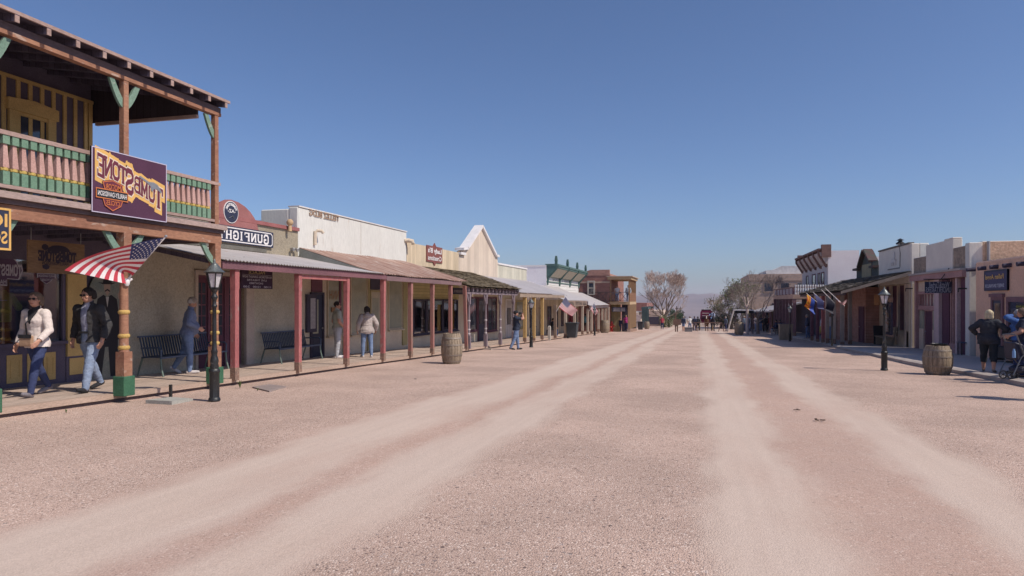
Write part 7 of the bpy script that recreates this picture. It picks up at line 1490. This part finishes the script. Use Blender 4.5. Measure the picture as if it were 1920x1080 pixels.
far('person with dark hair in grey leaning by the maroon porch posts', (Q(1514, 600, 52)[0], 52, gz(52)+.1), rad(80), 2, H=1.7); far('person half hidden between the grey posts near the white top walker', (Q(1557, 600, 50)[0], 50, gz(50)+.1), rad(-60), 1)
# left porches
for i, (px, py, lab_) in enumerate(((1035, 616, 'dark dressed person sitting on the boardwalk before the tan store'), (1072, 612, 'person in red and navy behind the flag on the boardwalk'), (1097, 617, 'person in teal top and pale trousers on the far boardwalk'), (1108, 615, 'person in dark clothes among the tan posts'))):
    Yq = PY(px, -10.4); z = gz(Yq)+BW
    if i == 0:
        tb = thing('bench_box', 'dark wooden box seat under the sitting person on the left boardwalk', 'box', (-10.5, Yq, z)); boxp('box', TRIMD, tb, -10.75, -10.3, Yq-.3, Yq+.3, z, z+.44); person(lab_, (-10.45, Yq, z), rad(-90), 1.72, SITL, 12, ((-.02, .16, -.22), (.02, .16, -.22)), None, (0, -10), 1.05, .02, (('trousers', DENIMD, 'legs', .012, .004), ('top', BLK, 'top long hem-.02', .014, .005), ('shoes', SHOE_W, 'shoes', .01, 0)), (HK, .0), vox=.02, fingers=False, sit=.50)
    else: far(lab_, (-10.4, Yq, z), rad(-90+60*i), i+1, c=((.12, .15, .35), (.25, .06, .08), (.10, .22, .25), (.03, .03, .05))[i])
for i, (px, lab_) in enumerate(((1137, 'man in navy leaning on the upper balcony railing at the left'), (1157, 'person in white on the upper balcony near its middle'), (1178, 'man in pale shirt at the right end of the upper balcony'))):
    x = Q(px, 560, hY+.7)[0]; far(lab_, (x, hY+.7, zd+.03), rad(180), (0, 1, 6)[i], c=((.04, .05, .10), (.7, .68, .68), (.45, .5, .55))[i])
boxp('balcony_back', DARKW, H, xl-.05, xl, hY+.0, hY+.05, zd, zd+.01)
far('woman in pink jacket by the entry of the brick house', (Q(1174, 600, hY+1)[0], hY+1, gz(hY)+.05), rad(170), 4, c=(.48, .07, .26)); far('person in dark blue sitting low left of the woman in pink', (Q(1163, 600, hY+1.2)[0], hY+1.2, gz(hY)+.05), rad(150), 0, H=1.35)
# ================================================================== horses and the red stagecoach
def horse(label, loc, rz, m, blaze=True):
    t = thing('horse', label, 'horse', loc, rz, 'stagecoach horses'); b = MB(); C3 = lambda x, y, z: Vector((x, y, z))
    rings(b, [(C3(0, -.85, 1.22), C3(1, 0, 0), C3(0, 0, 1), .10, .12), (C3(0, -.72, 1.2), C3(1, 0, 0), C3(0, 0, 1), .25, .28), (C3(0, -.4, 1.18), C3(1, 0, 0), C3(0, 0, 1), .28, .30), (C3(0, 0, 1.12), C3(1, 0, 0), C3(0, 0, 1), .28, .32), (C3(0, .4, 1.13), C3(1, 0, 0), C3(0, 0, 1), .27, .35), (C3(0, .68, 1.2), C3(1, 0, 0), C3(0, 0, 1), .22, .30), (C3(0, .8, 1.25), C3(1, 0, 0), C3(0, 0, 1), .1, .15)])
    b.cap((0, .6, 1.3), .20, (0, .95, 1.68), .13, 10); b.cap((0, .95, 1.68), .13, (0, 1.02, 1.82), .10, 10); b.cap((0, 1.0, 1.80), .10, (0, 1.3, 1.48), .065, 10)
    for s in (-1, 1):
        b.cap((s*.05, .98, 1.9), .03, (s*.06, 1.0, 2.0), .012, 6); o = .05*s
        b.cap((s*.15, .55, 1.0), .11, (s*.14, .58+o, .62), .065, 8); b.cap((s*.14, .58+o, .62), .055, (s*.14, .56, .16), .035, 8); b.cap((s*.14, .56, .14), .04, (s*.14, .60, .05), .055, 8)
        b.cap((s*.15, -.62, 1.05), .16, (s*.15, -.48+o, .78), .09, 8); b.cap((s*.15, -.48+o, .78), .075, (s*.14, -.76, .52), .05, 8); b.cap((s*.14, -.76, .52), .045, (s*.14, -.68, .16), .035, 8); b.cap((s*.14, -.68, .14), .04, (s*.14, -.64, .05), .055, 8)
    link_mesh(fuse(b, .028, 2), 'body', m, t)
    mn = MB(); mn.cap((0, .70, 1.52), .04, (0, .93, 1.88), .045, 6); mn.build('mane', HK, None, smooth=True).parent = t; MB().cap((0, -.86, 1.25), .05, (0, -.95, .6), .06, 6).build('tail', HK, None, smooth=True).parent = t
    if blaze: MB().cap((0, 1.06, 1.84), .035, (0, 1.34, 1.52), .03, 6).build('blaze', WHITEP, None, smooth=True).parent = t
    m_ = MB()
    for s in (-1, 1): m_.tube([(s*.09, 1.24, 1.56), (s*.30, .4, 1.25), (s*.30, -.8, 1.15)], .012, 5)
    m_.build('harness', BLK, None).parent = t
p = G(1325, 620.5); horse('brown horse with white blaze leading the stagecoach', p, rad(178), M('bay_coat', (.14, .075, .045), (.1, .05, .03)))
p2 = G(1336.5, 620.5); horse('dark horse at the right of the stagecoach team', p2, rad(182), M('dark_coat', (.035, .035, .05)), False)
p = G(1328, 619.3); cY = p.y+2.6; cX = YXw = Q(1328, 600, cY)[0]; z = gz(cY)
t = thing('stagecoach', 'dark red stagecoach with tall body at the far end of the street', 'stagecoach', (cX, cY, z)); SR = M('coach_red', (.20, .02, .07), (.15, .015, .055), rough=.5); SX = cX-.25
m_ = MB(); m_.prism([(-.62, .95), (.62, .95), (.78, 1.5), (.72, 2.3), (.6, 2.5), (-.6, 2.5), (-.72, 2.3), (-.78, 1.5)], lambda a, b, d: (SX+a, cY+1+d, z+b), 2.1); m_.build('body', SR, t)
for zz in (2.1, 1.78): boxp('name_stripe', flat('coach_pale', (.62, .5, .48)), t, SX-.5, SX+.35, cY+.98, cY+.999, z+zz, z+zz+.1)
boxp('driver_seat', BLK, t, SX-.6, SX+.6, cY+.5, cY+.99, z+1.45, z+1.6); boxp('footboard', SR, t, SX-.6, SX+.6, cY+.2, cY+.55, z+.95, z+1.05); boxp('roof_rack', BLK, t, SX-.6, SX+.6, cY+1.1, cY+3, z+2.5, z+2.62); m_ = MB(); m_.box(SX-.3, SX+.1, cY+1.2, cY+1.6, z+2.62, z+2.8); m_.build('luggage', WHITEP, t)
for y, r_ in ((cY+.6, .5), (cY+2.9, .65)):
    for s in (-1, 1): wheel_mesh((SX+s*.8, y, z+r_), r_, .045, (1, 0, 0)).build('wheel', M('wheel_yellow', (.45, .3, .12)), t)
    MB().tube([(SX-.8, y, z+r_), (SX+.8, y, z+r_)], .05, 6).build('axle', BLK, t)
MB().tube([(SX, cY+.5, z+.6), (SX+.1, cY-2.4, z+.7)], .05, 6).build('tongue', W_, t)
person('stagecoach driver in pale blue shirt and dark hat sitting up high', (SX+.72, cY+.62, z+1.6-.02), rad(182), 1.75, ((70, 60), (70, 60)), 0, ((-.02, .2, -.16), (.02, .2, -.16)), None, (0, 0), 1.15, .02, (('trousers', DENIM, 'legs', .012, .004), ('shirt', cloth('driver_shirt', (.35, .42, .6)), 'top long hem-.02', .014, .005), ('vest', BLK, 'top open hem0', .02, .004), ('shoes', SHOE_B, 'shoes', .01, 0)), (HK, .0), hat=('brim', BLK), vox=.02, fingers=False, sit=.08)
# ================================================================== bare trees
def tree(label, px, py, height, spread, seed, bark, twig, leaves=None, name='bare_tree', twigs=5200, low=.16, up=.5, lean=0., tr=.16, loc=None, emin=.007, opn=.55, cz=.56, wide=0):
    r = random.Random(seed); p = loc or G(px, py); t = thing(name, label, 'tree', p); tk = MB(); tw = MB(); lf = MB(); cnt = [0]; lim = [0]
    cen = Vector((p.x, p.y, p.z+height*cz)); rad3 = Vector((spread, spread, height*.5))
    def inside(q): d = q-cen; return (d.x/rad3.x)**2+(d.y/rad3.y)**2+(d.z/rad3.z)**2
    def grow(a, d, l, r0, lev):
        if cnt[0] > lim[0]: return
        n = 3; pts = [a]; q = a; dd = d.copy()
        for k in range(n):
            dd = (dd+Vector((r.uniform(-1, 1), r.uniform(-1, 1), r.uniform(-.5, 1)*up))*.22).normalized(); q = q+dd*l/n; pts.append(q)
        mb = tk if r0 > .022 else tw; e = max(r0*.62, emin)
        mb.tube(pts, [r0+(e-r0)*k/n for k in range(n+1)], 6 if r0 > .04 else 3, cap=False); cnt[0] += 1
        if inside(q) > 1.05*r.uniform(.7, 1.25) or lev > 7:
            if leaves and r.random() < leaves[1]:
                for k in range(leaves[2]):
                    c = q+Vector((r.gauss(0, .3), r.gauss(0, .3), r.gauss(0, .3))); s_ = r.uniform(.05, .13); u = Vector((r.uniform(-1, 1), r.uniform(-1, 1), r.uniform(-1, 1))).normalized(); w_ = u.orthogonal().normalized(); lf.add([c-u*s_, c+w_*s_*.6, c+u*s_, c-w_*s_*.6], [(0, 1, 2, 3)])
            return
        kids = r.choice((2, 3, 3)) if lev < 2 else r.choice((2, 2, 3))
        for k in range(kids):
            ang = r.uniform(.25, .75); ax = Vector((r.uniform(-1, 1), r.uniform(-1, 1), r.uniform(-.3, .3))).normalized(); nd = (dd+ax*math.tan(ang)*.8+Vector((0, 0, .12))).normalized(); grow(q, nd, l*r.uniform(.72, .9), e*r.uniform(.75, 1.0), lev+1)
        for k in range(2 if lev > 1 else 0):
            s0 = pts[r.randint(1, n)]; nd = (dd+Vector((r.uniform(-1, 1), r.uniform(-1, 1), r.uniform(-.4, .8)))*.9).normalized(); tw.tube([s0, s0+nd*l*.35, s0+nd*l*.65+Vector((0, 0, .05))], [max(e*.5, emin*.8), max(e*.35, emin*.7), emin*.5], 3, cap=False); cnt[0] += 1
    base = p-Vector((0, 0, .1)); fk = p+Vector((lean, 0, height*low)); tk.tube([base, p+Vector((0, 0, .15)), p.lerp(fk, .5), fk], [tr*1.35, tr*1.05, tr*.95, tr*.9], 10, cap=False)
    for k in range(5):
        a = 6.28*k/5+r.uniform(-.3, .3); lim[0] += twigs/(5+wide*.6); grow(fk, Vector((math.cos(a)*opn, math.sin(a)*opn, 1)).normalized(), height*.19, tr*.55, 0)
    for k in range(wide):
        a = 6.28*(k+.5)/wide+r.uniform(-.3, .3); lim[0] += twigs*.6/(5+wide*.6); grow(p.lerp(fk, .8), Vector((math.cos(a)*1.5, math.sin(a)*1.5, .75)).normalized(), height*.15, tr*.4, 1)
    tk.build('trunk', bark, t, smooth=True)
    c = tw.build('crown', twig, t)
    if lf.f: lf.build('leaves', leaves[0], t)
    return t
tree('large round bare tree with pale pinkish twigs beyond the brick house', 1246, 613.5, 10.2, 3.75, 6, BARK, TWIG, twigs=13000, tr=.3, emin=.017, opn=.7, up=.3, low=.16, cz=.54, wide=6)
tree('bare spreading tree in front of the tan brick block', 1421, 626, 5.9, 4.2, 11, BARK, TWIGD, twigs=3600, tr=.15, low=.24, emin=.006, wide=3, opn=.7)
tree('bushy half leafed tree beside the stagecoach on the right', 1372, 617.5, 5.6, 3.8, 21, M('grey_bark', (.1, .085, .075)), TWIGD, (LEAF, .35, 4), twigs=5200, tr=.2, emin=.009, wide=5, opn=.7)
tree('smaller bare tree between the stagecoach and the bushy tree', 1352, 616, 4.8, 2.8, 31, MATS['grey_bark'], TWIG, (LEAF, .12, 3), twigs=3200, tr=.15, emin=.012)
tree('thin bare tree leaning behind the far barrels', 1395, 620, 6.0, 3.4, 41, MATS['grey_bark'], TWIGD, (LEAF, .2, 4), twigs=3000, tr=.13, emin=.011)
tree('pale trunked small tree at the kerb with white painted bark', 1401, 627, 3.6, 1.2, 51, M('white_bark', (.62, .5, .45)), TWIGD, None, twigs=260, tr=.13, low=.66)
def evergreen(label, px, py, w_, h_, seed, m=LEAFG, n=5200):
    r = random.Random(seed); p = G(px, py); t = thing('evergreen_tree', label, 'tree', p); MB().tube([p, p+Vector((0, 0, h_*.7))], [.22, .08], 8).build('trunk', MATS['grey_bark'], t); m_ = MB()
    cl = [(p+Vector((r.uniform(-.8, .8)*w_, r.uniform(-.8, .8)*w_, h_*r.uniform(.2, .92))), r.uniform(.25, .45)*w_) for k in range(34)]
    for k in range(n):
        c0, rr = r.choice(cl); d = Vector((r.gauss(0, 1), r.gauss(0, 1), r.gauss(0, 1))).normalized(); c = c0+d*rr*r.uniform(.55, 1.05); u = Vector((r.uniform(-1, 1), r.uniform(-1, 1), r.uniform(-.4, 1))).normalized(); s_ = r.uniform(.06, .16)*max(.6, w_/2); q = u.orthogonal().normalized()*s_*.45; m_.add([c-u*s_, c+q, c+u*s_, c-q], [(0, 1, 2, 3)])
    m_.build('crown', m, t); return t
evergreen('dark dense evergreen behind the street end left of the hills', 1267, 612, 1.5, 3.1, 3)
evergreen('low grey green bush cluster right of the stagecoach', 1363, 615.5, 1.9, 3.1, 5, LEAF, 3600)
evergreen('olive green bush on the roof line before the tan brick block', 1440, 617, 2.2, 4.6, 9, LEAF, 3000)
evergreen('dull green shrub behind the bare round tree trunk', 1254, 614, 1.4, 1.9, 13, LEAF, 2200)
for k, (px, top, Yd) in enumerate(((1269, 574, 210), (1276, 575, 230), (1281, 583, 290), (1284, 592, 340))):
    x, zt_p = Q(px, top, Yd); zb = gz(Yd); t = thing('utility_pole', ('tall wooden utility pole behind the dark evergreen', 'second wooden utility pole right of the evergreen', 'distant utility pole with a long crossarm', 'most distant short utility pole before the hills')[k], 'utility pole', (x, Yd, zb)); wpx = Yd/F; m_ = MB(); m_.tube([(x, Yd, zb), (x, Yd, zt_p)], .16, 6); m_.build('pole', M('pole_wood', (.12, .10, .10)), t); boxp('crossarm', MATS['pole_wood'], t, x-2.4*wpx*1.2, x+2.4*wpx*1.2, Yd-.2, Yd-.05, zt_p-.8, zt_p-.5)
# pale slanted pole by the trees
a = G(1364, 622); t = thing('slanted_pole', 'pale slanted pole leaning under the right trees', 'pole', a); b = VYd(1376, 580, a.y); MB().tube([a, b], .09, 8).build('pole', M('pale_pole', (.6, .55, .52)), t)
p = VYd(1395, 585, 70); t = thing('wagon_canopy', 'dark canopied stand with pale edge behind the far barrel', 'stand', (p.x, 70, gz(70))); m_ = MB(); z = gz(70); m_.box(p.x-.9, p.x+.9, 69.4, 71.2, z+2.25, z+2.35); m_.build('canopy', WHITEP, t); m_ = MB(); m_.box(p.x-.85, p.x+.85, 69.5, 71.1, z+2.0, z+2.24); m_.build('valance', BLK, t)
for sx_ in (-.8, .8):
    for sy_ in (69.55, 71.0): MB().tube([(p.x+sx_, sy_, z), (p.x+sx_, sy_, z+2.0)], .04, 6).build('post', TRIMD, t)
# ================================================================== air
hz = MB().box(-9500, 9500, -320, 11000, -320, 175).build('haze', bpy.data.materials.new('haze_air')); tag(hz, kind='stuff')
hm = hz.data.materials[0]; hm.use_nodes = True; N = hm.node_tree.nodes; N.clear(); o = N.new('ShaderNodeOutputMaterial'); v = N.new('ShaderNodeVolumePrincipled'); v.inputs['Color'].default_value = (.90, .88, 1, 1); v.inputs['Density'].default_value = 6.8e-5; v.inputs['Anisotropy'].default_value = 0
hm.node_tree.links.new(v.outputs[0], o.inputs[1])
